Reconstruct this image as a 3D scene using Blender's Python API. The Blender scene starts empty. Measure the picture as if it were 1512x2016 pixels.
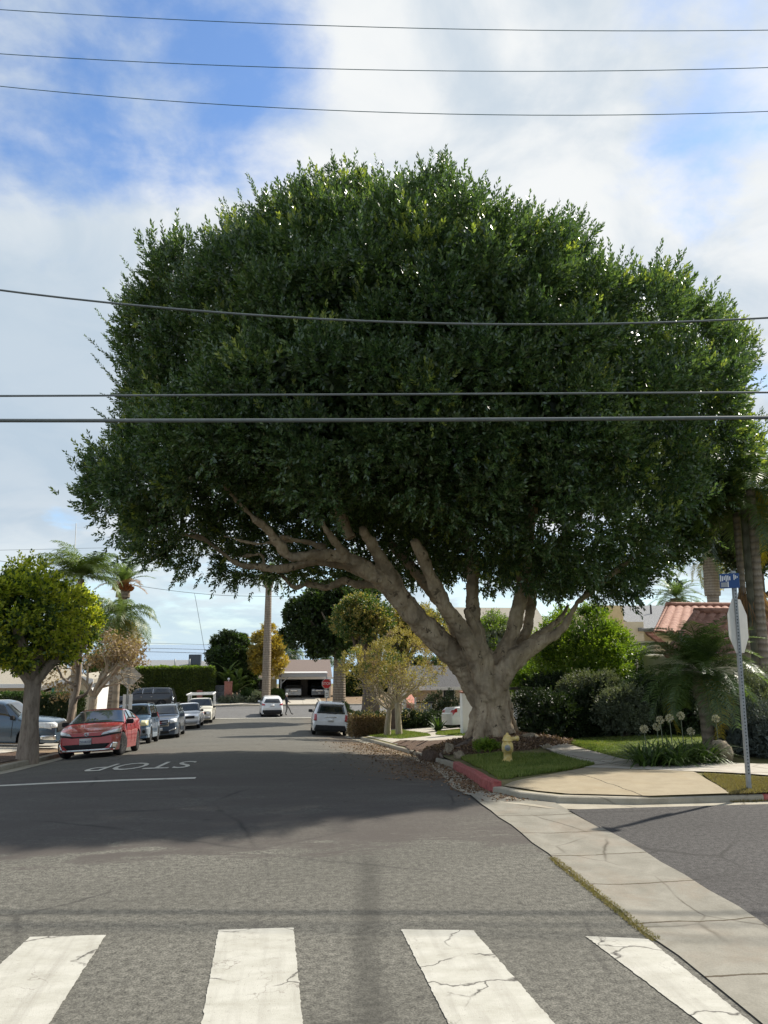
import bpy, bmesh, math, random
import numpy as np
from math import pi, sin, cos, radians as R
from mathutils import Vector, Matrix
random.seed(7)
RNG = np.random.default_rng(11)
sc = bpy.context.scene
COL = sc.collection

# ------------------------------------------------------------------ camera
F, CX, CY, HOR, VPX, EYE = 1514.0, 756.0, 1008.0, 1268.0, 560.0, 2.3
PITCH = math.atan((HOR - CY) / F)
YAW = math.atan((CX - VPX) / math.hypot(F, HOR - CY))
cd = bpy.data.cameras.new('camera'); cam = bpy.data.objects.new('camera', cd); COL.objects.link(cam)
cam.location = (0, 0, EYE); cam.rotation_euler = (pi/2 + PITCH, 0, -YAW)
cd.sensor_width = 36; cd.sensor_fit = 'AUTO'; cd.lens = F / 2016 * 36
cd.clip_start = 0.1; cd.clip_end = 60000
sc.camera = cam
CR = np.array(cam.rotation_euler.to_matrix())

def ray(px, py):
    d = CR @ np.array([(px - CX) / F, (CY - py) / F, -1.0])
    return d
def at(px, py, Y):
    d = ray(px, py); t = Y / d[1]
    return np.array([d[0]*t, Y, EYE + d[2]*t])
def atd(px, py, depth):
    return np.array([0, 0, EYE]) + ray(px, py) * depth

# ------------------------------------------------------------------ light
SUN_AZ, SUN_EL = R(60), R(44)          # azimuth clockwise from the street direction (+Y)
sdir = Vector((sin(SUN_AZ)*cos(SUN_EL), cos(SUN_AZ)*cos(SUN_EL), sin(SUN_EL)))
sl = bpy.data.lights.new('sun', 'SUN'); so = bpy.data.objects.new('sun', sl); COL.objects.link(so)
sl.energy = 4.2; sl.angle = R(1.0); sl.color = (1.0, 0.93, 0.82)
so.rotation_euler = sdir.to_track_quat('Z', 'Y').to_euler(); so.location = (40, 20, 40)
sc.view_settings.view_transform = 'Standard'; sc.view_settings.look = 'None'
sc.view_settings.exposure = 0.80; sc.view_settings.gamma = 1.0
try:
    sc.cycles.use_denoising = True
    sc.cycles.max_bounces = 8; sc.cycles.transparent_max_bounces = 8
    sc.cycles.caustics_reflective = False; sc.cycles.caustics_refractive = False
except Exception: pass

W = bpy.data.worlds.new('World'); sc.world = W; W.use_nodes = True
wt = W.node_tree; wt.nodes.clear()
class NT:
    def __init__(s, tree): s.t = tree
    def n(s, typ, props=None, **ins):
        nd = s.t.nodes.new(typ)
        for k, v in (props or {}).items(): setattr(nd, k, v)
        for k, v in ins.items():
            key = int(k[1:]) if k[0] == 'i' and k[1:].isdigit() else k.replace('_', ' ')
            sock = nd.inputs[key]
            if isinstance(v, bpy.types.NodeSocket): s.t.links.new(v, sock)
            else: sock.default_value = v
        return nd
    def math(s, op, a, b=0.0, c=None, clamp=False):
        nd = s.n('ShaderNodeMath', {'operation': op, 'use_clamp': clamp}, i0=a, i1=b)
        if c is not None: nd.inputs[2].default_value = c
        return nd.outputs[0]
    def vmath(s, op, a, b=None):
        nd = s.n('ShaderNodeVectorMath', {'operation': op}, i0=a)
        if b is not None:
            if isinstance(b, bpy.types.NodeSocket): s.t.links.new(b, nd.inputs[1])
            else: nd.inputs[1].default_value = b
        return nd
    def ramp(s, fac, stops):
        nd = s.n('ShaderNodeValToRGB', Fac=fac); cr = nd.color_ramp
        while len(cr.elements) > 1: cr.elements.remove(cr.elements[-1])
        for i, (p, c) in enumerate(stops):
            e = cr.elements[0] if i == 0 else cr.elements.new(p)
            e.position = p; e.color = tuple(c) + (1,) if len(c) == 3 else c
        return nd.outputs[0]
    def noise(s, vec=None, scale=5, detail=5, rough=.55, dist=0.0):
        nd = s.n('ShaderNodeTexNoise', Scale=scale, Detail=detail, Roughness=rough, Distortion=dist)
        if vec is not None: s.t.links.new(vec, nd.inputs['Vector'])
        return nd.outputs['Fac']
    def mix(s, fac, a, b, blend='MIX'):
        nd = s.n('ShaderNodeMix', {'data_type': 'RGBA', 'blend_type': blend})
        for sock, v in ((nd.inputs[0], fac), (nd.inputs[6], a), (nd.inputs[7], b)):
            if isinstance(v, bpy.types.NodeSocket): s.t.links.new(v, sock)
            else: sock.default_value = v if not (isinstance(v, tuple) and len(v) == 3) else v + (1,)
        return nd.outputs[2]
    def link(s, a, b): s.t.links.new(a, b)

w = NT(wt)
sky = w.n('ShaderNodeTexSky', {'sky_type': 'NISHITA', 'sun_disc': False, 'sun_elevation': SUN_EL, 'sun_rotation': SUN_AZ,
                               'air_density': 1.0, 'dust_density': .35, 'ozone_density': 2.0, 'altitude': 60})
tc = w.n('ShaderNodeTexCoord')
gen = tc.outputs['Generated']
nrm = w.vmath('NORMALIZE', gen).outputs[0]
sep = w.n('ShaderNodeSeparateXYZ', i0=nrm)
zz = w.math('ADD', w.math('MAXIMUM', sep.outputs[2], 0.0), 0.22)
cmb = w.n('ShaderNodeCombineXYZ', i0=w.math('DIVIDE', sep.outputs[0], zz), i1=w.math('DIVIDE', sep.outputs[1], zz), i2=0.35)
cn = w.noise(cmb.outputs[0], 2.9, 9, .55, .35)
cn2 = w.noise(cmb.outputs[0], 7.5, 8, .6, .2)
# cloud banks (centre as image direction, radius degrees, amount)
BANKS = [(1050, 150, 15, .26), (1350, 360, 13, .20), (760, 330, 11, .12), (90, 450, 11, .28), (1480, 760, 9, .12), (60, 820, 12, .16), (620, 190, 8, .06),
         (200, 160, 9, -.21), (395, 165, 5, -.22), (30, 20, 8, -.10), (610, 50, 6, -.20), (1330, 10, 5, -.12), (1470, 140, 6, -.24),
         (540, 350, 5, -.16), (1350, 560, 7, -.34), (110, 280, 4, -.16)]
dens = w.math('ADD', w.math('MULTIPLY', w.math('SUBTRACT', cn, .5), 1.5), w.math('ADD', w.math('MULTIPLY', w.math('SUBTRACT', cn2, .5), .6), .66))
for px, py, rad, amt in BANKS:
    d = ray(px, py); d /= np.linalg.norm(d)
    dot = w.vmath('DOT_PRODUCT', nrm, tuple(d)).outputs['Value']
    mr = w.n('ShaderNodeMapRange', {'interpolation_type': 'SMOOTHSTEP'}, i0=dot, i1=cos(R(rad*2.1)), i2=1.0, i3=0.0, i4=amt*1.25)
    dens = w.math('ADD', dens, mr.outputs[0])
cov = w.n('ShaderNodeMapRange', {'interpolation_type': 'SMOOTHSTEP'}, i0=dens, i1=.30, i2=.86, i3=0.0, i4=1.0).outputs[0]
# thin haze of cloud low over the sea
low = w.n('ShaderNodeMapRange', {'interpolation_type': 'SMOOTHSTEP'}, i0=sep.outputs[2], i1=.0, i2=.28, i3=.62, i4=0.0).outputs[0]
cov = w.math('MAXIMUM', cov, low)
shade = w.n('ShaderNodeMapRange', {'interpolation_type': 'SMOOTHSTEP'}, i0=w.noise(cmb.outputs[0], 3.4, 7, .55, .4), i1=.34, i2=.64).outputs[0]
dl = ray(30, 760); dl /= np.linalg.norm(dl)
grey = w.n('ShaderNodeMapRange', {'interpolation_type': 'SMOOTHSTEP'}, i0=w.vmath('DOT_PRODUCT', nrm, tuple(dl)).outputs['Value'],
           i1=cos(R(15)), i2=cos(R(2)), i3=0.0, i4=.8).outputs[0]
ccol = w.mix(shade, (4.2, 4.8, 5.4), (6.2, 6.35, 6.4))
ccol = w.mix(grey, ccol, (3.3, 4.1, 4.9))
dh = ray(330, 1200); dh /= np.linalg.norm(dh)
hz = w.n('ShaderNodeMapRange', {'interpolation_type': 'SMOOTHSTEP'}, i0=sep.outputs[2], i1=.0, i2=.16, i3=.85, i4=0.0).outputs[0]
ccol = w.mix(hz, ccol, (4.3, 5.5, 6.1))
blue = w.mix(1.0, sky.outputs[0], (1.08, 1.24, 1.40), 'MULTIPLY')
skyc = w.mix(cov, blue, ccol)
bg = w.n('ShaderNodeBackground', Color=skyc, Strength=0.085)
wo = w.n('ShaderNodeOutputWorld'); w.link(bg.outputs[0], wo.inputs[0])

# ------------------------------------------------------------------ materials
def new_mat(name):
    m = bpy.data.materials.new(name); m.use_nodes = True; m.node_tree.nodes.clear()
    t = NT(m.node_tree); out = t.n('ShaderNodeOutputMaterial')
    return m, t, out
def pbsdf(t, out, col, rough=.7, **kw):
    p = t.n('ShaderNodeBsdfPrincipled')
    for k, v in dict(Base_Color=col, Roughness=rough, **kw).items():
        s = p.inputs[k.replace('_', ' ')]
        if isinstance(v, bpy.types.NodeSocket): t.link(v, s)
        else: s.default_value = v if not (isinstance(v, tuple) and len(v) == 3) else v + (1,)
    t.link(p.outputs[0], out.inputs[0]); return p
def mat(name, stops, scale=6, rough=.75, bump=0.0, bscale=None, detail=6, spec=.3, metallic=0.0, stretch=(1, 1, 1), coat=0.0, bdist=.02):
    m, t, out = new_mat(name)
    co = t.n('ShaderNodeTexCoord').outputs['Object']
    mp = t.n('ShaderNodeMapping', i0=co); mp.inputs['Scale'].default_value = stretch
    if len(stops) == 1: stops = [(0, tuple(c*.9 for c in stops[0])), (1, tuple(min(c*1.08, .95) for c in stops[0]))]
    elif len(stops[0]) == 3: stops = [(.3 + .4*i/(len(stops)-1), c) for i, c in enumerate(stops)]
    nz = t.noise(mp.outputs[0], scale, detail, .6, .3)
    p = pbsdf(t, out, t.ramp(nz, stops), rough, Metallic=metallic, Specular_IOR_Level=spec, Coat_Weight=coat, Coat_Roughness=.04)
    if bump:
        b = t.n('ShaderNodeBump', Strength=bump, Distance=bdist, Height=t.noise(mp.outputs[0], bscale or scale*4, 5, .65))
        t.link(b.outputs[0], p.inputs['Normal'])
    return m
def leaf_mat(name, stops, rough=.42, trans=.28, spec=.45):
    m, t, out = new_mat(name)
    g = t.n('ShaderNodeNewGeometry').outputs['Random Per Island']
    big = t.noise(t.n('ShaderNodeTexCoord').outputs['Object'], .6, 3, .6)
    f = t.math('ADD', t.math('MULTIPLY', g, .65), t.math('MULTIPLY', t.math('SUBTRACT', big, .35), 1.1), clamp=True)
    col = t.ramp(f, [(i/(len(stops)-1), c) for i, c in enumerate(stops)])
    p = t.n('ShaderNodeBsdfPrincipled', Base_Color=col, Roughness=rough, Specular_IOR_Level=spec)
    tr = t.n('ShaderNodeBsdfTranslucent', Color=t.mix(1.0, col, (1.5, 1.6, .7), 'MULTIPLY'))
    ms = t.n('ShaderNodeMixShader', i0=trans, i1=p.outputs[0], i2=tr.outputs[0])
    t.link(ms.outputs[0], out.inputs[0]); return m
M = {}
def bark_mat(name, a, b, c, spots=0.0, rings=0.0, vscale=1.0, crack=0.5):
    m, t, out = new_mat(name)
    co = t.n('ShaderNodeTexCoord').outputs['Object']
    mp = t.n('ShaderNodeMapping', i0=co); mp.inputs['Scale'].default_value = (vscale, vscale, vscale*.22)
    n1 = t.noise(mp.outputs[0], 7, 8, .65, .6)
    col = t.ramp(n1, [(.28, a), (.5, b), (.75, c)])
    h = n1
    if spots:
        n2 = t.noise(co, 5.5, 4, .6, .4)
        sp = t.ramp(n2, [(.33, (1, 1, 1)), (.40, (0, 0, 0))])
        n3 = t.noise(co, 1.3, 4, .6, .5)
        sp2 = t.math('MULTIPLY', sp, spots)
        col = t.mix(sp2, col, tuple(x*.28 for x in a))
        col = t.mix(t.ramp(n3, [(.40, (0, 0, 0)), (.64, (.85, .85, .85))]), col, tuple(x*.45 for x in b))
    if rings:
        sx = t.n('ShaderNodeSeparateXYZ', i0=co)
        wv = t.math('SINE', t.math('ADD', t.math('MULTIPLY', sx.outputs[2], rings), t.math('MULTIPLY', n1, 4.0)))
        col = t.mix(t.math('MULTIPLY', t.math('MAXIMUM', wv, 0.0), .45), col, tuple(x*.45 for x in a))
        h = t.math('ADD', n1, t.math('MULTIPLY', wv, .35))
    p = pbsdf(t, out, col, .85, Specular_IOR_Level=.2)
    bp = t.n('ShaderNodeBump', Strength=crack, Distance=.04, Height=h); t.link(bp.outputs[0], p.inputs['Normal'])
    return m
def crack_mask(t, co, scale, width, dist=.5):
    nz = t.n('ShaderNodeTexNoise', Scale=scale*1.6, Detail=5.0)
    t.link(co, nz.inputs['Vector'])
    off = t.vmath('SCALE', t.vmath('SUBTRACT', nz.outputs['Color'], (.5, .5, .5)).outputs[0]); off.inputs[3].default_value = dist
    vec = t.vmath('ADD', co, off.outputs[0]).outputs[0]
    v = t.n('ShaderNodeTexVoronoi', {'feature': 'DISTANCE_TO_EDGE'}, Vector=vec, Scale=scale)
    return t.ramp(v.outputs['Distance'], [(0, (1, 1, 1)), (width, (0, 0, 0))])

def asphalt(name, lo, hi, dark_band=True):
    m, t, out = new_mat(name)
    co = t.n('ShaderNodeTexCoord').outputs['Object']
    fine = t.noise(co, 62, 4, .75); mid = t.noise(co, 16, 5, .65)
    mp = t.n('ShaderNodeMapping', i0=co); mp.inputs['Scale'].default_value = (.35, 1.0, 1)
    big = t.noise(mp.outputs[0], .9, 7, .6, .6)
    v = t.math('ADD', t.math('MULTIPLY', fine, .62), t.math('MULTIPLY', mid, .38))
    col = t.ramp(v, [(.38, tuple(x*.42 for x in lo)), (.5, tuple((a+b)/2 for a, b in zip(lo, hi))), (.60, tuple(x*1.38 for x in hi))])
    col = t.mix(t.ramp(big, [(.35, (0, 0, 0)), (.7, (.45, .45, .45))]), col, tuple(x*.8 for x in lo))
    sx = t.n('ShaderNodeSeparateXYZ', i0=co)
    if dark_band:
        # dark mottled asphalt with tree shade put into the colour, ragged near edge
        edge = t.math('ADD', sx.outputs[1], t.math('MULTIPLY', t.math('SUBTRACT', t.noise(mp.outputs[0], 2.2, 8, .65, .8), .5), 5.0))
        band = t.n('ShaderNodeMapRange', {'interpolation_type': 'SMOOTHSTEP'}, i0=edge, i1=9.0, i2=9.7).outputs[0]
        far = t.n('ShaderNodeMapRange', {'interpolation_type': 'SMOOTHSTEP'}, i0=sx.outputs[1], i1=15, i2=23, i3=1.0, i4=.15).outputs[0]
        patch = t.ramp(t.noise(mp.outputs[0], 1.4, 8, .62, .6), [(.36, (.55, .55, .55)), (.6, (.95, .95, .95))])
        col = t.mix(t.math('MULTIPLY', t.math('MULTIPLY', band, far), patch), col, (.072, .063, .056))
        # wheel-track stain running along the lane
        xs = t.math('ADD', sx.outputs[0], t.math('MULTIPLY', t.math('SUBTRACT', t.noise(co, .9, 4), .5), .35))
        tr = t.math('ABSOLUTE', t.math('SUBTRACT', t.math('ADD', xs, t.math('MULTIPLY', sx.outputs[1], -.10)), .06))
        tm = t.n('ShaderNodeMapRange', {'interpolation_type': 'SMOOTHSTEP'}, i0=tr, i1=.02, i2=.2, i3=.5, i4=0.0).outputs[0]
        nearm = t.n('ShaderNodeMapRange', i0=sx.outputs[1], i1=9.3, i2=8.5).outputs[0]
        col = t.mix(t.math('MULTIPLY', tm, nearm), col, tuple(x*.45 for x in lo))
        # brown leaf dirt along the right edge under the tree
        dirt = t.n('ShaderNodeMapRange', {'interpolation_type': 'SMOOTHSTEP'}, i0=sx.outputs[0], i1=1.0, i2=3.4).outputs[0]
        dy = t.n('ShaderNodeMapRange', {'interpolation_type': 'SMOOTHSTEP'}, i0=sx.outputs[1], i1=14.0, i2=17).outputs[0]
        dm = t.math('MULTIPLY', t.math('MULTIPLY', dirt, dy), t.ramp(t.noise(co, 2.2, 6, .7), [(.35, (0, 0, 0)), (.6, (.8, .8, .8))]))
        col = t.mix(dm, col, (.16, .105, .06))
    # oil spots, tar smears and patched seams
    spot = t.ramp(t.noise(co, 2.6, 5, .55, .3), [(.66, (0, 0, 0)), (.74, (.55, .55, .55))])
    col = t.mix(spot, col, tuple(x*.42 for x in lo))
    pale = t.ramp(t.noise(mp.outputs[0], 3.4, 7, .7, 1.2), [(.60, (0, 0, 0)), (.78, (.5, .5, .5))])
    col = t.mix(pale, col, tuple(min(1, x*1.35) for x in hi))
    cm = crack_mask(t, co, .33, .012, .5)
    cmk = t.math('MULTIPLY', cm, t.ramp(t.noise(co, .35, 2), [(.45, (0, 0, 0)), (.6, (1, 1, 1))]))
    col = t.mix(t.math('MULTIPLY', cmk, .8), col, (.03, .028, .026))
    p = pbsdf(t, out, col, .88, Specular_IOR_Level=.25)
    bp = t.n('ShaderNodeBump', Strength=.55, Distance=.012, Height=v); t.link(bp.outputs[0], p.inputs['Normal'])
    return m
def concrete(name, a, b, cracks=.0, scale=3.0, joints=None, stain=(.22, .16, .11)):
    m, t, out = new_mat(name)
    co = t.n('ShaderNodeTexCoord').outputs['Object']
    n1 = t.noise(co, scale, 8, .65, .4); n2 = t.noise(co, 60, 3, .6)
    col = t.ramp(t.math('ADD', t.math('MULTIPLY', n1, .7), t.math('MULTIPLY', n2, .3)), [(.32, a), (.66, b)])
    st = t.ramp(t.noise(co, .8, 6, .7, .8), [(.5, (0, 0, 0)), (.75, (.55, .55, .55))])
    col = t.mix(st, col, stain)
    if cracks:
        cm = crack_mask(t, co, cracks, .009, .22)
        col = t.mix(t.math('MULTIPLY', cm, t.ramp(t.noise(co, .7, 3), [(.46, (0, 0, 0)), (.6, (.85, .85, .85))])), col, (.06, .05, .035))
    if joints:
        sx = t.n('ShaderNodeSeparateXYZ', i0=co)
        for ax, per in joints:
            wob = t.math('MULTIPLY', t.math('SUBTRACT', t.noise(co, 2.5, 4), .5), .12)
            fr = t.math('FRACT', t.math('DIVIDE', t.math('ADD', t.math('ADD', sx.outputs[ax], wob), 100.0), per))
            jm = t.math('LESS_THAN', t.math('ABSOLUTE', t.math('SUBTRACT', fr, .5)), .012/per)
            col = t.mix(jm, col, (.07, .055, .035))
    p = pbsdf(t, out, col, .85, Specular_IOR_Level=.25)
    bp = t.n('ShaderNodeBump', Strength=.35, Distance=.01, Height=n2); t.link(bp.outputs[0], p.inputs['Normal'])
    return m
def paint_mark(name, wear=.5, crack=True, k=1.0):
    m, t, out = new_mat(name)
    co = t.n('ShaderNodeTexCoord').outputs['Object']
    mp = t.n('ShaderNodeMapping', i0=co); mp.inputs['Scale'].default_value = (1, 2.2, 1)
    fine = t.noise(co, 110, 3, .7)
    col = t.ramp(t.noise(mp.outputs[0], 2.5, 8, .65), [(.3, (.34*k, .328*k, .275*k)), (.6, (.44*k, .428*k, .375*k))])
    we = t.ramp(t.math('ADD', t.math('MULTIPLY', t.noise(mp.outputs[0], 5, 8, .7, .5), .75), t.math('MULTIPLY', fine, .3)), [(.33, (1, 1, 1)), (.43, (0, 0, 0))])
    col = t.mix(t.math('MULTIPLY', we, wear), col, (.2, .185, .16))
    scuff = t.n('ShaderNodeMapping', i0=co); scuff.inputs['Scale'].default_value = (3.5, .35, 1)
    col = t.mix(t.ramp(t.noise(scuff.outputs[0], 2.2, 7, .65, .4), [(.48, (0, 0, 0)), (.72, (.55, .55, .55))]), col, (.25, .235, .20))
    col = t.mix(t.ramp(t.noise(co, 48, 4, .8), [(.30, (.75, .75, .75)), (.40, (0, 0, 0))]), col, (.19, .175, .15))
    if crack:
        cm = crack_mask(t, co, .85, .011, .9)
        cm2 = crack_mask(t, co, 3.0, .022, .5)
        col = t.mix(t.math('MULTIPLY', cm, t.ramp(t.noise(co, 1.5, 3), [(.42, (0, 0, 0)), (.5, (1, 1, 1))])), col, (.045, .04, .035))
        col = t.mix(t.math('MULTIPLY', cm2, t.ramp(t.noise(co, 1.1, 3), [(.52, (0, 0, 0)), (.62, (.7, .7, .7))])), col, (.15, .13, .11))
    p = pbsdf(t, out, col, .75, Specular_IOR_Level=.3)
    bp = t.n('ShaderNodeBump', Strength=.4, Distance=.008, Height=fine); t.link(bp.outputs[0], p.inputs['Normal'])
    return m

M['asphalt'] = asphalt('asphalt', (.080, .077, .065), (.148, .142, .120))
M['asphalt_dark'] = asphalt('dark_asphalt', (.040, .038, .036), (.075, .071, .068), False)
M['asphalt_far'] = asphalt('far_asphalt', (.10, .098, .095), (.16, .157, .15), False)
M['concrete'] = concrete('sidewalk_concrete', (.33, .30, .25), (.47, .44, .37), .25, joints=[(0, 2.4), (1, 1.9)])
M['gutter'] = concrete('gutter_concrete', (.16, .15, .12), (.265, .25, .208), .55, joints=[(1, 1.05)])
M['kerb'] = concrete('kerb_concrete', (.25, .225, .17), (.38, .35, .28), .5)
M['ramp'] = concrete('ramp_concrete', (.25, .205, .135), (.335, .285, .195), .0, joints=[(0, 2.6)], stain=(.27, .20, .105))
M['red_kerb'] = mat('red_kerb_paint', [(.20, .05, .05), (.34, .085, .075), (.40, .15, .13)], 9, .75, .3)
M['mark'] = paint_mark('road_marking_paint', .7)
M['mark_far'] = paint_mark('worn_marking_paint', .15, False, 1.5)
M['soil'] = mat('bare_soil', [(.10, .065, .04), (.20, .14, .085), (.27, .20, .12)], 3, .95, .5, 20)
M['grassland'] = mat('verge_ground', [(.07, .09, .025), (.13, .12, .045), (.20, .16, .08)], 1.2, .95, .4, 12)
M['mulch'] = mat('mulch_soil', [(.045, .028, .018), (.10, .062, .04), (.17, .115, .08)], 14, .95, .9, 40, bdist=.05)
M['lawn'] = mat('lawn_turf', [(.055, .085, .018), (.095, .135, .028), (.15, .165, .05)], 5, .9, .5, 60)
M['dry_lawn'] = mat('dry_turf', [(.12, .095, .045), (.20, .16, .07), (.11, .12, .035)], 4, .95, .5, 50)
M['sea'] = mat('sea_water', [(.16, .25, .36), (.20, .30, .42)], .002, .25, .2, .05, spec=.5)
M['ficus_bark'] = bark_mat('ficus_bark', (.26, .185, .115), (.48, .37, .245), (.63, .51, .36), spots=.95, crack=.8)
M['rough_bark'] = bark_mat('rough_bark', (.13, .10, .075), (.27, .215, .165), (.37, .31, .245), vscale=1.6, crack=1.0)
M['pale_bark'] = bark_mat('pale_bark', (.26, .21, .15), (.40, .34, .25), (.5, .44, .35), vscale=1.3, crack=.6)
M['palm_bark'] = bark_mat('palm_bark', (.17, .135, .10), (.29, .235, .175), (.36, .30, .235), rings=36, crack=.8)
M['smooth_palm'] = bark_mat('smooth_palm_bark', (.24, .19, .14), (.33, .27, .20), (.40, .34, .26), rings=16, crack=.3)
M['green_palm'] = bark_mat('green_palm_shaft', (.10, .105, .07), (.16, .155, .11), (.24, .21, .16), rings=14, crack=.3)
M['gnarly'] = bark_mat('gnarled_bark', (.07, .052, .04), (.16, .125, .10), (.26, .215, .17), vscale=2.2, crack=1.0)
M['twig'] = mat('twig_bark', [(.12, .085, .06), (.22, .17, .13)], 20, .9, .3)
M['ficus_leaf'] = leaf_mat('ficus_leaf', [(.032, .064, .028), (.058, .105, .040), (.105, .165, .058), (.19, .25, .09)], .27, .32, .75)
M['ficus_young_lit'] = leaf_mat('ficus_young_lit_leaf', [(.14, .19, .045), (.24, .29, .065), (.35, .38, .09)], .32, .42, .6)  # young leaves; also colours in sunlight on the right of the crown
M['maple'] = leaf_mat('street_tree_leaf', [(.12, .17, .02), (.26, .31, .035), (.42, .43, .05), (.55, .50, .07)], .5, .5)
M['gold'] = leaf_mat('gold_leaf', [(.14, .14, .04), (.25, .21, .07), (.38, .30, .10), (.30, .20, .09)], .55, .35)
M['brown_leaf'] = leaf_mat('brown_leaf', [(.13, .085, .05), (.26, .18, .11), (.36, .27, .18)], .6, .3)
M['yellow'] = leaf_mat('yellow_leaf', [(.22, .17, .03), (.40, .28, .04), (.50, .34, .05)], .55, .35)
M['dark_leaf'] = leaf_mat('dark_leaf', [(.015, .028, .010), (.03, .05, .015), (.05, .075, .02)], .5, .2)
M['mid_leaf'] = leaf_mat('mid_green_leaf', [(.03, .06, .014), (.06, .105, .022), (.10, .15, .03)], .5, .28)
M['bright_leaf'] = leaf_mat('bright_green_leaf', [(.05, .10, .012), (.12, .20, .02), (.22, .30, .04), (.28, .34, .05)], .45, .35)
M['hedge'] = leaf_mat('hedge_leaf', [(.035, .06, .012), (.07, .105, .02), (.12, .15, .03), (.22, .26, .05)], .55, .3)
M['sage'] = leaf_mat('grey_green_leaf', [(.08, .10, .06), (.15, .17, .11), (.22, .24, .16)], .65, .2)
M['bluesage'] = leaf_mat('blue_grey_leaf', [(.05, .065, .055), (.10, .12, .105), (.15, .17, .15)], .65, .15)
M['frond'] = leaf_mat('palm_frond', [(.045, .075, .025), (.085, .13, .042), (.15, .195, .075)], .38, .42, .5)
M['frond_light'] = leaf_mat('light_palm_frond', [(.06, .10, .025), (.11, .16, .04), (.17, .21, .07)], .45, .3)
M['frond_gold'] = leaf_mat('gold_palm_frond', [(.22, .18, .03), (.36, .28, .04), (.42, .30, .05)], .5, .35)
M['frond_dry'] = leaf_mat('dry_palm_frond', [(.16, .10, .05), (.28, .17, .09), (.36, .20, .09)], .7, .2)
M['orange'] = leaf_mat('orange_stub', [(.30, .10, .03), (.42, .17, .06)], .7, .15)
M['blade'] = leaf_mat('grass_blade', [(.06, .095, .014), (.11, .165, .025), (.20, .23, .055), (.26, .24, .09)], .6, .3)
M['dry_blade'] = leaf_mat('dry_grass_blade', [(.15, .12, .05), (.25, .20, .09), (.13, .14, .04)], .7, .25)
M['litter'] = leaf_mat('fallen_leaf', [(.05, .03, .018), (.12, .07, .04), (.22, .14, .085), (.36, .25, .17)], .7, .15)
M['flower'] = leaf_mat('dried_flower', [(.42, .37, .24), (.55, .50, .36), (.62, .58, .48)], .7, .25)
M['white'] = mat('white_paint', [(.74, .74, .72)], 3, .6)
M['cream'] = mat('cream_stucco', [(.55, .49, .36), (.64, .58, .45)], 4, .85, .3, 60)
M['tan_wall'] = mat('tan_stucco', [(.58, .46, .26), (.66, .54, .33)], 3, .85, .3, 60)
M['garage_beige'] = mat('beige_siding', [(.55, .47, .35), (.62, .54, .42)], 3, .7)
M['teal'] = mat('teal_door_paint', [(.13, .42, .42), (.17, .50, .49)], 3, .5)
M['dark_wall'] = mat('dark_timber', [(.05, .045, .04), (.09, .08, .07)], 5, .8)  # one dark brown tone for carport walls, doorway and gate lintel
M['grey_roof'] = mat('grey_shingle', [(.12, .125, .13), (.22, .225, .23), (.30, .30, .29)], 22, .9, .8, 26, stretch=(1, 1, 5), bdist=.04)
M['dark_roof'] = mat('dark_shingle', [(.06, .06, .062), (.12, .12, .12)], 20, .9, .8, 26, stretch=(1, 1, 5), bdist=.04)
M['brown_roof'] = mat('brown_shingle', [(.15, .115, .10), (.22, .175, .15)], 20, .9, .6, 26, stretch=(1, 1, 5), bdist=.03)
M['tan_roof'] = mat('tan_shingle', [(.27, .24, .19), (.38, .35, .28)], 20, .9, .6, 26, stretch=(1, 1, 5), bdist=.03)
M['terracotta'] = mat('terracotta_tile', [(.20, .095, .068), (.31, .155, .108), (.40, .235, .175)], 7, .8, .3, 40)
M['metal'] = mat('galvanised_steel', [(.26, .27, .26), (.36, .37, .355)], 12, .55, metallic=.15, spec=.5)
M['sign_back'] = mat('aluminium_sign_back', [(.44, .41, .36), (.54, .51, .45)], 4, .5, metallic=.25)
M['black'] = mat('black_rubber', [(.016, .016, .017), (.03, .03, .03)], 8, .7)
M['wire'] = mat('wire_sheath', [(.10, .115, .115), (.15, .165, .16)], 8, .35)
M['thin_wire'] = mat('weathered_copper_wire', [(.05, .12, .13), (.08, .17, .18)], 8, .4)
M['chrome'] = mat('chrome_trim', [(.72, .72, .72)], 5, .18, metallic=1.0)
M['alloy'] = mat('alloy_wheel', [(.55, .55, .56)], 5, .3, metallic=.9)
M['tail'] = mat('tail_lamp_red', [(.38, .012, .012)], 5, .15, spec=.6, coat=1.0)
M['lamp'] = mat('headlamp_lens', [(.72, .74, .74)], 5, .12, spec=.7, coat=1.0)
M['yellow_lamp'] = mat('aged_headlamp_lens', [(.66, .62, .36)], 5, .2, spec=.6, coat=1.0)
M['plate'] = mat('licence_plate', [(.66, .66, .64)], 5, .5)
M['plate_ink'] = mat('plate_lettering', [(.05, .06, .16)], 5, .5)
M['stop_red'] = mat('stop_sign_red', [(.50, .028, .03)], 4, .45)
M['sign_white'] = mat('sign_white', [(.75, .75, .73)], 4, .45)
M['sign_blue'] = mat('sign_blue', [(.02, .065, .19)], 4, .4)
M['hydrant'] = mat('hydrant_yellow', [(.50, .33, .08), (.72, .53, .18), (.72, .60, .32)], 11, .55, .3, 30)
M['rock'] = mat('rock', [(.17, .135, .09), (.30, .245, .17), (.40, .34, .25)], 6, .9, .8, 14, bdist=.05)
M['bin'] = mat('bin_teal', [(.012, .05, .06), (.02, .07, .08)], 5, .5)
M['skin'] = mat('skin', [(.42, .26, .19)], 8, .6)
M['jacket'] = mat('dark_jacket', [(.02, .022, .03)], 12, .9)
M['trousers'] = mat('grey_trousers', [(.16, .155, .15)], 12, .9)
M['hair'] = mat('white_hair', [(.66, .64, .6)], 20, .8)
M['grey_paint'] = mat('grey_paint', [(.30, .31, .32)], 4, .6)
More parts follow.
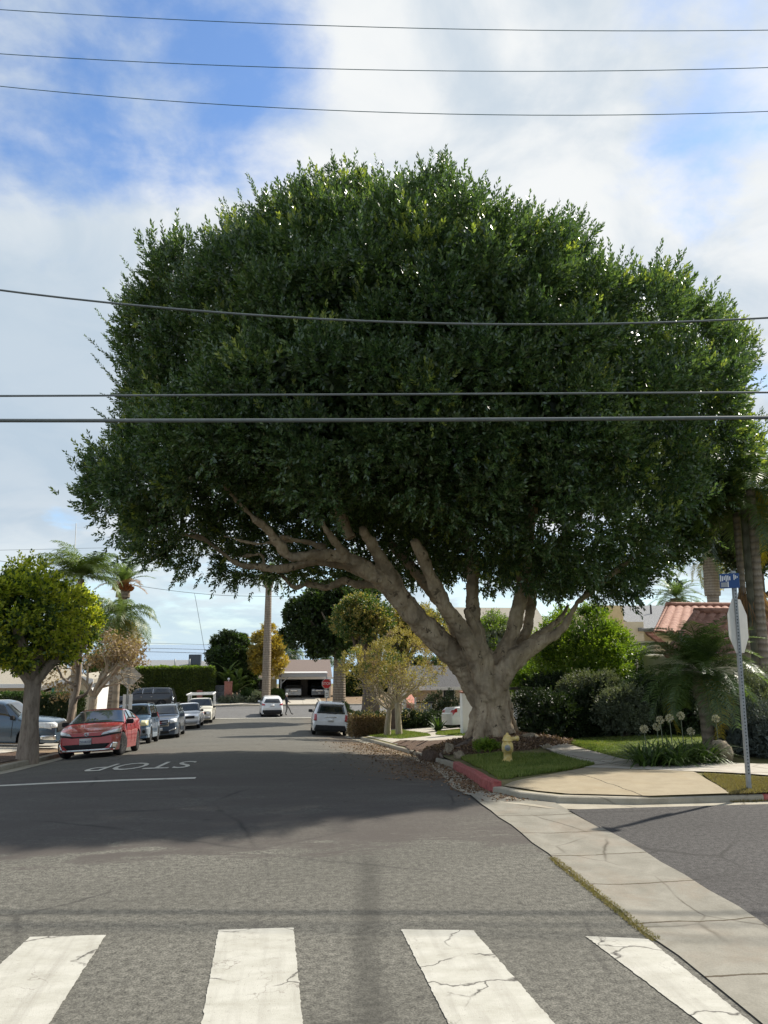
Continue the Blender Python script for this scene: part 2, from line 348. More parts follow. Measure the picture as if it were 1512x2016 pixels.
M['hvac'] = mat('grey_metal_unit', [(.10, .115, .13)], 4, .5, metallic=.3)
def brick_mat(name):
    m, t, out = new_mat(name)
    co = t.n('ShaderNodeTexCoord').outputs['Object']
    sx = t.n('ShaderNodeSeparateXYZ', i0=co)
    v = t.n('ShaderNodeCombineXYZ', i0=t.math('ADD', sx.outputs[0], sx.outputs[1]), i1=sx.outputs[2], i2=0.0).outputs[0]
    b = t.n('ShaderNodeTexBrick', Vector=v, Scale=4.2, Color1=(.30, .10, .07, 1), Color2=(.40, .16, .11, 1), Mortar=(.30, .24, .20, 1), Mortar_Size=.010)
    pbsdf(t, out, b.outputs['Color'], .85); return m
M['brick'] = brick_mat('red_brick')
def glass_mat(name, col=(.012, .016, .018)):
    m, t, out = new_mat(name)
    n = t.noise(t.n('ShaderNodeTexCoord').outputs['Object'], 2.2, 4, .6)
    pbsdf(t, out, t.ramp(n, [(.35, tuple(c*.6 for c in col)), (.7, tuple(c*1.9 for c in col))]), .04, Specular_IOR_Level=.55, Coat_Weight=.6)
    return m
M['glass'] = glass_mat('tinted_glass'); M['pane'] = glass_mat('window_glass', (.03, .035, .04))
def car_paint(name, col, metallic=.35):
    m, t, out = new_mat(name)
    n = t.noise(t.n('ShaderNodeTexCoord').outputs['Object'], 3, 5, .6)
    pbsdf(t, out, t.ramp(n, [(.3, tuple(c*.93 for c in col)), (.7, tuple(min(1, c*1.05) for c in col))]), .32, Metallic=metallic, Coat_Weight=.9, Coat_Roughness=.05)
    return m
M['p_red'] = car_paint('red_car_paint', (.42, .018, .022), .3)
M['p_blue'] = car_paint('steel_blue_car_paint', (.085, .15, .235), .45)
M['p_greyblue'] = car_paint('slate_blue_car_paint', (.065, .105, .15), .3)
M['p_slate'] = car_paint('dark_slate_car_paint', (.075, .10, .135), .5)
M['p_white'] = car_paint('white_car_paint', (.74, .75, .75), 0.0)
M['p_black'] = car_paint('black_car_paint', (.012, .014, .017), .2)
M['p_silver'] = car_paint('silver_car_paint', (.45, .46, .47), .6)
M['p_cream'] = car_paint('cream_truck_paint', (.66, .63, .52), 0.0)
M['clad'] = mat('grey_body_cladding', [(.17, .20, .23)], 6, .6)
M['emblem_red'] = mat('red_emblem', [(.5, .02, .03)], 5, .4)
# ------------------------------------------------------------------ object helpers
def tag(o, label=None, cat=None, group=None, kind=None):
    if label: o['label'] = label
    if cat: o['category'] = cat
    if group: o['group'] = group
    if kind: o['kind'] = kind
    return o
def link(name, me, mats, parent=None, smooth=False):
    for m in (mats if isinstance(mats, (list, tuple)) else [mats]): me.materials.append(m)
    o = bpy.data.objects.new(name, me); COL.objects.link(o)
    if parent is not None: o.parent = parent
    if smooth: me.polygons.foreach_set('use_smooth', np.ones(len(me.polygons), bool))
    return o
def empty(name, loc, rz=0.0, label=None, cat=None, group=None):
    o = bpy.data.objects.new(name, None); COL.objects.link(o); o.location = tuple(loc); o.rotation_euler = (0, 0, rz)
    o.empty_display_size = .2
    return tag(o, label, cat, group)
def qmesh(name, P, mi=None):
    """P (N,4,3) separate quads"""
    P = np.asarray(P, np.float32); n = len(P)
    me = bpy.data.meshes.new(name)
    me.vertices.add(n*4); me.vertices.foreach_set('co', P.reshape(-1))
    me.loops.add(n*4); me.loops.foreach_set('vertex_index', np.arange(n*4, dtype=np.int32))
    me.polygons.add(n); me.polygons.foreach_set('loop_start', np.arange(n, dtype=np.int32)*4)
    try: me.polygons.foreach_set('loop_total', np.full(n, 4, np.int32))
    except Exception: pass
    if mi is not None: me.polygons.foreach_set('material_index', np.asarray(mi, np.int32))
    me.update(calc_edges=True); return me
def vf(name, verts, faces):
    me = bpy.data.meshes.new(name); me.from_pydata([tuple(map(float, v)) for v in verts], [], faces); me.update(); return me
def bm_mesh(name, bm):
    me = bpy.data.meshes.new(name); bmesh.ops.recalc_face_normals(bm, faces=bm.faces); bm.to_mesh(me); bm.free(); return me
def add_box(bm, c, s, rot=None, bevel=0.0):
    r = bmesh.ops.create_cube(bm, size=1.0)
    mtx = Matrix.Translation(Vector(c)) @ (rot.to_4x4() if rot is not None else Matrix()) @ Matrix.Diagonal((s[0], s[1], s[2], 1))
    bmesh.ops.transform(bm, matrix=mtx, verts=r['verts'])
    if bevel:
        es = {e for v in r['verts'] for e in v.link_edges}
        bmesh.ops.bevel(bm, geom=list(es), offset=bevel, segments=2, affect='EDGES')
def boxo(name, c, s, m, parent=None, bevel=0.0, rot=None):
    bm = bmesh.new(); add_box(bm, c, s, rot, bevel); return link(name, bm_mesh(name, bm), m, parent)
def boxes(name, lst, m, parent=None, bevel=0.0):
    bm = bmesh.new()
    for b in lst: add_box(bm, b[0], b[1], b[2] if len(b) > 2 else None, bevel)
    return link(name, bm_mesh(name, bm), m, parent)
def tube_vf(path, radii, n=10, wob=0.0, seed=0, cap=True, ridge=0, ridge_amp=0.0):
    path = np.asarray(path, float); radii = np.asarray(radii, float)
    rs = np.random.default_rng(seed); V = []; Fc = []
    k = len(path); up = np.array([0.13, 0.31, 1.0])
    ph = rs.uniform(0, 6.28, 4)
    prev = None
    for i in range(k):
        tdir = path[min(i+1, k-1)] - path[max(i-1, 0)]; tdir /= np.linalg.norm(tdir) + 1e-9
        if prev is None:
            ref = up if abs(tdir[2]) < .85 else np.array([1.0, 0.1, 0])
            a = np.cross(tdir, ref)
        else: a = prev - tdir*np.dot(prev, tdir)
        a /= np.linalg.norm(a) + 1e-9; prev = a; b = np.cross(tdir, a)
        for j in range(n):
            an = 2*pi*j/n
            rr = radii[i]*(1 + wob*(.6*sin(2*an + ph[0] + i*.5) + .4*sin(3*an + ph[1] - i*.35)) + (ridge_amp*sin(ridge*an + ph[2] + .25*sin(i*.8)) if ridge else 0))
            V.append(path[i] + rr*(cos(an)*a + sin(an)*b))
    for i in range(k-1):
        for j in range(n):
            Fc.append((i*n+j, i*n+(j+1) % n, (i+1)*n+(j+1) % n, (i+1)*n+j))
    if cap:
        Fc.append(tuple(reversed(range(n)))); Fc.append(tuple(range((k-1)*n, k*n)))
    return V, Fc
def smooth_path(pts, radii, sub=6):
    pts = np.asarray(pts, float); radii = np.asarray(radii, float); out = []; ro = []
    k = len(pts)
    for i in range(k-1):
        p0 = pts[max(i-1, 0)]; p1 = pts[i]; p2 = pts[i+1]; p3 = pts[min(i+2, k-1)]
        for s in range(sub):
            t = s/sub
            out.append(.5*((2*p1) + (-p0+p2)*t + (2*p0-5*p1+4*p2-p3)*t*t + (-p0+3*p1-3*p2+p3)*t**3)); ro.append(radii[i]*(1-t)+radii[i+1]*t)
    out.append(pts[-1]); ro.append(radii[-1]); return np.array(out), np.array(ro)
class Merge:
    def __init__(s): s.V = []; s.F = []
    def add(s, V, Fc):
        o = len(s.V); s.V += [tuple(map(float, v)) for v in V]; s.F += [tuple(i+o for i in f) for f in Fc]
    def tube(s, path, radii, n=10, sub=6, **k):
        p, r = smooth_path(path, radii, sub); s.add(*tube_vf(p, r, n, **k)); return s
    def build(s, name, m, parent=None, smooth=True): return link(name, vf(name, s.V, s.F), m, parent, smooth)
def tubeo(name, path, radii, m, parent=None, n=10, sub=6, **k):
    if np.isscalar(radii): radii = [radii]*len(path)
    return Merge().tube(path, radii, n, sub, **k).build(name, m, parent)
def lathe(name, prof, m, parent=None, n=20, axis='z', loc=(0, 0, 0), smooth=True):
    V = []; Fc = []; k = len(prof)
    for r, h in prof:
        for j in range(n):
            a = 2*pi*j/n
            p = (r*cos(a), r*sin(a), h) if axis == 'z' else (h, r*cos(a), r*sin(a)) if axis == 'x' else (r*cos(a), h, r*sin(a))
            V.append(tuple(np.add(p, loc)))
    for i in range(k-1):
        for j in range(n): Fc.append((i*n+j, i*n+(j+1) % n, (i+1)*n+(j+1) % n, (i+1)*n+j))
    Fc.append(tuple(range(n))[::-1]); Fc.append(tuple(range((k-1)*n, k*n)))
    return link(name, vf(name, V, Fc), m, parent, smooth)
def text_mesh(txt, size, extrude=0.0, align='CENTER'):
    cu = bpy.data.curves.new('lettering', 'FONT'); cu.body = txt; cu.size = size; cu.extrude = extrude; cu.align_x = align; cu.align_y = 'CENTER'
    cu.resolution_u = 3
    o = bpy.data.objects.new('lettering_source', cu); COL.objects.link(o)
    bpy.context.view_layer.update()
    dg = bpy.context.evaluated_depsgraph_get()
    me = bpy.data.meshes.new_from_object(o.evaluated_get(dg)); bpy.data.objects.remove(o); bpy.data.curves.remove(cu); return me

# ------------------------------------------------------------------ foliage
def unit(v): return v / (np.linalg.norm(v, axis=-1, keepdims=True) + 1e-9)
def leaves(base, d, L, Wd, fold=.12, rs=RNG):
    n = len(base); d = unit(d)
    s = unit(np.cross(d, rs.normal(size=(n, 3)))); nn = np.cross(s, d)
    L = np.broadcast_to(np.asarray(L, float).reshape(-1, 1) if np.ndim(L) else np.full((1, 1), L), (n, 1)); Wd = L*Wd
    a = base; c = base + d*L - nn*L*.12
    m = base + d*L*.5
    return np.stack([a, m + s*Wd*.5 + nn*Wd*fold, c, m - s*Wd*.5 + nn*Wd*fold], 1)
def sprays(cen, ax, nl, sl, L, Wd, spread=.9, rs=RNG):
    """leafy twig tips: nl leaves spiralled round each axis"""
    n = len(cen); ax = unit(ax)
    a = unit(np.cross(ax, rs.normal(size=(n, 3)))); b = np.cross(ax, a)
    t = (np.arange(nl)/nl)[None, :, None]; ph = (np.arange(nl)*2.4)[None, :, None] + rs.uniform(0, 6.28, (n, 1, 1))
    rad = np.cos(ph)*a[:, None] + np.sin(ph)*b[:, None]
    sc_ = rs.uniform(.7, 1.25, (n, 1, 1))
    base = cen[:, None] + ax[:, None]*t*sl*sc_
    ang = spread*(1.15 - .75*t)
    d = ax[:, None]*np.cos(ang) + rad*np.sin(ang) + rs.normal(size=(n, nl, 3))*.12
    LL = (L*rs.uniform(.75, 1.2, (n, nl, 1))*(1 - .25*t)).reshape(-1)
    return leaves(base.reshape(-1, 3), d.reshape(-1, 3), LL, Wd, rs=rs)
def rand_dirs(n, rs=RNG): return unit(rs.normal(size=(n, 3)))
def clump_crown(clumps, per, nl, sl, L, Wd, center, up=.35, spread=.9, out=.8, rs=RNG, rin=.45):
    """clumps (K,4): centre + radius; leaf sprays over the outer side of each clump"""
    C = np.asarray(clumps, float); K = len(C)
    d = rand_dirs(K*per, rs).reshape(K, per, 3)
    o = unit(C[:, :3] - np.asarray(center))[:, None]
    d = unit(d + o*out + np.array([0, 0, up]))
    rr = C[:, 3][:, None, None]*rs.uniform(rin, 1.0, (K, per, 1))
    p = C[:, None, :3] + d*rr*np.array([1, 1, .85])
    ax = unit(d*.75 + o*.25 + np.array([0, 0, up]) + rs.normal(size=(K, per, 3))*.25)
    return sprays(p.reshape(-1, 3), ax.reshape(-1, 3), nl, sl, L, Wd, spread, rs)
def shell_clumps(c, r, n, rc, zmin=-.5, jitter=.15, rs=RNG):
    d = rand_dirs(n*3, rs); d = d[d[:, 2] > zmin][:n]
    s = 1 - np.abs(rs.normal(size=(len(d), 1)))*jitter
    return np.hstack([np.asarray(c) + d*np.asarray(r)*s, rs.uniform(.7, 1.3, (len(d), 1))*rc])
def blob_fill(c, r, n, size, rs=RNG, k=.72):
    p = np.asarray(c) + rand_dirs(n, rs)*np.asarray(r)*(rs.uniform(0, 1, (n, 1))**.4)*k
    return leaves(p, rand_dirs(n, rs), size*rs.uniform(.7, 1.3, n), .8)
def branches(m, base, top, r0, spread, n, seed, levels=2, h0=.45, rtop=.03, segs=8, tilt=.8, up=.6):
    """trunk with limbs into a Merge"""
    rs = np.random.default_rng(seed); base = np.asarray(base, float); top = np.asarray(top, float)
    H = np.linalg.norm(top-base)
    mids = [base + (top-base)*t + rs.normal(size=3)*H*.02*np.array([1, 1, 0]) for t in (.3, .6)]
    pth = [base, mids[0], mids[1], top]
    m.tube(pth, [r0*1.25, r0, r0*.85, r0*.55], segs, 5, wob=.06, seed=seed)
    tips = []
    def grow(p, d, L, r, lv):
        q = p + d*L*.5 + rs.normal(size=3)*L*.06; e = p + d*L + np.array([0, 0, up*L*.2]) + rs.normal(size=3)*L*.08
        m.tube([p, q, e], [r, r*.75, max(r*.4, .012)], max(5, segs-2), 4, wob=.05, seed=int(rs.integers(9999)))
        tips.append(e)
        if lv > 0:
            for i in range(3):
                dd = unit(d + rs.normal(size=3)*.75 + np.array([0, 0, .25])); grow(q if i == 0 else e, dd, L*.62, r*.5, lv-1)
    for i in range(n):
        an = 2*pi*i/n + rs.uniform(-.4, .4); f = rs.uniform(h0, 1.0)
        p = base + (top-base)*f
        grow(p, unit(np.array([cos(an)*tilt, sin(an)*tilt, up])), spread*rs.uniform(.8, 1.15), r0*.5, levels-1)
    return tips
def frond(base, az, el, L, n=34, leaf=.5, lw=.05, droop=1.0, ldroop=.5, seed=0, vee=.4, bend=1.0, rw=.02, fwd=.6):
    """feather palm frond: rachis strip + leaflet pairs; returns quads"""
    rs = np.random.default_rng(seed)
    t = np.linspace(0, 1, 14); e = el - bend*droop*t**1.3
    st = L/13.0
    dx = np.cumsum(np.cos(e))*st; dz = np.cumsum(np.sin(e))*st; dx -= dx[0]; dz -= dz[0]
    h = np.array([cos(az), sin(az), 0]); sd = np.array([-sin(az), cos(az), 0])
    P = np.asarray(base)[None] + dx[:, None]*h + dz[:, None]*np.array([0, 0, 1.0])
    q = []
    for i in range(13):
        w0 = rw*(1-t[i]*.8); w1 = rw*(1-t[i+1]*.8)
        q.append([P[i]-sd*w0, P[i]+sd*w0, P[i+1]+sd*w1, P[i+1]-sd*w1])
    q = np.array(q)
    tt = np.linspace(.12, .99, n); out = [q]
    for s in (-1, 1):
        b = np.stack([np.interp(tt, t, P[:, k]) for k in range(3)], 1)
        tg = np.stack([np.gradient(np.interp(tt, t, P[:, k])) for k in range(3)], 1); tg = unit(tg)
        up = np.cross(tg, sd)*1.0; up = np.where(up[:, 2:3] < 0, -up, up)
        ll = leaf*np.sin(np.clip(tt*1.05+.12, 0, 1)*pi*.92)**.6*rs.uniform(.85, 1.12, n)
        d = unit(s*sd*(1.0) + tg*fwd + up*vee + rs.normal(size=(n, 3))*.10)
        d2 = unit(d + np.array([0, 0, -1.0])*ldroop)
        mid = b + d*ll[:, None]*.5; tip = mid + d2*ll[:, None]*.5
        wv = tg*(lw*.5)
        out.append(np.stack([b-wv*.5, b+wv*.5, mid+wv, mid-wv], 1)); out.append(np.stack([mid-wv, mid+wv, tip+wv*.15, tip-wv*.15], 1))
    return np.concatenate(out)
def palm(name, label, base, H, r0, r1, nf, fl, m_tr, m_fr, el=(-.5, 1.3), leaf=.5, lw=.05, droop=1.2, ldroop=.5, seed=0, lean=(0, 0), n=34, cat='palm tree', group=None,
         extra=None, vee=.3, bulge=None, rs0=None, boots=0):
    o = empty(name, base, 0, label, cat, group)
    top = np.array([lean[0], lean[1], H])
    pts = [np.array([0, 0, -.3]), np.array([0, 0, .05*H]), top*.35*np.array([.7, .7, 1]), top*.7, top]
    rad = [r0*1.25, r0, (r0*.6+r1*.4), r1, r1]
    if bulge:
        pts = [np.array([0, 0, -.3]), np.array([0, 0, .05*H]), top*.5, top-np.array([0, 0, bulge[0]]), top-np.array([0, 0, bulge[0]*.93]), top]
        rad = [r0*1.3, r0, (r0+r1)/2, r1, bulge[1], bulge[1]*.85]
    tubeo('trunk', pts, rad, m_tr, o, 14, 8, wob=.03, seed=seed)
    rs = np.random.default_rng(seed+5); Q = []; mi = []
    for i in range(nf):
        e = el[0] + (el[1]-el[0])*((i+.5)/nf) + rs.normal()*.08; a = i*2.39996 + rs.normal()*.2
        q = frond(top, a, e, fl*rs.uniform(.85, 1.1)*(.75+.25*(1-abs(i/nf-.5))), n, leaf, lw, droop*rs.uniform(.8, 1.2), ldroop, seed*100+i, vee)
        Q.append(q); mi.append(np.full(len(q), 1 if (extra and i < extra[1]) else 0))
    mats = [m_fr] + ([extra[0]] if extra else [])
    link('crown', qmesh('crown', np.concatenate(Q), np.concatenate(mi)), mats, o)
    return o
# ------------------------------------------------------------------ terrain functions
PY = np.array([-60, 9.5, 13, 15, 17.5, 24, 44, 64, 80, 110.]); PZ = np.array([0, 0, -.06, -.18, -.36, -.88, -2.60, -3.48, -3.75, -3.9])
def zc(y):
    y = np.asarray(y, float); return sum(np.interp(y+o, PY, PZ) for o in (-1.2, -.6, 0, .6, 1.2))/5
KR = np.array([(11.3, 5.2), (11.38, 4.9), (11.6, 4.1), (12.1, 3.65), (12.8, 3.42), (13.6, 3.42), (16, 3.78), (19.4, 4.15), (24, 4.12), (44, 3.85), (56, 3.55), (60, 3.6), (62.4, 4.4), (63.5, 6.0)])
KL = np.array([(13.2, -12), (13.6, -9.6), (14.6, -8.0), (16.5, -7.0), (20, -6.75), (24, -6.9), (30, -7.3), (36, -7.9), (43, -7.8), (55, -7.5), (61, -7.7), (62.5, -8.6), (63.5, -10.5)])
def xkr(y): return np.interp(y, KR[:, 0], KR[:, 1])
def xkl(y): return np.interp(y, KL[:, 0], KL[:, 1])
def sst(a, b, x): t = np.clip((np.asarray(x, float)-a)/(b-a), 0, 1); return t*t*(3-2*t)
def road_z(x, y):
    a = .2*sst(11, 18, y)*(1-sst(56, 64, y))
    return zc(y) - a*((np.asarray(x, float)+1.7)/5.8)**2
HK = .13
TREE = (6.06, 22.4)
def zR(x, y):
    xk = xkr(y); k = road_z(xk, y) + .10 + (HK-.10)*sst(12.6, 13.4, y); v = np.maximum(np.asarray(x, float)-xk, 0)
    rise = np.minimum(.065*v, .42)*sst(13.5, 20, y) + np.minimum(.012*v, .1)*(1-sst(13.5, 20, y))
    r2 = ((np.asarray(x)-TREE[0])/1.9)**2 + ((np.asarray(y)-TREE[1])/2.1)**2
    return k + rise + .30*np.exp(-r2*1.2)
def zL(x, y):
    xk = xkl(y); return road_z(xk, y) + HK + np.minimum(.025*np.maximum(xk-np.asarray(x, float), 0), .4)
def G(x, y):
    x = float(x); y = float(y)
    if y >= 79: return float(zc(79.0)) + .12
    if y > 11.3 and y < 63.5 and x > xkr(y): return float(zR(x, y))
    if y > 13.2 and y < 63.5 and x < xkl(y): return float(zL(x, y))
    if y < 63.5: return float(road_z(np.clip(x, -9, 6), y))
    return float(zc(y))
def gp(px, py):
    d = ray(px, py)
    for Y in np.arange(3.0, 140, .03):
        t = Y/d[1]; x = d[0]*t
        if EYE + d[2]*t <= G(x, Y): return np.array([x, Y])
    return np.array([d[0]/d[1]*100, 100.0])
def gz(x, y): return np.array([x, y, G(x, y)])

def grid_sheet(name, X, Y, Z, m, kind='structure', parent=None, smooth=True):
    ny, nx = X.shape; V = np.stack([X, Y, Z], -1).reshape(-1, 3)
    i = np.arange(ny-1)[:, None]*nx + np.arange(nx-1)[None]
    Fq = np.stack([i, i+1, i+nx+1, i+nx], -1).reshape(-1, 4)
    o = link(name, vf(name, V, Fq.tolist()), m, parent, smooth)
    if kind and parent is None: o['kind'] = kind
    return o
# ground sheet to the coast, sea to the horizon
ys = np.concatenate([np.linspace(-80, 110, 60), np.linspace(125, 900, 26)]); xs = np.concatenate([np.linspace(-900, -90, 12), np.linspace(-80, 80, 40), np.linspace(90, 900, 12)])
X, Y = np.meshgrid(xs, ys)
grid_sheet('ground', X, Y, zc(Y) - .75 - 42*sst(115, 620, Y), M['grassland'])
X, Y = np.meshgrid(np.linspace(-30000, 30000, 9), np.linspace(420, 42000, 9)); grid_sheet('sea', X, Y, X*0-40.0, M['sea'])
# street
ys = np.concatenate([np.arange(-30, 9, 1.5), np.arange(9, 30, .3), np.arange(30, 63.6, .8)])
u = np.linspace(0, 1, 41)
xl = np.where(ys < 13.2, -11.9, xkl(ys)-.05); xr = np.where(ys < 11.3, 2.98, xkr(ys)+.03)
X = xl[:, None]*(1-u) + xr[:, None]*u; Y = np.repeat(ys[:, None], 41, 1)
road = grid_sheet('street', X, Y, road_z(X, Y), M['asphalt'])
X, Y = np.meshgrid(np.linspace(-60, -11.88, 12), np.linspace(-30, 13.2, 10)); grid_sheet('cross_street', X, Y, X*0-.002, M['asphalt'])
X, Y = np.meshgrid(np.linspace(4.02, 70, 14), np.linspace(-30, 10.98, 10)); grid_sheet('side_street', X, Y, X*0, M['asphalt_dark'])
X, Y = np.meshgrid(np.linspace(-90, 90, 50), np.linspace(63.45, 79, 10)); grid_sheet('far_street', X, Y, zc(Y)-.004, M['asphalt_far'])
# concrete gutters
gl = np.linspace(-30, 12.6, 90); jag = RNG.normal(size=90)*.012
X = np.stack([2.95+jag, np.full(90, 3.3), np.full(90, 3.7), 4.05+RNG.normal(size=90)*.03], 1); Y = np.repeat(gl[:, None], 4, 1)
grid_sheet('valley_gutter', X, Y, np.array([[.006, -.004, -.004, .006]])*(Y*0+1) + zc(Y)*0.9 + .004, M['gutter'])
def kerb_path_r(): return [(x, y) for y, x in KR[::-1]] + [(x, 11.3) for x in (6, 8, 11, 20, 40, 70)]
def dense(path, st=.35):
    out = []
    for a, b in zip(path[:-1], path[1:]):
        n = max(1, int(math.dist(a, b)/st)); out += [tuple(np.array(a)*(1-i/n)+np.array(b)*i/n) for i in range(n)]
    return np.array(out + [path[-1]])
def offs(P, side):
    tg = np.gradient(P, axis=0); tg = tg/(np.linalg.norm(tg, axis=1, keepdims=True)+1e-9)
    return np.stack([-tg[:, 1], tg[:, 0]], 1)*side
def rz_edge(P): return np.array([float(road_z(min(max(x, -9), 5.2), y)) if y < 63.5 else float(zc(y)) for x, y in P])
def kerb(name, P, side, m, h=HK, lab=None, w=.15, dz=0.0):
    nrm_ = offs(P, side); z = rz_edge(P) + dz; rows = []
    hh = np.broadcast_to(h, (len(P),))
    for o_, dzv in ((0, -.3), (0, 0), (.008, None), (.03, 'top'), (w, 'top'), (w, -.3)):
        zz_ = z + (hh*0.85 if dzv is None else hh if dzv == 'top' else dzv); rows.append(np.column_stack([P + nrm_*o_, zz_]))
    A = np.stack(rows, 1); n, k = A.shape[:2]; V = A.reshape(-1, 3)
    F_ = [(i*k+j, i*k+j+1, (i+1)*k+j+1, (i+1)*k+j) for i in range(n-1) for j in range(k-1)] + [tuple(range(k)), tuple(range((n-1)*k, n*k))[::-1]]
    o = link(name, vf(name, V, F_), m); o['kind'] = 'structure'; return o
def gutter(name, P, side, w=.5):
    nrm_ = offs(P, side); rows = []
    for o_ in (-w, -w*.5, .01):
        Q = P + nrm_*o_; rows.append(np.column_stack([Q, rz_edge(Q)+.006+(.004 if o_ == -w else 0)]))
    A = np.stack(rows, 1); return grid_sheet(name, A[..., 0], A[..., 1], A[..., 2], M['kerb'])
PR = dense(kerb_path_r()); gutter('kerb_gutter', PR, 1)
yr = PR[:, 1]; on_cross = PR[:, 0] > 5.25
red = (yr > 12.75) & (yr < 19.3) & ~on_cross
low = np.where(yr < 13.0, .10, HK)
i1 = np.where(red)[0]
brk = np.where((yr > 21.6) & (yr < 23.4) & ~on_cross)[0]
def off_top(P, s): return P
kerb('kerb', PR[:brk[0]+1], 1, M['kerb']); kerb('kerb', PR[brk[-1]:i1[0]+1], 1, M['kerb'])
kerb('red_kerb', PR[i1[0]:i1[-1]+1], 1, M['red_kerb'], HK+.05)
cs = np.where(on_cross & (PR[:, 0] > 7.15))[0][0]
kerb('kerb', PR[i1[-1]:cs+1], 1, M['kerb'], low[i1[-1]:cs+1]); kerb('red_kerb', PR[cs:], 1, M['red_kerb'], .105)
PL = dense([(-60, 13.2), (-12, 13.2)] + [(x, y) for y, x in KL[1:]]); gutter('kerb_gutter', PL, 1); kerb('kerb', PL, 1, M['kerb'])
PF = dense([(90, 79), (-90, 79)], 1.0); kerb('kerb', PF, -1, M['kerb'], .12)
# blocks of land either side
ysr = np.unique(np.concatenate([np.arange(11.32, 14, .12), np.arange(14, 30, .3), np.arange(30, 63.4, .9), [63.4]])); v = np.concatenate([np.linspace(.12, 6, 26), np.linspace(6.6, 30, 26), [45, 70, 110]])
X = xkr(ysr)[:, None] + v[None]; Y = np.repeat(ysr[:, None], len(v), 1); grid_sheet('right_verge', X, Y, np.maximum(zR(X, Y), -99)-.004, M['grassland'])
ysl = np.unique(np.concatenate([np.arange(13.25, 16, .2), np.arange(16, 63.4, .7), [63.4]]))
X = xkl(ysl)[:, None] - v[None]; Y = np.repeat(ysl[:, None], len(v), 1); grid_sheet('left_verge', X, Y, zL(X, Y)-.004, M['soil'])
X, Y = np.meshgrid(np.linspace(-120, 120, 30), np.linspace(79.12, 112, 14)); grid_sheet('far_verge', X, Y, X*0+float(zc(79.0))+.116, M['soil'])

def P2(pts): return np.array([gp(*p) for p in pts])
def resample(P, n):
    P = np.asarray(P, float); d = np.concatenate([[0], np.cumsum(np.linalg.norm(np.diff(P, axis=0), axis=1))]); t = np.linspace(0, d[-1], n)
    return np.stack([np.interp(t, d, P[:, 0]), np.interp(t, d, P[:, 1])], 1)
def drape(name, A, B, m, dz=.012, n=40, k=12, jag=0.0, kind='structure', edge=0.0):
    A = resample(A, n); B = resample(B, n)
    if jag: A = A + RNG.normal(size=A.shape)*jag; B = B + RNG.normal(size=B.shape)*jag
    u = np.linspace(0, 1, k)[None, :, None]; Pm = A[:, None]*(1-u) + B[:, None]*u
    Z = np.array([[G(x, y) for x, y in r] for r in Pm]) + dz
    return grid_sheet(name, Pm[..., 0], Pm[..., 1], Z, m, kind), (A, B)
def blades(name, AB, n, h, m, wd=.012, dz=.0, lean=.5):
    A, B = AB; i = RNG.uniform(0, len(A)-1.001, n); u = RNG.uniform(-.03, 1.03, (n, 1)); f = (i % 1)[:, None]; i = i.astype(int)
    p = (A[i]*(1-f)+A[i+1]*f)*(1-u) + (B[i]*(1-f)+B[i+1]*f)*u
    z = np.array([G(x, y) for x, y in p]) + dz
    base = np.column_stack([p, z]); d = unit(RNG.normal(size=(n, 3))*lean*np.array([1, 1, .2]) + np.array([0, 0, 1]))
    L = h*RNG.uniform(.5, 1.25, n); s = unit(np.cross(d, RNG.normal(size=(n, 3))))*wd*.5
    tip = base + d*L[:, None]; mid = base + d*L[:, None]*.55 + np.array([0, 0, .0])
    Q = np.stack([base-s, base+s, mid*.4+tip*.6+s*.55, tip-s*.2], 1)
    o = link(name, qmesh(name, Q), m); o['kind'] = 'stuff'; return o
# right corner: ramp, pavement, grass
drape('kerb_ramp', P2([(992, 1549), (1060, 1559), (1120, 1565), (1280, 1569), (1436, 1571)]), P2([(1008, 1541), (1080, 1527), (1150, 1513), (1270, 1513), (1366, 1521)]), M['ramp'], .016)
drape('sidewalk', P2([(1150, 1513), (1366, 1521), (1530, 1530)])+np.array([0, .02]), P2([(1182, 1496), (1400, 1503), (1530, 1507)]), M['concrete'], .022)
drape('sidewalk', P2([(1175, 1508), (1120, 1494), (1072, 1474), (1040, 1462)]), P2([(1240, 1500), (1190, 1487), (1110, 1464), (1065, 1455)]), M['concrete'], .03)
_, gAB = drape('verge_grass', P2([(905, 1492), (1000, 1484), (1090, 1487), (1168, 1508)]), P2([(925, 1503), (960, 1517), (990, 1534), (1150, 1512)]), M['lawn'], .012, jag=.02)
blades('grass', gAB, 30000, .085, M['blade'])
_, dAB = drape('dry_verge', P2([(1383, 1526), (1450, 1530), (1530, 1535)]), P2([(1437, 1566), (1470, 1568), (1530, 1570)]), M['dry_lawn'], .012)
blades('dry_grass', dAB, 12000, .05, M['dry_blade'])
_, lAB = drape('front_lawn', P2([(1122, 1463), (1185, 1483), (1240, 1497), (1420, 1503)]), P2([(1112, 1459), (1180, 1450), (1260, 1444), (1430, 1444)]), M['lawn'], .018)
blades('grass', lAB, 26000, .06, M['blade'], .014)
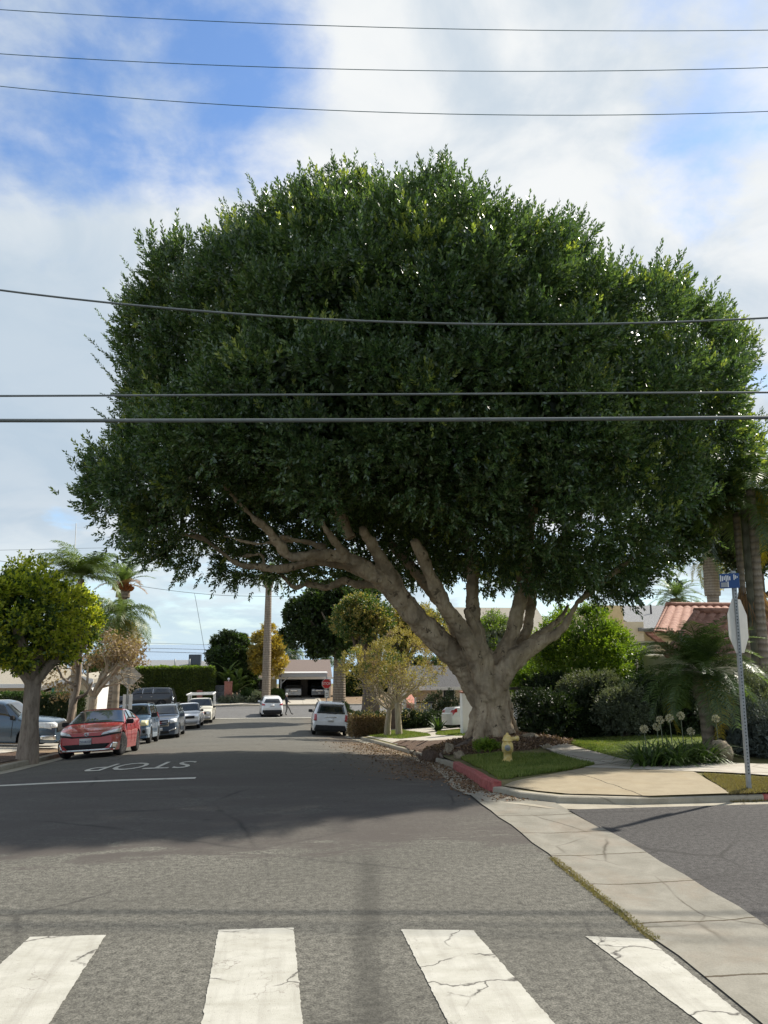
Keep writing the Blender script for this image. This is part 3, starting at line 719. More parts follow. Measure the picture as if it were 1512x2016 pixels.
# further down the right side
drape('driveway', [(4.3, 25.5), (4.25, 34), (4.1, 46), (3.8, 58)], [(13, 25.5), (14, 34), (14, 46), (14, 58)], M['concrete'], .012, 30, 14)
_, aAB = drape('verge_lawn', P2([(716, 1447), (745, 1452), (790, 1455), (848, 1449)]), P2([(718, 1444), (745, 1440), (790, 1438), (842, 1446)]), M['lawn'], .03)
blades('grass', aAB, 16000, .08, M['blade'], .02)
_, bAB = drape('yard_lawn', P2([(858, 1447), (900, 1449), (925, 1449)]), P2([(862, 1441), (900, 1438), (925, 1438)]), M['lawn'], .03)
blades('grass', bAB, 7000, .08, M['blade'], .02)
_, cAB = drape('verge_lawn', P2([(679, 1436), (700, 1436)]), P2([(679, 1428), (700, 1428)]), M['lawn'], .03, 8, 4)
blades('grass', cAB, 4000, .08, M['blade'], .025)
drape('leaf_litter_ground', P2([(775, 1463), (810, 1478), (850, 1492), (890, 1490)]), P2([(790, 1458), (850, 1459), (895, 1456), (930, 1455)]), M['mulch'], .022, jag=.05)
# left side
_, mAB = drape('tree_pit', [(-7.1, 19), (-7.15, 24), (-7.4, 27)], [(-8.6, 19), (-8.6, 24), (-8.9, 27)], M['mulch'], .012)
_, eAB = drape('parkway_grass', [(-6.95, 17), (-6.95, 20.5)], [(-9, 17), (-8.6, 20.7)], M['dry_lawn'], .02); blades('grass', eAB, 9000, .07, M['blade'])
drape('sidewalk', [(-8.6, 16), (-8.7, 27), (-9.2, 40), (-9.4, 62)], [(-10.2, 16), (-10.3, 27), (-10.8, 40), (-11, 62)], M['concrete'], .02, 40, 4)
_, fAB = drape('dry_lawn', [(-10.3, 20), (-10.4, 29.5)], [(-22, 20), (-22, 29.5)], M['dry_lawn'], .012); blades('dry_grass', fAB, 14000, .07, M['dry_blade'], .02)
drape('driveway', [(-7.35, 30.5), (-7.7, 34.5)], [(-26, 30.5), (-26, 34.5)], M['concrete'], .026, 8, 20)
drape('driveway', [(-7, 79.4), (4, 79.4)], [(-7, 92), (4, 92)], M['concrete'], .01, 8, 8)

# fallen leaves
def litter(name, pts, n, size, m, dz=.02):
    P = np.asarray(pts); b = np.column_stack([P, [G(x, y)+dz for x, y in P]]); d = RNG.normal(size=(len(P), 3))*np.array([1, 1, .25])
    o = link(name, qmesh(name, leaves(b, d, size*RNG.uniform(.6, 1.3, len(P)), .5)), m); o['kind'] = 'stuff'; return o
pts = []
for _ in range(5200):
    y = RNG.uniform(11.8, 34); x = xkr(y) - abs(RNG.normal())*(.30 if y < 15 else .8) - .02
    if RNG.uniform() < .75 or y > 16: pts.append((x, y))
litter('fallen_leaves', pts, 0, .055, M['litter'])
pts = [(x, y) for x, y in zip(2.95+RNG.normal(size=900)*.06, RNG.uniform(4.5, 9.5, 900))]
o = blades('gutter_weeds', (np.array([[2.9, 6.2], [2.9, 8.6]]), np.array([[2.99, 6.2], [2.99, 8.6]])), 3600, .026, M['dry_blade'], .006, .004, 1.3)
# painted markings (parts of the street)
def mark_quad(name, corners, m, dz=.006, n=10, jag=.0):
    c = np.array(corners); u = np.linspace(0, 1, n)[:, None]; A = c[0]*(1-u)+c[1]*u; B = c[3]*(1-u)+c[2]*u
    if jag: B[:, 0] = np.minimum(B[:, 0], 2.90); A[:, 0] = np.minimum(A[:, 0], B[:, 0]-.03)
    uu = np.linspace(0, 1, 5)[None, :, None]; Pm = A[:, None]*(1-uu)+B[:, None]*uu
    if jag: Pm = Pm + RNG.normal(size=Pm.shape)*jag*np.minimum(1, (B[:, 0]-A[:, 0])*3)[:, None, None]
    return grid_sheet(name, Pm[..., 0], Pm[..., 1], road_z(Pm[..., 0], Pm[..., 1])+dz, m, None, road)
def stripe(tl, tr, dl, dr):
    a = gp(*tl); b = gp(*tr); sl_ = [gp(*dl)-a, gp(*dr)-b]
    e = [a + s/abs(s[1])*2.9 if False else a + (s/abs(s[1]))*2.9 for s, a in ((sl_[0], a), (sl_[1], b))]
    mark_quad('crosswalk_stripe', [a, e[0], e[1], b], M['mark'], .006, 110, .0028)
stripe((430, 1832), (578, 1830), (398, 2012), (595, 2012)); stripe((790, 1832), (931, 1835), (880, 2012), (1084, 2012))
stripe((1152, 1845), (1298, 1851), (1370, 2012), (1512, 2012-28)); stripe((58, 1848), (209, 1843), (-120, 2012), (102, 2012))
a, b = gp(0, 1548), gp(385, 1532.5)
mark_quad('stop_line', [(-6.6, a[1]-.12), (-6.6, a[1]+.17), (b[0], b[1]+.17), (b[0], b[1]-.12)], M['mark_far'], .007, 24, .006)
mark_quad('stop_line', [(-7.1, 62.3), (-7.1, 62.75), (3.4, 62.75), (3.4, 62.3)], M['mark_far'], .03)
# STOP lettering facing the oncoming lane
me = text_mesh('STOP', 1.0); bm = bmesh.new(); bm.from_mesh(me)
for _ in range(2): bmesh.ops.subdivide_edges(bm, edges=[e for e in bm.edges if e.calc_length() > .12], cuts=2)
bmesh.ops.triangulate(bm, faces=bm.faces)
xs_ = [v.co.x for v in bm.verts]; ys_ = [v.co.y for v in bm.verts]; wx = max(xs_)-min(xs_); hy = max(ys_)-min(ys_); cxx = (max(xs_)+min(xs_))/2; cyy = (max(ys_)+min(ys_))/2
pl, pr = gp(183, 1512), gp(378, 1506); c0 = gp(281, 1508.5); wS = pr[0]-pl[0]
print('STOP', pl, pr, c0, wS)
for vv in bm.verts:
    x = c0[0] - (vv.co.x-cxx)/wx*wS; y = c0[1] - (vv.co.y-cyy)/hy*2.3
    vv.co = (x, y, float(road_z(x, y))+.012)
me2 = bpy.data.meshes.new('stop_lettering'); bm.to_mesh(me2); bm.free(); link('stop_lettering', me2, M['mark_far'], road)
# ------------------------------------------------------------------ the big fig tree
YT = TREE[1]
def tp(px, py, dy=0.0): return at(px, py, YT+dy)
fz = float(zR(*TREE))
tree = empty('fig_tree', (TREE[0], TREE[1], fz), 0, 'huge broad fig tree with pale forked trunk and dense dark green dome', 'tree')
to = np.array([TREE[0], TREE[1], fz])
S = 1/ (1514/YT/1.0)                      # metres per full-size pixel at the trunk
m = Merge(); rsn = 0
def limb(pts, wid, n=12, wob=.09, sub=6, ridge=0, ra=0.0):
    global rsn; rsn += 1
    P = [tp(p[0], p[1], p[2] if len(p) > 2 else 0)-to for p in pts]
    m.tube(P, [w_*S*.395 for w_ in wid], n, sub, wob=wob, seed=rsn, ridge=ridge, ridge_amp=ra)
limb([(968, 1475), (968, 1440), (967, 1405), (965, 1370), (963, 1335), (961, 1300), (960, 1275)], [118, 92, 72, 66, 56, 40, 14], 40, .06, 8, 9, .06)
# buttress roots and fused stems
for k, (bx, tx, bw, tw, dy) in enumerate([(926, 935, 26, 24, -.1), (945, 948, 34, 30, -.45), (975, 968, 40, 34, -.5), (1003, 990, 30, 26, -.35), (1016, 1000, 20, 20, .05), (1010, 992, 30, 30, .4), (935, 940, 30, 30, .4)]):
    bx = 968+(bx-968)*.92; tx = 968+(tx-968)*.72
    limb([(bx + (bx-968)*.30, 1468, dy*1.35), (bx, 1435, dy), ((bx+tx)/2+1, 1385, dy*.6), (tx, 1330, dy*.3)], [bw*1.3, bw*.95, tw*.72, tw*.6], 12, .14)
limb([(950, 1430, .05), (942, 1385, .1), (925, 1335, .1), (900, 1298, .0), (860, 1258, -.2), (824, 1220, -.4), (790, 1182, -.6), (752, 1144, -.9), (716, 1118, -1.2), (684, 1099, -1.4), (650, 1094, -1.6), (618, 1093, -1.8), (572, 1095, -2.0), (540, 1062, -2.3), (525, 1039, -2.5), (499, 1023, -2.8)],
     [24, 46, 56, 62, 62, 57, 52, 43, 38, 32, 29, 26, 22, 20, 18, 12], 14)
limb([(735, 1135, -.8), (714, 1128, -.7), (684, 1115, -.5), (651, 1110, -.4), (615, 1104, -.4), (575, 1117, -.2), (535, 1120, 0), (502, 1115, .2), (472, 1112, .2), (440, 1090, .1), (403, 1062, 0), (375, 1042, 0)], [26, 25, 23, 21, 20, 21, 20, 15, 12, 11, 9, 5])
limb([(775, 1168, -.3), (744, 1152, .3), (701, 1150, .6), (677, 1142, .8), (656, 1152, .9), (634, 1157, 1.0), (601, 1149, 1.2), (582, 1157, 1.3), (562, 1140, 1.4), (543, 1122, 1.5)], [22, 20, 19, 18, 16, 16, 14, 13, 9, 5])
limb([(690, 1100, -1.4), (668, 1078, -1.7), (648, 1052, -2.0), (630, 1020, -2)], [22, 20, 14, 8]); limb([(572, 1060, -2), (555, 1058, -1.5), (535, 1067, -1.2), (500, 1070, -1), (440, 1055, -.6)], [10, 9, 8, 7, 4])
limb([(640, 1080, -1.2), (610, 1068, -1.3), (560, 1063, -1.6)], [18, 15, 9]); limb([(520, 1110, .1), (515, 1092, .1), (490, 1094, .3), (455, 1097, .5)], [8, 8, 7, 4])
limb([(795, 1190, -.6), (772, 1140, -.9), (752, 1105, -1.2), (730, 1068, -1.5), (712, 1040, -1.8)], [44, 40, 32, 26, 16]); limb([(910, 1275, .2), (888, 1215, .5), (861, 1178, .8), (818, 1125, 1.1), (790, 1092, 1.5), (768, 1070, 1.7)], [40, 36, 33, 30, 26, 18])
limb([(952, 1430, -.05), (952, 1385, -.2), (948, 1345, -.3), (936, 1300, -.4), (916, 1252, -.6), (896, 1222, -.8), (879, 1198, -1.0), (862, 1165, -1.2), (847, 1132, -1.4), (832, 1098, -1.6), (815, 1062, -1.8)], [20, 40, 44, 44, 42, 38, 38, 34, 30, 28, 20])
limb([(962, 1432, -.05), (962, 1388, -.2), (957, 1350, -.3), (950, 1305, -.25), (940, 1258, -.2), (931, 1214, -.1), (930, 1165, 0), (932, 1119, .1), (924, 1074, .2), (918, 1020, .3)], [24, 50, 56, 54, 46, 34, 34, 32, 30, 20], 14, .12, 6, 6, .06)
limb([(945, 1262, -.3), (928, 1225, -.45), (917, 1198, -.5)], [24, 26, 16])
limb([(972, 1430, .05), (968, 1380, .1), (970, 1350, .1), (976, 1312, .0), (992, 1278, -.1), (1008, 1250, -.2), (1019, 1205, -.3), (1027, 1164, -.4), (1030, 1110, -.5)], [14, 30, 34, 36, 38, 38, 36, 34, 24])
limb([(1000, 1300, .2), (1022, 1268, .5), (1038, 1240, .7), (1044, 1200, .9), (1048, 1160, 1.1), (1050, 1110, 1.2)], [40, 34, 28, 26, 24, 16])
limb([(985, 1435, -.05), (980, 1395, -.15), (978, 1365, -.2), (990, 1325, -.3), (1015, 1296, -.3), (1045, 1274, -.4), (1068, 1263, -.5), (1091, 1250, -.6), (1112, 1230, -.7), (1126, 1207, -.8), (1140, 1180, -.9)], [18, 40, 50, 54, 52, 40, 32, 26, 20, 15, 10], 14)
limb([(1035, 1276, 0), (1060, 1252, .3), (1082, 1236, .5), (1100, 1220, .6), (1120, 1190, .8)], [26, 22, 20, 16, 8])
for (a_, b_, c_, d_) in [((560, 1075, -2), (480, 1000, -2.4), (420, 930, -2.6), 12), ((690, 1060, -1.6), (650, 960, -1.5), (600, 860, -1.4), 18), ((918, 1050, .3), (880, 900, 0), (840, 700, 0), 26),
                         ((1030, 1140, -.5), (1060, 950, -1), (1130, 780, -1), 24), ((1048, 1150, 1), (1150, 1000, 2), (1280, 850, 2.5), 20), ((1140, 1185, -.9), (1230, 1110, -1.4), (1330, 1040, -1.6), 11), ((400, 1060, 0), (320, 1040, .5), (250, 1000, .6), 8)]:
    limb([a_, b_, c_], [d_*1.5, d_, d_*.4], 8)
tr = m.build('trunk', M['ficus_bark'], tree)
rm = tr.modifiers.new('merge_limbs', 'REMESH'); rm.mode = 'VOXEL'; rm.voxel_size = .032; rm.use_smooth_shade = True
sm = tr.modifiers.new('soften', 'SMOOTH'); sm.factor = .5; sm.iterations = 4
tx = bpy.data.textures.new('bark_lumps', 'CLOUDS'); tx.noise_scale = .28; tx.noise_depth = 3
dm = tr.modifiers.new('bark_lumps', 'DISPLACE'); dm.texture = tx; dm.strength = .13; dm.mid_level = .5; dm.texture_coords = 'LOCAL'
tx2 = bpy.data.textures.new('bark_knots', 'CLOUDS'); tx2.noise_scale = .09; tx2.noise_depth = 3
dm2 = tr.modifiers.new('bark_knots', 'DISPLACE'); dm2.texture = tx2; dm2.strength = .045; dm2.mid_level = .5; dm2.texture_coords = 'LOCAL'

# crown: real dome around the limbs, outline measured from the trunk's distance
OUT = [(1450, 1020), (1490, 930), (1497, 820), (1478, 700), (1385, 605), (1290, 560), (1185, 475), (1080, 440), (935, 372), (790, 345), (610, 352), (430, 402), (350, 458), (290, 520), (245, 600), (232, 700), (205, 800), (178, 900), (172, 1020), (215, 1085), (320, 1150), (440, 1190), (560, 1200),
       (650, 1210), (760, 1215), (880, 1220), (1000, 1225), (1100, 1230), (1220, 1235), (1320, 1160), (1400, 1095)]
cpx = (830, 800)
CC = tp(*cpx)
ang = np.array([math.atan2(cpx[1]-y, x-cpx[0]) for x, y in OUT]); rad = np.array([math.hypot(x-cpx[0], y-cpx[1]) for x, y in OUT])*S
# measured trim so that the finished leafy outline, not the clump centres, meets the outline above
rad *= np.array([1.07, 1.081, 1.019, 1.051, 0.733, 0.64, 0.941, 0.795, 0.809, 0.917, 0.868, 0.956, 0.92, 0.893, 1.028, 1.087, 1.048, 0.848, 1.032, 1.079] + [1.06]*9 + [1.08, 1.08])
od = np.argsort(ang); ang = ang[od]; rad = rad[od]; ang = np.concatenate([ang-2*pi, ang, ang+2*pi]); rad = np.tile(rad, 3)
DEP = 7.0
FF = [(120, 1060), (250, 1085), (340, 1030), (430, 985), (520, 985), (650, 1035), (730, 1015), (820, 1035), (915, 1060), (1020, 1130), (1130, 1180), (1240, 1205), (1330, 1125), (1420, 1055), (1520, 1010)]
FB = [(120, 1050), (220, 1100), (330, 1150), (440, 1168), (560, 1185), (700, 1185), (900, 1165), (1000, 1160), (1130, 1180), (1240, 1190), (1330, 1120), (1420, 1050), (1520, 1000)]
FF = np.array([at(x, y, YT-3.0)[[0, 2]] for x, y in FF]); FB = np.array([at(x, y, YT+3.5)[[0, 2]] for x, y in FB])
def floor_z(x, y):
    a = np.interp(x, FF[:, 0], FF[:, 1]); b = np.interp(x, FB[:, 0], FB[:, 1]); t = sst(YT-1.0, YT+2.2, y)
    return a*(1-t) + b*t + .30*np.sin(x*1.7)*np.sin(y*1.3)
def crown_pt(d, s, inset=1.15, lift=.85):
    th = np.arctan2(d[:, 2], d[:, 0]); Rr = np.interp(th, ang, rad)*(.98 - .045*np.clip(d[:, 2], 0, 1)) - inset
    p = CC + np.stack([d[:, 0]*Rr, d[:, 1]*DEP, d[:, 2]*Rr], 1)*np.asarray(s)[:, None]
    fl = floor_z(p[:, 0], p[:, 1]) + lift
    p[:, 2] = np.where(p[:, 2] < fl, fl + (fl - p[:, 2])*.10, p[:, 2])
    return p
rs = np.random.default_rng(5)
d = rand_dirs(30000, rs)
# rejection so that clumps cover the shell evenly
keep = []; pts = crown_pt(d, np.ones(len(d))*.95 )
cell = {}
for i in range(len(d)):
    p = pts[i]; key = tuple((p//1.0).astype(int)); ok = True
    for dx in (-2, -1, 0, 1, 2):
        for dy in (-2, -1, 0, 1, 2):
            for dz_ in (-2, -1, 0, 1, 2):
                for j in cell.get((key[0]+dx, key[1]+dy, key[2]+dz_), ()):
                    if np.sum((pts[j]-p)**2) < .98**2: ok = False; break
                if not ok: break
            if not ok: break
        if not ok: break
    if ok: keep.append(i); cell.setdefault(key, []).append(i)
keep = np.array(keep)
front = pts[keep][:, 1] < CC[1] + 3.5
keep = keep[front | (rs.uniform(0, 1, len(keep)) < .55)]
ds = d[keep]; K = len(keep)
sf = 1 - np.abs(rs.normal(size=K))*.04 + rs.uniform(-.015, .025, K)
cl = np.column_stack([crown_pt(ds, sf), rs.uniform(.62, .95, K)])
near = cl[:, 1] < CC[1] + 2
print('ficus clumps', K, near.sum())
Q = []; mi = []
ups = .42
for grp, per, nl, L in ((cl[near], 84, 14, .14), (cl[~near], 60, 12, .17)):
    q = clump_crown(grp, per, nl, .42, L, .44, CC, up=ups, spread=.8, out=1.0, rs=rs, rin=.6)
    Q.append(q); mm = np.zeros(len(q), int)
    # young pale tips on some clumps, more to the right as painted sunlight
    kk = len(grp); yo = rs.uniform(0, 1, kk) < .14 + .22*sst(7.5, 11, grp[:, 0])
    tipm = (np.arange(len(q)) % nl) > nl*.45
    spr = rs.uniform(0, 1, kk*per) < .4
    mm[np.repeat(yo, per*nl) & tipm & np.repeat(spr, nl)] = 1
    mi.append(mm)
# upright leader shoots breaking the outline
sh = d[rs.choice(len(d), 520, replace=False)]; sh = sh[sh[:, 2] > -.25]
b0 = crown_pt(sh, np.full(len(sh), 1.0), .55, .3); ax = unit(sh*.7 + np.array([0, 0, .8]) + rs.normal(size=sh.shape)*.2)
for tstep in (0, .28, .56, .84):
    q = sprays(b0+ax*tstep, ax, 14, .34, .125*(1-.25*tstep), .42, .75, rs); Q.append(q); mi.append(np.where(rs.uniform(0, 1, len(q)) < .06, 1, 0))
# upright leafy tufts standing out of the dome
nc = cl[near]; nc = nc[nc[:, 2] > 4.8]; rep = np.repeat(nc, 3, 0)
tu = unit(unit(rep[:, :3]-CC)*.8 + np.array([0, -.15, .55]) + rs.normal(size=(len(rep), 3))*.5)
tb = rep[:, :3] + tu*rep[:, 3:4]*.85; ta = unit(tu*.45 + np.array([0, 0, .85]) + rs.normal(size=tu.shape)*.15); yt = rs.uniform(0, 1, len(tu)) < .16 + .25*sst(7.5, 11, tb[:, 0])  # pale tufts get commoner rightward, painting in the sunny side
for k in range(13):
    off = rs.normal(size=tu.shape)*.26*np.array([1, 1, .4])*(1 if k else 0); hh = (.0 if k else .30)
    b_ = tb + off + ta*(hh + .22*(1 - np.linalg.norm(off, axis=1, keepdims=True)/.5)); ax_ = unit(ta + off*.9)
    q = sprays(b_, ax_, 13, .36, .135, .43, .8, rs); Q.append(q); mi.append(np.where(np.repeat(yt, 13) & ((np.arange(len(q)) % 13) > 5), 1, 0))
# inner leaves so the dome is dense, hollow beneath around the limbs
n = 170000; dd = rand_dirs(n, rs); s_ = rs.uniform(.3, 1, n)**.7*.97; p = crown_pt(dd, s_)
ok = ~((p[:, 2] < 6.2) & (np.hypot(p[:, 0]-CC[0], p[:, 1]-CC[1]) < 5.5) & (p[:, 1] < CC[1]+3.0)); ok &= ~((p[:, 0] > 8.5) & (p[:, 2] < 6.5) & (rs.uniform(0, 1, len(p)) < .85)); p = p[ok]
Q.append(leaves(p, rand_dirs(len(p), rs), np.interp(np.linalg.norm((p-CC)/np.array([9, 7, 7]), axis=1), [.55, .80], [.38, .16])*rs.uniform(.7, 1.3, len(p)), .5, rs=rs)); mi.append(np.zeros(len(p), int))
n = 9000; dd = rand_dirs(n, rs); s_ = rs.uniform(.35, .8, n); p = crown_pt(dd, s_); p = p[p[:, 2] > 7.0]
Q.append(leaves(p, rand_dirs(len(p), rs), .8*rs.uniform(.7, 1.3, len(p)), .7, rs=rs)); mi.append(np.zeros(len(p), int))
n = 70000; dd = rand_dirs(n, rs); dd = dd[dd[:, 2] > -.2]; p = crown_pt(dd, rs.uniform(.80, .985, len(dd)))
Q.append(leaves(p, rand_dirs(len(p), rs), .17*rs.uniform(.7, 1.3, len(p)), .55, rs=rs)); mi.append(np.zeros(len(p), int))
# hanging sprays along the lower rim
hd = d[(d[:, 2] < -.1) & (d[:, 2] > -.75)][:420]; hb = crown_pt(hd, rs.uniform(.92, 1.03, len(hd)), .6, .35)
for tstep in (0, .25, .5):
    hx = unit(hd*np.array([1, 1, 0])*.5 + np.array([0, 0, -.7]) + rs.normal(size=hd.shape)*.25)
    q = sprays(hb+hx*tstep, hx, 12, .3, .14, .45, .8, rs); Q.append(q); mi.append(np.zeros(len(q), int))
Q = np.concatenate(Q) - to; mi = np.concatenate(mi)
print('ficus leaves', len(Q))
crown = link('crown', qmesh('crown', Q, mi), [M['ficus_leaf'], M['ficus_young_lit']], tree)
# ------------------------------------------------------------------ vehicles
class Car:
    """lofted body; local y runs from the tail (-L/2) to the nose (+L/2)"""
    def __init__(s, L, W, H, top, belt, wheels, wr=.33, sill=.22, nose=(.22, .12), tail=(.26, .08), tumble=.16, roof_r=.07, low=.97):
        s.L, s.W, s.H = L, W, H; s.top = np.array(top, float); s.belt = np.array(belt, float); s.wh = wheels; s.wr = wr; s.sill = sill
        s.nose = nose; s.tail = tail; s.tumble = tumble; s.roof_r = roof_r; s.low = low
    def y(s, t): return s.L/2 - t*s.L
    def _sm(s, A, t): return sum(np.interp(t+o, A[:, 0], A[:, 1]) for o in (-.012, 0, .012))/3
    def zt(s, t): return float(s._sm(s.top, t))*s.H
    def zb(s, t): return min(float(s._sm(s.belt, t))*s.H, s.zt(t)-.012)
    def wid(s, t):
        a = t*s.L; b = (1-t)*s.L; w_ = 1.0
        if a < s.nose[0]*3: w_ -= s.nose[1]*(1-a/(s.nose[0]*3))**2.6
        if b < s.tail[0]*3: w_ -= s.tail[1]*(1-b/(s.tail[0]*3))**2.6
        return s.W/2*w_
    def bottom(s, t):
        y = t*s.L; z = s.sill
        for wy in s.wh:
            Rr = s.wr*1.16; dy = y-wy
            if abs(dy) < Rr: z = max(z, s.wr + math.sqrt(Rr*Rr-dy*dy)*.98)
        return min(z, s.zb(t)-.06)
    def section(s, t):
        zb_, zt_, w_ = s.zb(t), s.zt(t), s.wid(t); z0 = s.bottom(t); P = []
        for f in np.linspace(0, 1, 8):
            z = z0 + (zb_-z0)*f; g = (z-s.sill)/max(zb_-s.sill, .05)
            x = w_*(s.low + (1-s.low)*sin(min(g/.55, 1)*pi/2) - .045*max(0, g-.6)/.4)
            P.append((x, z))
        ze = max(zb_+.004, zt_-s.roof_r); wb = w_*.955; we = wb - s.tumble*(ze-zb_)/(.5) - .01
        for f in (.2, .5, .8, 1.0): P.append((wb+(we-wb)*f + .012*sin(f*pi), zb_+(ze-zb_)*f))
        for a in (22, 45, 66, 80, 90): P.append((we*cos(R(a))**.55 if a < 90 else 0.0, ze+(zt_-ze)*sin(R(a))**.9))
        return np.array(P)
    def S(s, t, k, off=0.0):
        P = s.section(t); kk = np.arange(len(P)); p = np.array([np.interp(k, kk, P[:, 0]), s.y(t), np.interp(k, kk, P[:, 1])])
        if off:
            e = .004; q = s.section(min(t+e, 1)); q0 = s.section(max(t-e, 0))
            du = np.array([np.interp(k, kk, q[:, 0])-np.interp(k, kk, q0[:, 0]), -2*e*s.L, np.interp(k, kk, q[:, 1])-np.interp(k, kk, q0[:, 1])])
            k0, k1 = max(k-.3, 0), min(k+.3, len(P)-1)
            dv = np.array([np.interp(k1, kk, P[:, 0])-np.interp(k0, kk, P[:, 0]), 0, np.interp(k1, kk, P[:, 1])-np.interp(k0, kk, P[:, 1])])
            n = np.cross(dv, du); n /= np.linalg.norm(n)+1e-9
            if np.dot(n, p-np.array([0, p[1], s.H*.4])) < 0: n = -n
            p = p + n*off
        return p
    def body(s, m, parent, name='body'):
        ts = set(np.linspace(0, 1, 46)) | {.004, .012, .025, .04, .975, .99}
        for wy in s.wh:
            for a in np.linspace(-pi/2, pi/2, 15): ts.add((wy + s.wr*1.165*sin(a))/s.L)
        ts = sorted(t for t in ts if 0 <= t <= 1); V = []; Fc = []; n = None
        for t in ts:
            P = s.section(t); n = len(P); y = s.y(t)
            row = [(x, y, z) for x, z in P] + [(-x, y, z) for x, z in P[-2::-1]]; V += row
        r = 2*n-1
        for i in range(len(ts)-1):
            for j in range(r-1): Fc.append((i*r+j, (i+1)*r+j, (i+1)*r+j+1, i*r+j+1))
        Fc.append(tuple(range(r))); Fc.append(tuple(range((len(ts)-1)*r, len(ts)*r))[::-1])
        bm = bmesh.new(); bm.from_mesh(vf('t', V, Fc)); me = bm_mesh(name, bm)
        o = link(name, me, m, parent, True)
        md = o.modifiers.new('crease', 'EDGE_SPLIT'); md.split_angle = R(38); return o
    def patch(s, name, m, parent, t0, t1, k0, k1, off=.006, side=1, mirror=False, n=8, k=6, skew=(0, 0)):
        """a pane lying on the body between two stations"""
        V = []; Fc = []
        for sg in ((1, -1) if mirror else (side,)):
            b = len(V)
            for i in range(n+1):
                for j in range(k+1):
                    v_ = j/k; a = t0+skew[0]*v_; c = t1+skew[1]*v_; kk = k0+(k1-k0)*v_
                    p = s.S(a+(c-a)*i/n, kk, off); V.append((p[0]*sg, p[1], p[2]))
            for i in range(n):
                for j in range(k): Fc.append((b+i*(k+1)+j, b+(i+1)*(k+1)+j, b+(i+1)*(k+1)+j+1, b+i*(k+1)+j+1))
        o = link(name, vf(name, V, Fc), m, parent, True)
        sd = o.modifiers.new('thickness', 'SOLIDIFY'); sd.thickness = .012; sd.offset = 0; return o
    def glass_top(s, name, m, parent, t0, t1, kin=11.15, off=.006, n=10):
        V = []; Fc = []; ks = list(np.linspace(kin, 16, 7)); row = len(ks)*2-1
        for i in range(n+1):
            t = t0+(t1-t0)*i/n; P = [s.S(t, q, off) for q in ks]; V += [tuple(p) for p in P] + [(-p[0], p[1], p[2]) for p in P[-2::-1]]
        for i in range(n):
            for j in range(row-1): Fc.append((i*row+j, (i+1)*row+j, (i+1)*row+j+1, i*row+j+1))
        o = link(name, vf(name, V, Fc), m, parent, True); sd = o.modifiers.new('thickness', 'SOLIDIFY'); sd.thickness = .012; sd.offset = 0; return o
    def end_y(s, x, z, end=1):
        """surface y at the nose (+1) or tail (-1) for a point seen end-on"""
        for t in np.linspace(0, .42, 130):
            tt = t if end > 0 else 1-t; P = s.section(tt)
            if z <= s.zt(tt)+1e-6 and abs(x) <= np.interp(z, np.concatenate([[-1], P[:, 1]]), np.concatenate([[P[0, 0]], P[:, 0]]))+1e-6: return s.y(tt)
        return s.y(.2 if end > 0 else .8)
    def face(s, name, m, parent, corners, end=1, off=.012, n=8, k=4, thick=.03):
        """plate on the nose or tail; corners (x,z) anticlockwise from lower left"""
        c = np.array(corners, float); V = []; Fc = []
        for i in range(n+1):
            for j in range(k+1):
                u, v_ = i/n, j/k; p = (c[0]*(1-u)+c[1]*u)*(1-v_)+(c[3]*(1-u)+c[2]*u)*v_
                V.append((p[0], s.end_y(p[0], p[1], end)+end*off, p[1]))
        for i in range(n):
            for j in range(k): Fc.append((i*(k+1)+j, (i+1)*(k+1)+j, (i+1)*(k+1)+j+1, i*(k+1)+j+1))
        o = link(name, vf(name, V, Fc), m, parent, True)
        sd = o.modifiers.new('thickness', 'SOLIDIFY'); sd.thickness = thick; sd.offset = 0; return o
    def wheels(s, parent, spokes=5, rim=None, w=.21, steer=0.0, dark_hub=False):
        for i, wy in enumerate(s.wh):
            for sg in (1, -1):
                y = s.y(wy/s.L); x = sg*(s.W/2-.02-w/2); r = s.wr
                tp_ = [(r*.62, -w/2), (r*.66, -w/2-.004), (r*.9, -w/2), (r*.985, -w*.38), (r, -w*.2), (r, w*.2), (r*.985, w*.38), (r*.9, w/2), (r*.66, w/2+.004), (r*.62, w/2)]
                o = lathe('wheel', tp_, M['black'], parent, 26, 'x'); o.location = (x, y, r)
                if steer and i == 0: o.rotation_euler = (0, 0, steer)
                bm = bmesh.new(); xo = sg*(w/2-.015)
                for q in range(spokes):
                    a = 2*pi*q/spokes
                    add_box(bm, (xo, cos(a)*r*.33, sin(a)*r*.33), (.03, r*.6, r*.16), Matrix.Rotation(a, 3, 'X'))
                ring = 24
                for rr0, rr1 in ((r*.56, r*.66), (0.0, r*.14)):
                    vs = []
                    for q in range(ring):
                        a = 2*pi*q/ring; vs.append((bm.verts.new((xo, cos(a)*rr0, sin(a)*rr0)), bm.verts.new((xo, cos(a)*rr1, sin(a)*rr1)), bm.verts.new((xo-sg*.05, cos(a)*rr1, sin(a)*rr1))))
                    for q in range(ring):
                        A, B = vs[q], vs[(q+1) % ring]
                        if rr0 > 0: bm.faces.new((A[0], B[0], B[1], A[1]))
                        else: pass
                        bm.faces.new((A[1], B[1], B[2], A[2]))
                    if rr0 == 0: bm.faces.new([v[1] for v in vs])
                link('rim', bm_mesh('rim', bm), rim or M['alloy'], o)
    def under(s, parent):
        boxes('underbody', [((0, 0, s.sill+.13), (s.W*.70, s.L*.90, .30)), ((0, s.y(.5), s.sill+.02), (s.W*.86, (s.wh[1]-s.wh[0])-s.wr*2.4, .06))], M['black'], parent)
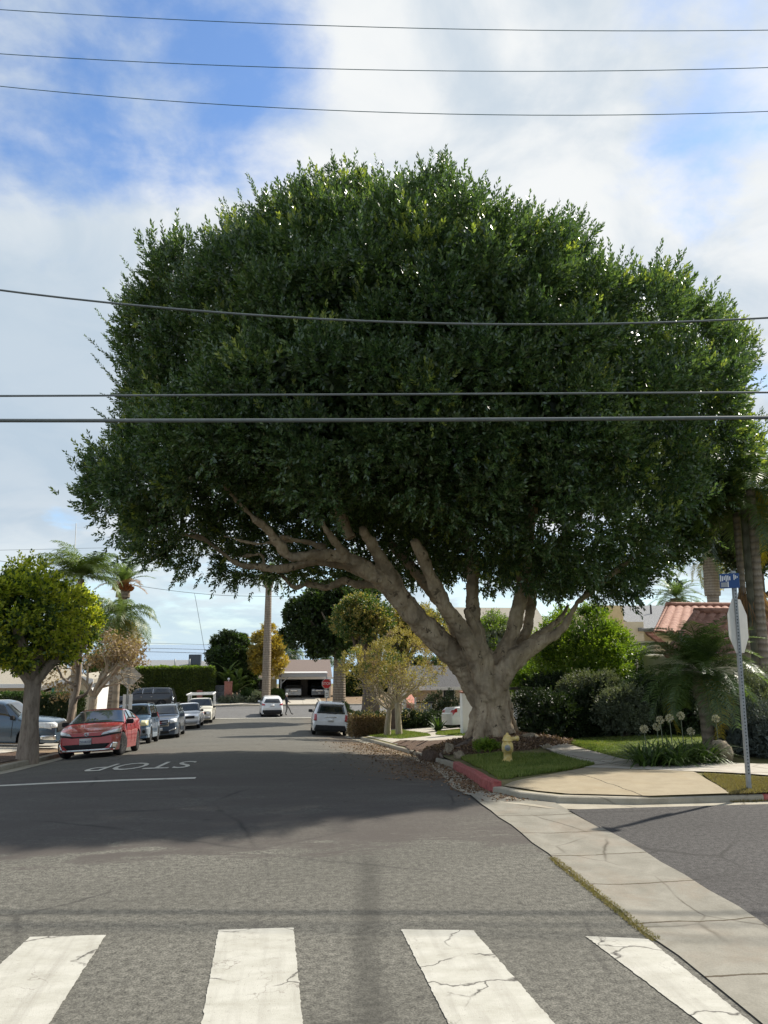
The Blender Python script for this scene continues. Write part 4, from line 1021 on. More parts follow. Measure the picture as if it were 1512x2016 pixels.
    def mirrors(s, parent, t, z, m, sz=(.20, .12, .15)):
        x = s.S(t, 8)[0]
        for sg in (1, -1): boxes('wing_mirror', [((sg*(x+sz[0]*.55), s.y(t), z), sz), ((sg*(x+.02), s.y(t)+.02, z-.05), (.12, .05, .05))], m, parent, .02)
    def handles(s, parent, ts, k, m):
        for t in ts:
            for sg in (1, -1):
                p = s.S(t, k, .015); boxo('door_handle', (p[0]*sg, p[1], p[2]), (.03, .17, .03), m, parent, .008)
    def seams(s, parent, ts, k1=7.0):
        for t in ts:
            for sg in (1, -1):
                V = []
                for i in range(9):
                    for dt in (-.0015, .0015):
                        p = s.S(t+dt, 1.2+(k1-1.2)*i/8, .004); V.append((p[0]*sg, p[1], p[2]))
                o = link('door_seam', vf('door_seam', V, [(2*i, 2*i+1, 2*i+3, 2*i+2) for i in range(8)]), M['black'], parent); sd = o.modifiers.new('thickness', 'SOLIDIFY'); sd.thickness = .004
    def plate(s, parent, x, z, end, txt=None, w=.31, h=.16, off=.03):
        o = s.face('licence_plate', M['plate'], parent, [(x-w/2, z-h/2), (x+w/2, z-h/2), (x+w/2, z+h/2), (x-w/2, z+h/2)], end, off, 2, 2, .012)
        if txt:
            me = text_mesh(txt, .085, .002); t_ = link('plate_number', me, M['plate_ink'], o)
            t_.location = (x, s.end_y(x, z, end)+end*(off+.014), z-.01); t_.rotation_euler = (pi/2, 0, pi if end > 0 else 0)
        return o
def car_root(name, label, cat, x, y, head, sink=0.0, group=None, pitch=None):
    z = G(x, y) - sink
    o = empty(name, (x, y, z), head, label, cat, group)
    # lie on the slope of the street
    f = np.array([-sin(head), cos(head)]); z1 = G(x+f[0]*1.4, y+f[1]*1.4); z0 = G(x-f[0]*1.4, y-f[1]*1.4)
    r = np.array([cos(head), sin(head)]); s1 = G(x+r[0]*.7, y+r[1]*.7); s0 = G(x-r[0]*.7, y-r[1]*.7)
    if abs(s1-s0) > .12: s1 = s0 = 0
    o.rotation_euler = (math.atan2(z1-z0, 2.8), -math.atan2(s1-s0, 1.4), head); o.location.z = (z1+z0)/2 - sink
    return o
def glazing(c, o, front, rear, sides, kr=(8.25, 10.85), m=None):
    m = m or M['glass']
    c.glass_top('windshield', m, o, *front); c.glass_top('rear_window', m, o, *rear)
    for t0, t1, sk0, sk1 in sides:
        for sg in (1, -1): c.patch('side_window', m, o, t0, t1, kr[0], kr[1], .006, sg, False, 6, 4, (sk0, sk1))

# red hatchback, nose toward us, swung a little to the kerb
PARK = 'cars parked along the left kerb'
c = Car(4.6, 1.80, 1.43, [(0, .50), (.03, .535), (.10, .60), (.24, .685), (.27, .70), (.46, .985), (.52, 1.0), (.62, .985), (.80, .87), (.94, .76), (1, .68)],
        [(0, .47), (.05, .53), (.12, .58), (.26, .66), (.45, .67), (.75, .71), (.93, .73), (1, .66)], (.93, 3.68), .345, .19, (.34, .20), (.3, .14), .24, .055)
hx, hy = -5.75, 26.7
o = car_root('parked_car', 'red sloping hatchback parked nose toward the viewer beside the left kerb', 'car', hx, hy, pi+R(1), 0, PARK)
c.body(M['p_red'], o); c.under(o)
glazing(c, o, (.262, .452), (.64, .88), [(.335, .49, .085, -.005), (.50, .64, 0, .0), (.65, .76, 0, -.05)])
c.glass_top('roof_panel', M['black'], o, .475, .63, 12.2, .004, 5)
c.wheels(o, 5, None, .2, R(-16)); c.mirrors(o, .335, .99, M['black'], (.22, .11, .14)); c.handles(o, (.50, .64), 6.1, M['p_red']); c.seams(o, (.335, .495, .645))
for sg in (1, -1):
    q = [(sg*.42, .64), (sg*.84, .70), (sg*.86, .80), (sg*.46, .70)]; q = q if sg > 0 else [q[1], q[0], q[3], q[2]]
    c.face('headlight', M['lamp'], o, q, 1, .010)
    q = [(sg*.40, .585), (sg*.87, .655), (sg*.87, .70), (sg*.40, .63)]; q = q if sg > 0 else [q[1], q[0], q[3], q[2]]
    c.face('headlight_surround', M['black'], o, q, 1, .012)
    q = [(sg*.05, .86), (sg*.86, .84), (sg*.86, .89), (sg*.05, .91)]; q = q if sg > 0 else [q[1], q[0], q[3], q[2]]
    c.face('tail_light', M['tail'], o, q, -1, .012)
c.face('grille', M['black'], o, [(-.52, .26), (.52, .26), (.68, .40), (-.68, .40)], 1, .014, 12)
c.face('upper_grille', M['black'], o, [(-.44, .585), (.44, .585), (.44, .625), (-.44, .625)], 1, .012, 10)
c.face('grille_lip', M['chrome'], o, [(-.80, .20), (.80, .20), (.78, .255), (-.78, .255)], 1, .022, 12)
for sg in (1, -1):
    q = [(sg*.66, .245), (sg*.80, .245), (sg*.84, .40), (sg*.73, .42)]; q = q if sg > 0 else [q[1], q[0], q[3], q[2]]
    c.face('bumper_trim', M['chrome'], o, q, 1, .02, 4)
c.plate(o, 0.02, .475, 1, '7VHB137', .34, .18)
em = Merge()
for rx, rz, cx_, cz_ in ((.07, .045, 0, .672), (.035, .043, 0, .672), (.048, .018, 0, .692)):
    em.tube([(cx_+rx*cos(a), c.end_y(0, cz_)+.014, cz_+rz*sin(a)) for a in np.linspace(0, 2*pi, 17)], [.007]*17, 5, 1, cap=False)
em.build('emblem', M['chrome'], o)

# boxy blue utility wagon
c = Car(4.3, 1.82, 1.80, [(0, .52), (.03, .575), (.16, .63), (.235, .655), (.25, .67), (.34, .95), (.38, .985), (.6, 1.0), (.93, .985), (.985, .90), (1, .56)],
        [(0, .49), (.04, .55), (.2, .60), (.9, .62), (1, .55)], (.82, 3.40), .35, .25, (.24, .10), (.2, .06), .13, .08)
o = car_root('parked_car', 'boxy steel blue wagon with grey bumper and square lamps parked behind the red hatchback', 'car', -6.75, 37.9, pi+R(2), 0, PARK)
c.body(M['p_blue'], o); c.under(o)
glazing(c, o, (.262, .345), (.955, .99), [(.30, .50, .05, 0), (.515, .72, 0, 0), (.735, .92, 0, -.01)])
c.wheels(o, 6, None, .2); c.mirrors(o, .29, 1.22, M['black'], (.24, .12, .19)); c.handles(o, (.49, .71), 6.2, M['black']); c.seams(o, (.285, .505, .725))
for sg in (1, -1):
    q = [(sg*.52, .77), (sg*.86, .77), (sg*.86, 1.0), (sg*.58, 1.0)]; q = q if sg > 0 else [q[1], q[0], q[3], q[2]]
    c.face('headlight', M['yellow_lamp'], o, q, 1, .014)
    q = [(sg*.48, .36), (sg*.90, .36), (sg*.90, .70), (sg*.58, .66)]; q = q if sg > 0 else [q[1], q[0], q[3], q[2]]
    bp = c.face('bumper', M['clad'], o, q, 1, .02)
    lathe('fog_light', [(.0, 0), (.075, 0), (.075, .02), (.0, .02)], M['black'], bp, 14, 'y', (sg*.70, c.end_y(sg*.70, .53)+.03, .53))
    q = [(sg*.70, .80), (sg*.86, .80), (sg*.86, 1.35), (sg*.70, 1.35)]; q = q if sg > 0 else [q[1], q[0], q[3], q[2]]
    c.face('tail_light', M['tail'], o, q, -1, .012)
    c.patch('wing_cladding', M['clad'], o, .12, .26, 3.2, 6.0, .012, sg)
    c.patch('sill_cladding', M['clad'], o, .02, .98, 0.0, 1.6, .012, sg, False, 40)
c.face('grille', M['black'], o, [(-.50, .80), (.50, .80), (.50, .95), (-.50, .95)], 1, .012, 8)
c.face('grille_bar', M['p_blue'], o, [(-.56, .63), (.56, .63), (.50, .77), (-.50, .77)], 1, .012, 8)
c.face('lower_grille', M['black'], o, [(-.48, .32), (.48, .32), (.56, .60), (-.56, .60)], 1, .016, 8)
c.plate(o, -.02, .50, 1, None, .34, .18)
hh = c.end_y(0, .88)+.03
boxes('emblem', [((-.045, hh, .88), (.025, .02, .11)), ((.045, hh, .88), (.025, .02, .11)), ((0, hh, .88), (.08, .02, .025))], M['chrome'], o)
[boxo('roof_rail', (sg*.66, -.3, 1.80), (.05, 2.4, .05), M['black'], o, .01) for sg in (1, -1)]

# slate SUV with broad chrome-framed grille
c = Car(5.0, 2.0, 1.78, [(0, .55), (.03, .61), (.14, .65), (.25, .68), (.27, .70), (.40, .965), (.46, .99), (.7, 1.0), (.90, .965), (.97, .75), (1, .52)],
        [(0, .52), (.05, .58), (.2, .62), (.9, .65), (1, .52)], (.98, 3.98), .38, .24, (.28, .15), (.25, .10), .20, .08)
o = car_root('parked_car', 'slate SUV with wide chrome ringed grille parked between the blue wagon and white pickup', 'car', -6.55, 45.6, pi+R(2), 0, PARK)
c.body(M['p_slate'], o); c.under(o)
glazing(c, o, (.275, .405), (.90, .965), [(.335, .50, .07, 0), (.515, .69, 0, 0), (.705, .88, 0, -.03)])
c.wheels(o, 6); c.mirrors(o, .32, 1.16, M['p_slate'], (.24, .12, .17)); c.handles(o, (.49, .68), 6.2, M['p_slate']); c.seams(o, (.33, .508, .698))
for sg in (1, -1):
    q = [(sg*.58, .80), (sg*.93, .84), (sg*.92, 1.04), (sg*.60, 1.02)]; q = q if sg > 0 else [q[1], q[0], q[3], q[2]]
    c.face('headlight', M['lamp'], o, q, 1, .014)
    q = [(sg*.52, .40), (sg*.92, .50), (sg*.92, .58), (sg*.56, .46)]; q = q if sg > 0 else [q[1], q[0], q[3], q[2]]
    c.face('bumper_trim', M['chrome'], o, q, 1, .022)
    q = [(sg*.62, .9), (sg*.93, .9), (sg*.93, 1.1), (sg*.62, 1.1)]; q = q if sg > 0 else [q[1], q[0], q[3], q[2]]
    c.face('tail_light', M['tail'], o, q, -1, .012)
c.face('grille_frame', M['chrome'], o, [(-.54, .66), (.54, .66), (.58, 1.03), (-.58, 1.03)], 1, .010, 8)
for k_ in range(3): c.face('grille', M['black'], o, [(-.49, .71+.10*k_), (.49, .71+.10*k_), (.50, .775+.10*k_), (-.50, .775+.10*k_)], 1, .02, 8)
c.face('lower_grille', M['black'], o, [(-.55, .30), (.55, .30), (.50, .44), (-.50, .44)], 1, .014, 8)
c.plate(o, -.05, .53, 1)
me = text_mesh('GMC', .17, .006); e_ = link('emblem', me, M['emblem_red'], o); e_.location = (0, c.end_y(0, .85)+.035, .85); e_.rotation_euler = (pi/2, 0, pi)
[boxo('roof_rail', (sg*.72, -.4, 1.79), (.05, 2.3, .05), M['chrome'], o, .01) for sg in (1, -1)]

def pickup(o, paint, L=5.0, Wd=1.72, H=1.60, rack=None, dark=True):
    c = Car(L, Wd, H, [(0, .50), (.03, .585), (.2, .62), (.29, .64), (.31, .66), (.39, .97), (.43, 1.0), (.52, .99), (.555, .93), (.575, .60), (.60, .58), (1, .58)],
            [(0, .48), (.05, .56), (.3, .60), (.56, .60), (.6, .565), (1, .565)], (.85, L-1.15), .35, .28, (.15, .06), (.12, .03), .15, .07)
    c.body(paint, o); c.under(o); glazing(c, o, (.315, .395), (.55, .572), [(.35, .525, .05, -.005)])
    c.wheels(o, 5, M['grey_paint']); c.mirrors(o, .345, 1.08, M['black'], (.18, .10, .14)); c.seams(o, (.335, .53)); c.handles(o, (.51,), 6.1, M['black'])
    c.face('grille', M['black'], o, [(-.56, .66), (.56, .66), (.56, .82), (-.56, .82)], 1, .012)
    c.face('bumper', M['grey_paint'] if dark else M['chrome'], o, [(-.84, .36), (.84, .36), (.84, .52), (-.84, .52)], 1, .07, 8, 2, .10)
    for sg in (1, -1):
        q = [(sg*.58, .66), (sg*.80, .66), (sg*.80, .83), (sg*.58, .83)]; q = q if sg > 0 else [q[1], q[0], q[3], q[2]]
        c.face('headlight', M['lamp'], o, q, 1, .014)
        q = [(sg*.70, .55), (sg*.83, .55), (sg*.83, .85), (sg*.70, .85)]; q = q if sg > 0 else [q[1], q[0], q[3], q[2]]
        c.face('tail_light', M['tail'], o, q, -1, .012)
    # load bed
    boxes('load_bed', [((0, c.y(.80), H*.58+.004), (Wd*.84, L*.37, .012))], M['black'], o); return c
o = car_root('parked_pickup', 'small white pickup with black grille parked in front of the rack truck', 'pickup', -6.2, 54.2, pi+R(2), 0, PARK)
pickup(o, M['p_white'])
o = car_root('work_truck', 'cream work truck with a tall white pipe rack parked last before the far junction', 'truck', -6.05, 60.2, pi+R(2), 0, PARK)
c = pickup(o, M['p_cream'], 5.6, 1.95, 1.72)
boxes('pipe_rack', [((0, y_, 2.0), (1.9, .06, .07)) for y_ in (1.5, .2, -1.1, -2.5)] + [((sg*.92, -.5, 2.0), (.06, 4.2, .09)) for sg in (1, -1)] + [((sg*.92, y_, 1.48), (.05, .05, 1.0)) for sg in (1, -1) for y_ in (.2, -1.1, -2.5)], M['white'], o)

# blue pickup crossing the left drive, nose to the street
c = Car(5.1, 1.85, 1.75, [(0, .54), (.02, .60), (.12, .635), (.235, .655), (.25, .675), (.36, .96), (.42, 1.0), (.56, .99), (.605, .95), (.64, .62), (.66, .60), (1, .60)],
        [(0, .50), (.05, .57), (.24, .62), (.62, .635), (.66, .585), (1, .585)], (.92, 4.0), .375, .26, (.3, .16), (.15, .05), .17, .08)
tx_ = at(118, 1448, 32.4)[0]
o = car_root('parked_pickup', 'slate blue crew pickup parked across the left driveway behind the thick street tree', 'pickup', tx_-2.55, 32.4, -pi/2, 0)
c.body(M['p_greyblue'], o); c.under(o)
glazing(c, o, (.265, .37), (.60, .638), [(.315, .445, .075, 0), (.46, .595, 0, -.015)])
c.wheels(o, 6); c.mirrors(o, .30, 1.17, M['black']); c.handles(o, (.43, .575), 6.2, M['p_greyblue']); c.seams(o, (.30, .452, .605))
for sg in (1, -1):
    q = [(sg*.56, .80), (sg*.92, .80), (sg*.92, 1.0), (sg*.60, 1.0)]; q = q if sg > 0 else [q[1], q[0], q[3], q[2]]
    hl = c.face('headlight', M['lamp'], o, q, 1, .014)
    c.patch('headlight_side', M['lamp'], o, .025, .075, 5.0, 6.6, .012, sg)
    c.patch('arch_cladding', M['black'], o, .10, .262, 0.0, .45, .02, sg, False, 24)
    c.patch('arch_cladding', M['black'], o, .705, .865, 0.0, .45, .02, sg, False, 24)
    q = [(sg*.60, .36), (sg*.90, .36), (sg*.90, .52), (sg*.66, .52)]; q = q if sg > 0 else [q[1], q[0], q[3], q[2]]
    c.face('bumper_trim', M['chrome'], o, q, 1, .02)
    q = [(sg*.76, .62), (sg*.90, .62), (sg*.90, .98), (sg*.76, .98)]; q = q if sg > 0 else [q[1], q[0], q[3], q[2]]
    c.face('tail_light', M['tail'], o, q, -1, .012)
c.face('grille', M['black'], o, [(-.55, .62), (.55, .62), (.58, .96), (-.58, .96)], 1, .012)

# white SUV seen from behind at the right kerb
c = Car(4.85, 1.99, 1.84, [(0, .50), (.04, .58), (.14, .615), (.25, .65), (.27, .67), (.38, .95), (.44, .985), (.7, 1.0), (.93, .985), (.958, .95), (.985, .66), (1, .40)],
        [(0, .48), (.05, .56), (.2, .60), (.95, .635), (1, .39)], (.95, 3.75), .37, .27, (.25, .10), (.25, .07), .17, .07)
o = car_root('parked_car', 'white SUV with dark rear window and vertical red lamps parked at the right kerb', 'car', 2.62, 46.2, R(-1), 0)
c.body(M['p_white'], o); c.under(o)
def back_pane(c, o, x0, x1, z0, z1, m, name='rear_window', off=.014): return c.face(name, m, o, [(-x0, z0), (x0, z0), (x1, z1), (-x1, z1)], -1, off, 12, 6)
c.glass_top('windshield', M['glass'], o, .28, .39)
back_pane(c, o, .78, .66, 1.20, 1.66, M['glass'])
for t0, t1, a_, b_ in [(.31, .49, .065, 0), (.505, .70, 0, 0), (.715, .90, 0, -.01)]:
    for sg in (1, -1): c.patch('side_window', M['glass'], o, t0, t1, 8.25, 10.8, .006, sg, False, 6, 4, (a_, b_))
c.wheels(o, 6); c.mirrors(o, .30, 1.2, M['black'], (.24, .12, .17)); c.seams(o, (.30, .497, .707)); c.handles(o, (.48, .69), 6.2, M['chrome'])
for sg in (1, -1):
    q = [(sg*.77, .80), (sg*.93, .80), (sg*.92, 1.16), (sg*.79, 1.16)]; q = q if sg > 0 else [q[1], q[0], q[3], q[2]]
    c.face('tail_light', M['tail'], o, q, -1, .014)
    q = [(sg*.6, .72), (sg*.9, .72), (sg*.9, .95), (sg*.6, .95)]; q = q if sg > 0 else [q[1], q[0], q[3], q[2]]
    c.face('headlight', M['lamp'], o, q, 1, .014)
c.face('bumper', M['black'], o, [(-.92, .27), (.92, .27), (.80, .58), (-.80, .58)], -1, .03, 12, 4, .05)
c.face('lift_handle', M['chrome'], o, [(-.32, .99), (.32, .99), (.32, 1.05), (-.32, 1.05)], -1, .02)
c.plate(o, 0, .86, -1); c.face('spoiler', M['p_white'], o, [(-.70, 1.69), (.70, 1.69), (.66, 1.76), (-.66, 1.76)], -1, .10, 8, 2, .06)
boxo('wiper', (.05, c.end_y(0, 1.22, -1)-.03, 1.21), (.55, .02, .02), M['black'], o)
[boxo('roof_rail', (sg*.72, -.5, 1.86), (.05, 2.2, .05), M['black'], o, .01) for sg in (1, -1)]

# white crossover entering the far junction
c = Car(4.3, 1.79, 1.62, [(0, .50), (.04, .58), (.25, .64), (.27, .66), (.40, .96), (.5, 1.0), (.75, .98), (.88, .93), (.965, .70), (1, .42)],
        [(0, .48), (.05, .56), (.2, .61), (.93, .67), (1, .41)], (.85, 3.42), .34, .24, (.3, .14), (.3, .13), .2, .07)
o = car_root('crossover', 'white crossover driving away toward the far junction with its tail lamps in view', 'car', -1.0, 66.4, R(4), 0)
c.body(M['p_white'], o); c.under(o)
c.glass_top('windshield', M['glass'], o, .28, .40); back_pane(c, o, .66, .52, 1.12, 1.40, M['glass'])
for t0, t1, a_, b_ in [(.33, .50, .07, 0), (.515, .70, 0, -.03)]:
    for sg in (1, -1): c.patch('side_window', M['glass'], o, t0, t1, 8.25, 10.8, .006, sg, False, 6, 4, (a_, b_))
c.wheels(o, 5); c.mirrors(o, .31, 1.1, M['p_white'])
for sg in (1, -1):
    q = [(sg*.56, .93), (sg*.83, .90), (sg*.83, 1.08), (sg*.62, 1.02)]; q = q if sg > 0 else [q[1], q[0], q[3], q[2]]
    c.face('tail_light', M['tail'], o, q, -1, .014)
c.face('bumper', M['black'], o, [(-.80, .25), (.80, .25), (.76, .56), (-.76, .56)], -1, .02, 10, 3, .04); c.plate(o, 0, .90, -1)

# black long SUV at the far kerb, side on, facing left
c = Car(5.5, 2.0, 1.93, [(0, .52), (.03, .58), (.14, .61), (.24, .63), (.26, .65), (.34, .93), (.38, .97), (.6, 1.0), (.90, .99), (.955, .90), (.985, .62), (1, .50)],
        [(0, .50), (.05, .57), (.25, .61), (.95, .63), (1, .49)], (1.0, 4.35), .39, .30, (.22, .08), (.22, .08), .16, .08)
bx = (at(238, 1380, 77.6)[0]+at(336, 1380, 77.6)[0])/2
o = car_root('parked_car', 'long black SUV parked side on at the far kerb before the tall clipped hedge', 'car', bx, 77.6, pi/2, 0)
c.body(M['p_black'], o); c.under(o); glazing(c, o, (.27, .335), (.925, .955), [(.31, .46, .045, 0), (.475, .63, 0, 0), (.645, .93, 0, -.02)])
c.wheels(o, 5, M['alloy']); c.mirrors(o, .29, 1.25, M['black']); c.seams(o, (.29, .467, .637)); c.handles(o, (.45, .62), 6.2, M['chrome'])
for sg in (1, -1):
    c.patch('tail_light', M['lamp'], o, .965, .992, 4.0, 6.8, .012, sg); c.patch('headlight', M['lamp'], o, .012, .05, 5.2, 6.6, .012, sg)
    c.patch('bumper_trim', M['chrome'], o, .955, .995, 1.0, 2.6, .014, sg); c.patch('window_trim', M['chrome'], o, .634, .640, 8.2, 10.9, .012, sg); c.patch('window_trim', M['chrome'], o, .464, .470, 8.2, 10.9, .012, sg)

# white saloon in the right-hand drive, mostly hidden by the gate pillar
c = Car(4.7, 1.82, 1.44, [(0, .48), (.04, .56), (.25, .66), (.28, .68), (.44, .97), (.52, 1.0), (.64, .97), (.82, .76), (.97, .735), (1, .50)],
        [(0, .46), (.05, .54), (.25, .63), (.5, .66), (.8, .70), (.97, .71), (1, .49)], (.92, 3.65), .33, .22, (.3, .14), (.3, .14), .22, .06)
sx_ = at(881, 1410, 39.2)[0]
o = car_root('parked_car', 'white saloon with red tail lamp backed behind the white gate pillar', 'car', sx_+2.25, 39.2, R(-82), -.02)
c.body(M['p_white'], o); c.under(o); glazing(c, o, (.29, .435), (.66, .81), [(.36, .51, .08, 0), (.525, .66, 0, -.02)]); c.wheels(o, 5)
for sg in (1, -1):
    c.patch('tail_light', M['tail'], o, .945, .993, 5.2, 6.7, .012, sg)
    q = [(sg*.40, .82), (sg*.82, .80), (sg*.82, .93), (sg*.5, .94)]; q = q if sg > 0 else [q[1], q[0], q[3], q[2]]
    c.face('tail_light', M['tail'], o, q, -1, .014)
# ------------------------------------------------------------------ houses
def rx(deg): return Matrix.Rotation(R(deg), 3, 'X')
def prism(name, pts, y0, y1, m, parent, axis='y'):
    """extrude an (x,z) outline from y0 to y1 (or (y,z) along x)"""
    n = len(pts); V = [((p[0], y, p[1]) if axis == 'y' else (y, p[0], p[1])) for y in (y0, y1) for p in pts]
    Fc = [tuple(range(n)), tuple(range(n, 2*n))[::-1]] + [(i, (i+1) % n, n+(i+1) % n, n+i) for i in range(n)]
    bm = bmesh.new(); bm.from_mesh(vf(name, V, Fc)); return link(name, bm_mesh(name, bm), m, parent)
def window(parent, c, wd, ht, facing='-y', frame=None, bars=1):
    d = {'-y': (0, -1), '+x': (1, 0), '-x': (-1, 0)}[facing]
    fr = frame or M['white']; t = .05
    if d[0] == 0:
        L = [((c[0]+s*wd/2, c[1]-.03, c[2]), (t, .1, ht)) for s in (-1, 1)] + [((c[0], c[1]-.03, c[2]+s*ht/2), (wd+t, .104, t)) for s in (-1, 1)] + [((c[0]-wd/2+wd*(i+1)/(bars+1), c[1]-.03, c[2]), (.03, .09, ht-t)) for i in range(bars)]
        f = boxes('window', L, fr, parent); boxo('pane', (c[0], c[1]-.01, c[2]), (wd-t*.5, .03, ht-t*.5), M['pane'], f)
    else:
        L = [((c[0]+d[0]*.03, c[1]+s*wd/2, c[2]), (.1, t, ht)) for s in (-1, 1)] + [((c[0]+d[0]*.03, c[1], c[2]+s*ht/2), (.104, wd+t, t)) for s in (-1, 1)]
        f = boxes('window', L, fr, parent); boxo('pane', (c[0]+d[0]*.01, c[1], c[2]), (.03, wd-t*.5, ht-t*.5), M['pane'], f)
    return f
# left corner house: low shingle wing and a white gable with teal doors
Yh = 43.0; gh = G(-14, Yh)
def hx_(px, py, Y=Yh): p = at(px, py, Y); return p
o = empty('house', (-15, Yh, gh), 0, 'low cream house with shingle roof and teal double doors behind the dark clipped hedge', 'house')
def L_(px, py, Y=Yh): p = at(px, py, Y); return (p[0]+15, p[2]-gh)
x0, z0 = L_(-40, 1352); x1, _ = L_(74, 1352)
boxo('wing_wall', ((x0+x1)/2, 3.5, z0/2-.1), (x1-x0, 6.0, z0+.2), M['cream'], o)
prism('wing_roof', [(-.6, z0), (-.6, z0+.16), (3.2, z0+1.25), (7, z0+.16), (7, z0)], x0-.4, x1+.2, M['tan_roof'], o, 'x')
boxo('fascia', ((x0+x1)/2, -.42+.48-.7, z0+.06), (x1-x0+.8, .05, .2), M['white'], o)
xa, za = L_(70, 1359); xb, zb_ = L_(150, 1331); xc, zc_ = L_(172, 1338)
prism('gable_wall', [(xa, -.2), (xa, za-.22), (xb, zb_-.22), (xc, zc_-.22), (xc, -.2)], .9, 7, M['white'], o)
prism('gable_roof', [(xa-.35, za-.16), (xa-.35, za+.06), (xb, zb_+.06), (xc+.25, zc_+.02), (xc+.25, zc_-.2), (xb, zb_-.18)], .3, 7.4, M['tan_roof'], o)
prism('barge_board', [(xa-.35, za-.2), (xa-.35, za+.03), (xb, zb_+.03), (xc+.25, zc_), (xc+.25, zc_-.24), (xb, zb_-.22)], .24, .297, M['white'], o)
xd, zd = L_(103, 1341, Yh+.9); xe, _ = L_(129, 1341, Yh+.9)
for k in range(2): dd_ = boxo('door', (xd+(xe-xd)*(.25+.5*k), .87, zd/2-.08), ((xe-xd)*.48, .06, zd-.0), M['teal'], o)
boxo('door_handle', (xe-.22, .80, zd*.45), (.1, .05, .4), M['black'], o, .01)
boxo('side_wall', (xc-.28, .86, zc_/2-.2), (.5, .12, zc_-.15), M['cream'], o); window(o, (xc-.85, .89, 1.3), .4, 1.0)
window(o, (x0+2.2, .5, 1.45), 1.3, .8)

# grey-roofed house behind the tall hedge
o = empty('house', (-17, 90, G(0, 90)), 0, 'grey roofed house with a rooftop metal box seen over the tall clipped hedge', 'house')
gh = G(0, 90)
xl_, zr = (at(228, 1306, 90)[0]+17, at(228, 1306, 90)[2]-gh); xr_ = at(425, 1306, 90)[0]+17; ze = at(300, 1320, 90)[2]-gh
boxo('wall', ((xl_+xr_)/2, 5, ze/2), (xr_-xl_, 9, ze), M['cream'], o)
xm0 = at(262, 1306, 94)[0]+17; xm1 = at(392, 1306, 94)[0]+17
V = [(xl_-.4, 0, ze), (xr_+.4, 0, ze), (xr_+.4, 10, ze), (xl_-.4, 10, ze), (xm0, 5, zr+.25), (xm1, 5, zr+.25)]
link('roof', vf('roof', V, [(0, 1, 5, 4), (1, 2, 5), (2, 3, 4, 5), (3, 0, 4), (3, 2, 1, 0)]), M['grey_roof'], o)
pa = at(370, 1297, 94); boxo('rooftop_unit', (at(383, 1306, 92)[0]+17, 2.5, zr+.35), (1.35, 1.1, 1.15), M['hvac'], o, .03)
for px in (344, 373): tubeo('vent_pipe', [(at(px, 1312, 91)[0]+17, 1.2, ze+.2), (at(px, 1304, 91)[0]+17, 1.2, zr+.45)], .07, M['metal'], o, 8, 1)

# far house with carport facing up the street
Yc = 88.0; gh = G(0, Yc)
o = empty('house', (-1, Yc, gh), 0, 'brown roofed house with an open carport sheltering two vehicles at the street end', 'house')
def C_(px, py, Y=Yc): p = at(px, py, Y); return p[0]+1, p[2]-gh
x0, zr = C_(482, 1299, Yc+4); x1, _ = C_(648, 1299, Yc+4); _, ze = C_(560, 1336, Yc)
prism('roof', [(-.6, ze), (-.6, ze+.18), (4.2, zr), (9.5, ze+.18), (9.5, ze)], x0-.2, x1+.1, M['brown_roof'], o, 'x')
boxo('fascia', ((x0+x1)/2, -.64, ze+.07), (x1-x0+.4, .05, .24), M['white'], o)
xw, _ = C_(552, 1340)
boxo('wall', ((x0+xw)/2-.2, 3.2, ze/2), (xw-x0-.5, 6, ze), M['tan_wall'], o); boxo('carport_back', ((xw+x1)/2, 6.2, ze/2), (x1-xw+.4, .2, ze), M['dark_wall'], o)
boxo('side_wall', (x1-.1, 3, ze/2), (.18, 6.2, ze), M['garage_beige'], o)
xm, _ = C_(600, 1350); boxo('carport_partition', (xm, 4.2, ze/2), (.8, 3.6, ze-.02), M['dark_wall'], o)
xa, za = C_(554, 1330, Yc-1.6); xb, _ = C_(644, 1330, Yc-1.6)
boxo('carport_beam', ((xa+xb)/2, -1.65, za+.02), (xb-xa, .16, .34), M['grey_paint'], o); boxo('carport_roof', ((xa+xb)/2, -.7, za+.28), (xb-xa+.1, 2.2, .10), M['white'], o)
for px in (553, 643):
    x, _ = C_(px, 1350, Yc-1.6); boxo('post', (x, -1.65, (za-.15)/2), (.14, .14, za-.15), M['grey_paint'], o)
x, _ = C_(553, 1350, Yc-1.6); boxo('brace', (x+.42, -1.65, za-.50), (.95, .09, .09), M['grey_paint'], o, 0, Matrix.Rotation(R(-42), 3, 'Y'))
window(o, (C_(500, 1350)[0]+.3, .2, 1.5), 1.0, 1.1); boxo('doorway', (C_(520, 1350)[0], .17, 1.05), (.9, .1, 2.1), M['dark_wall'], o)
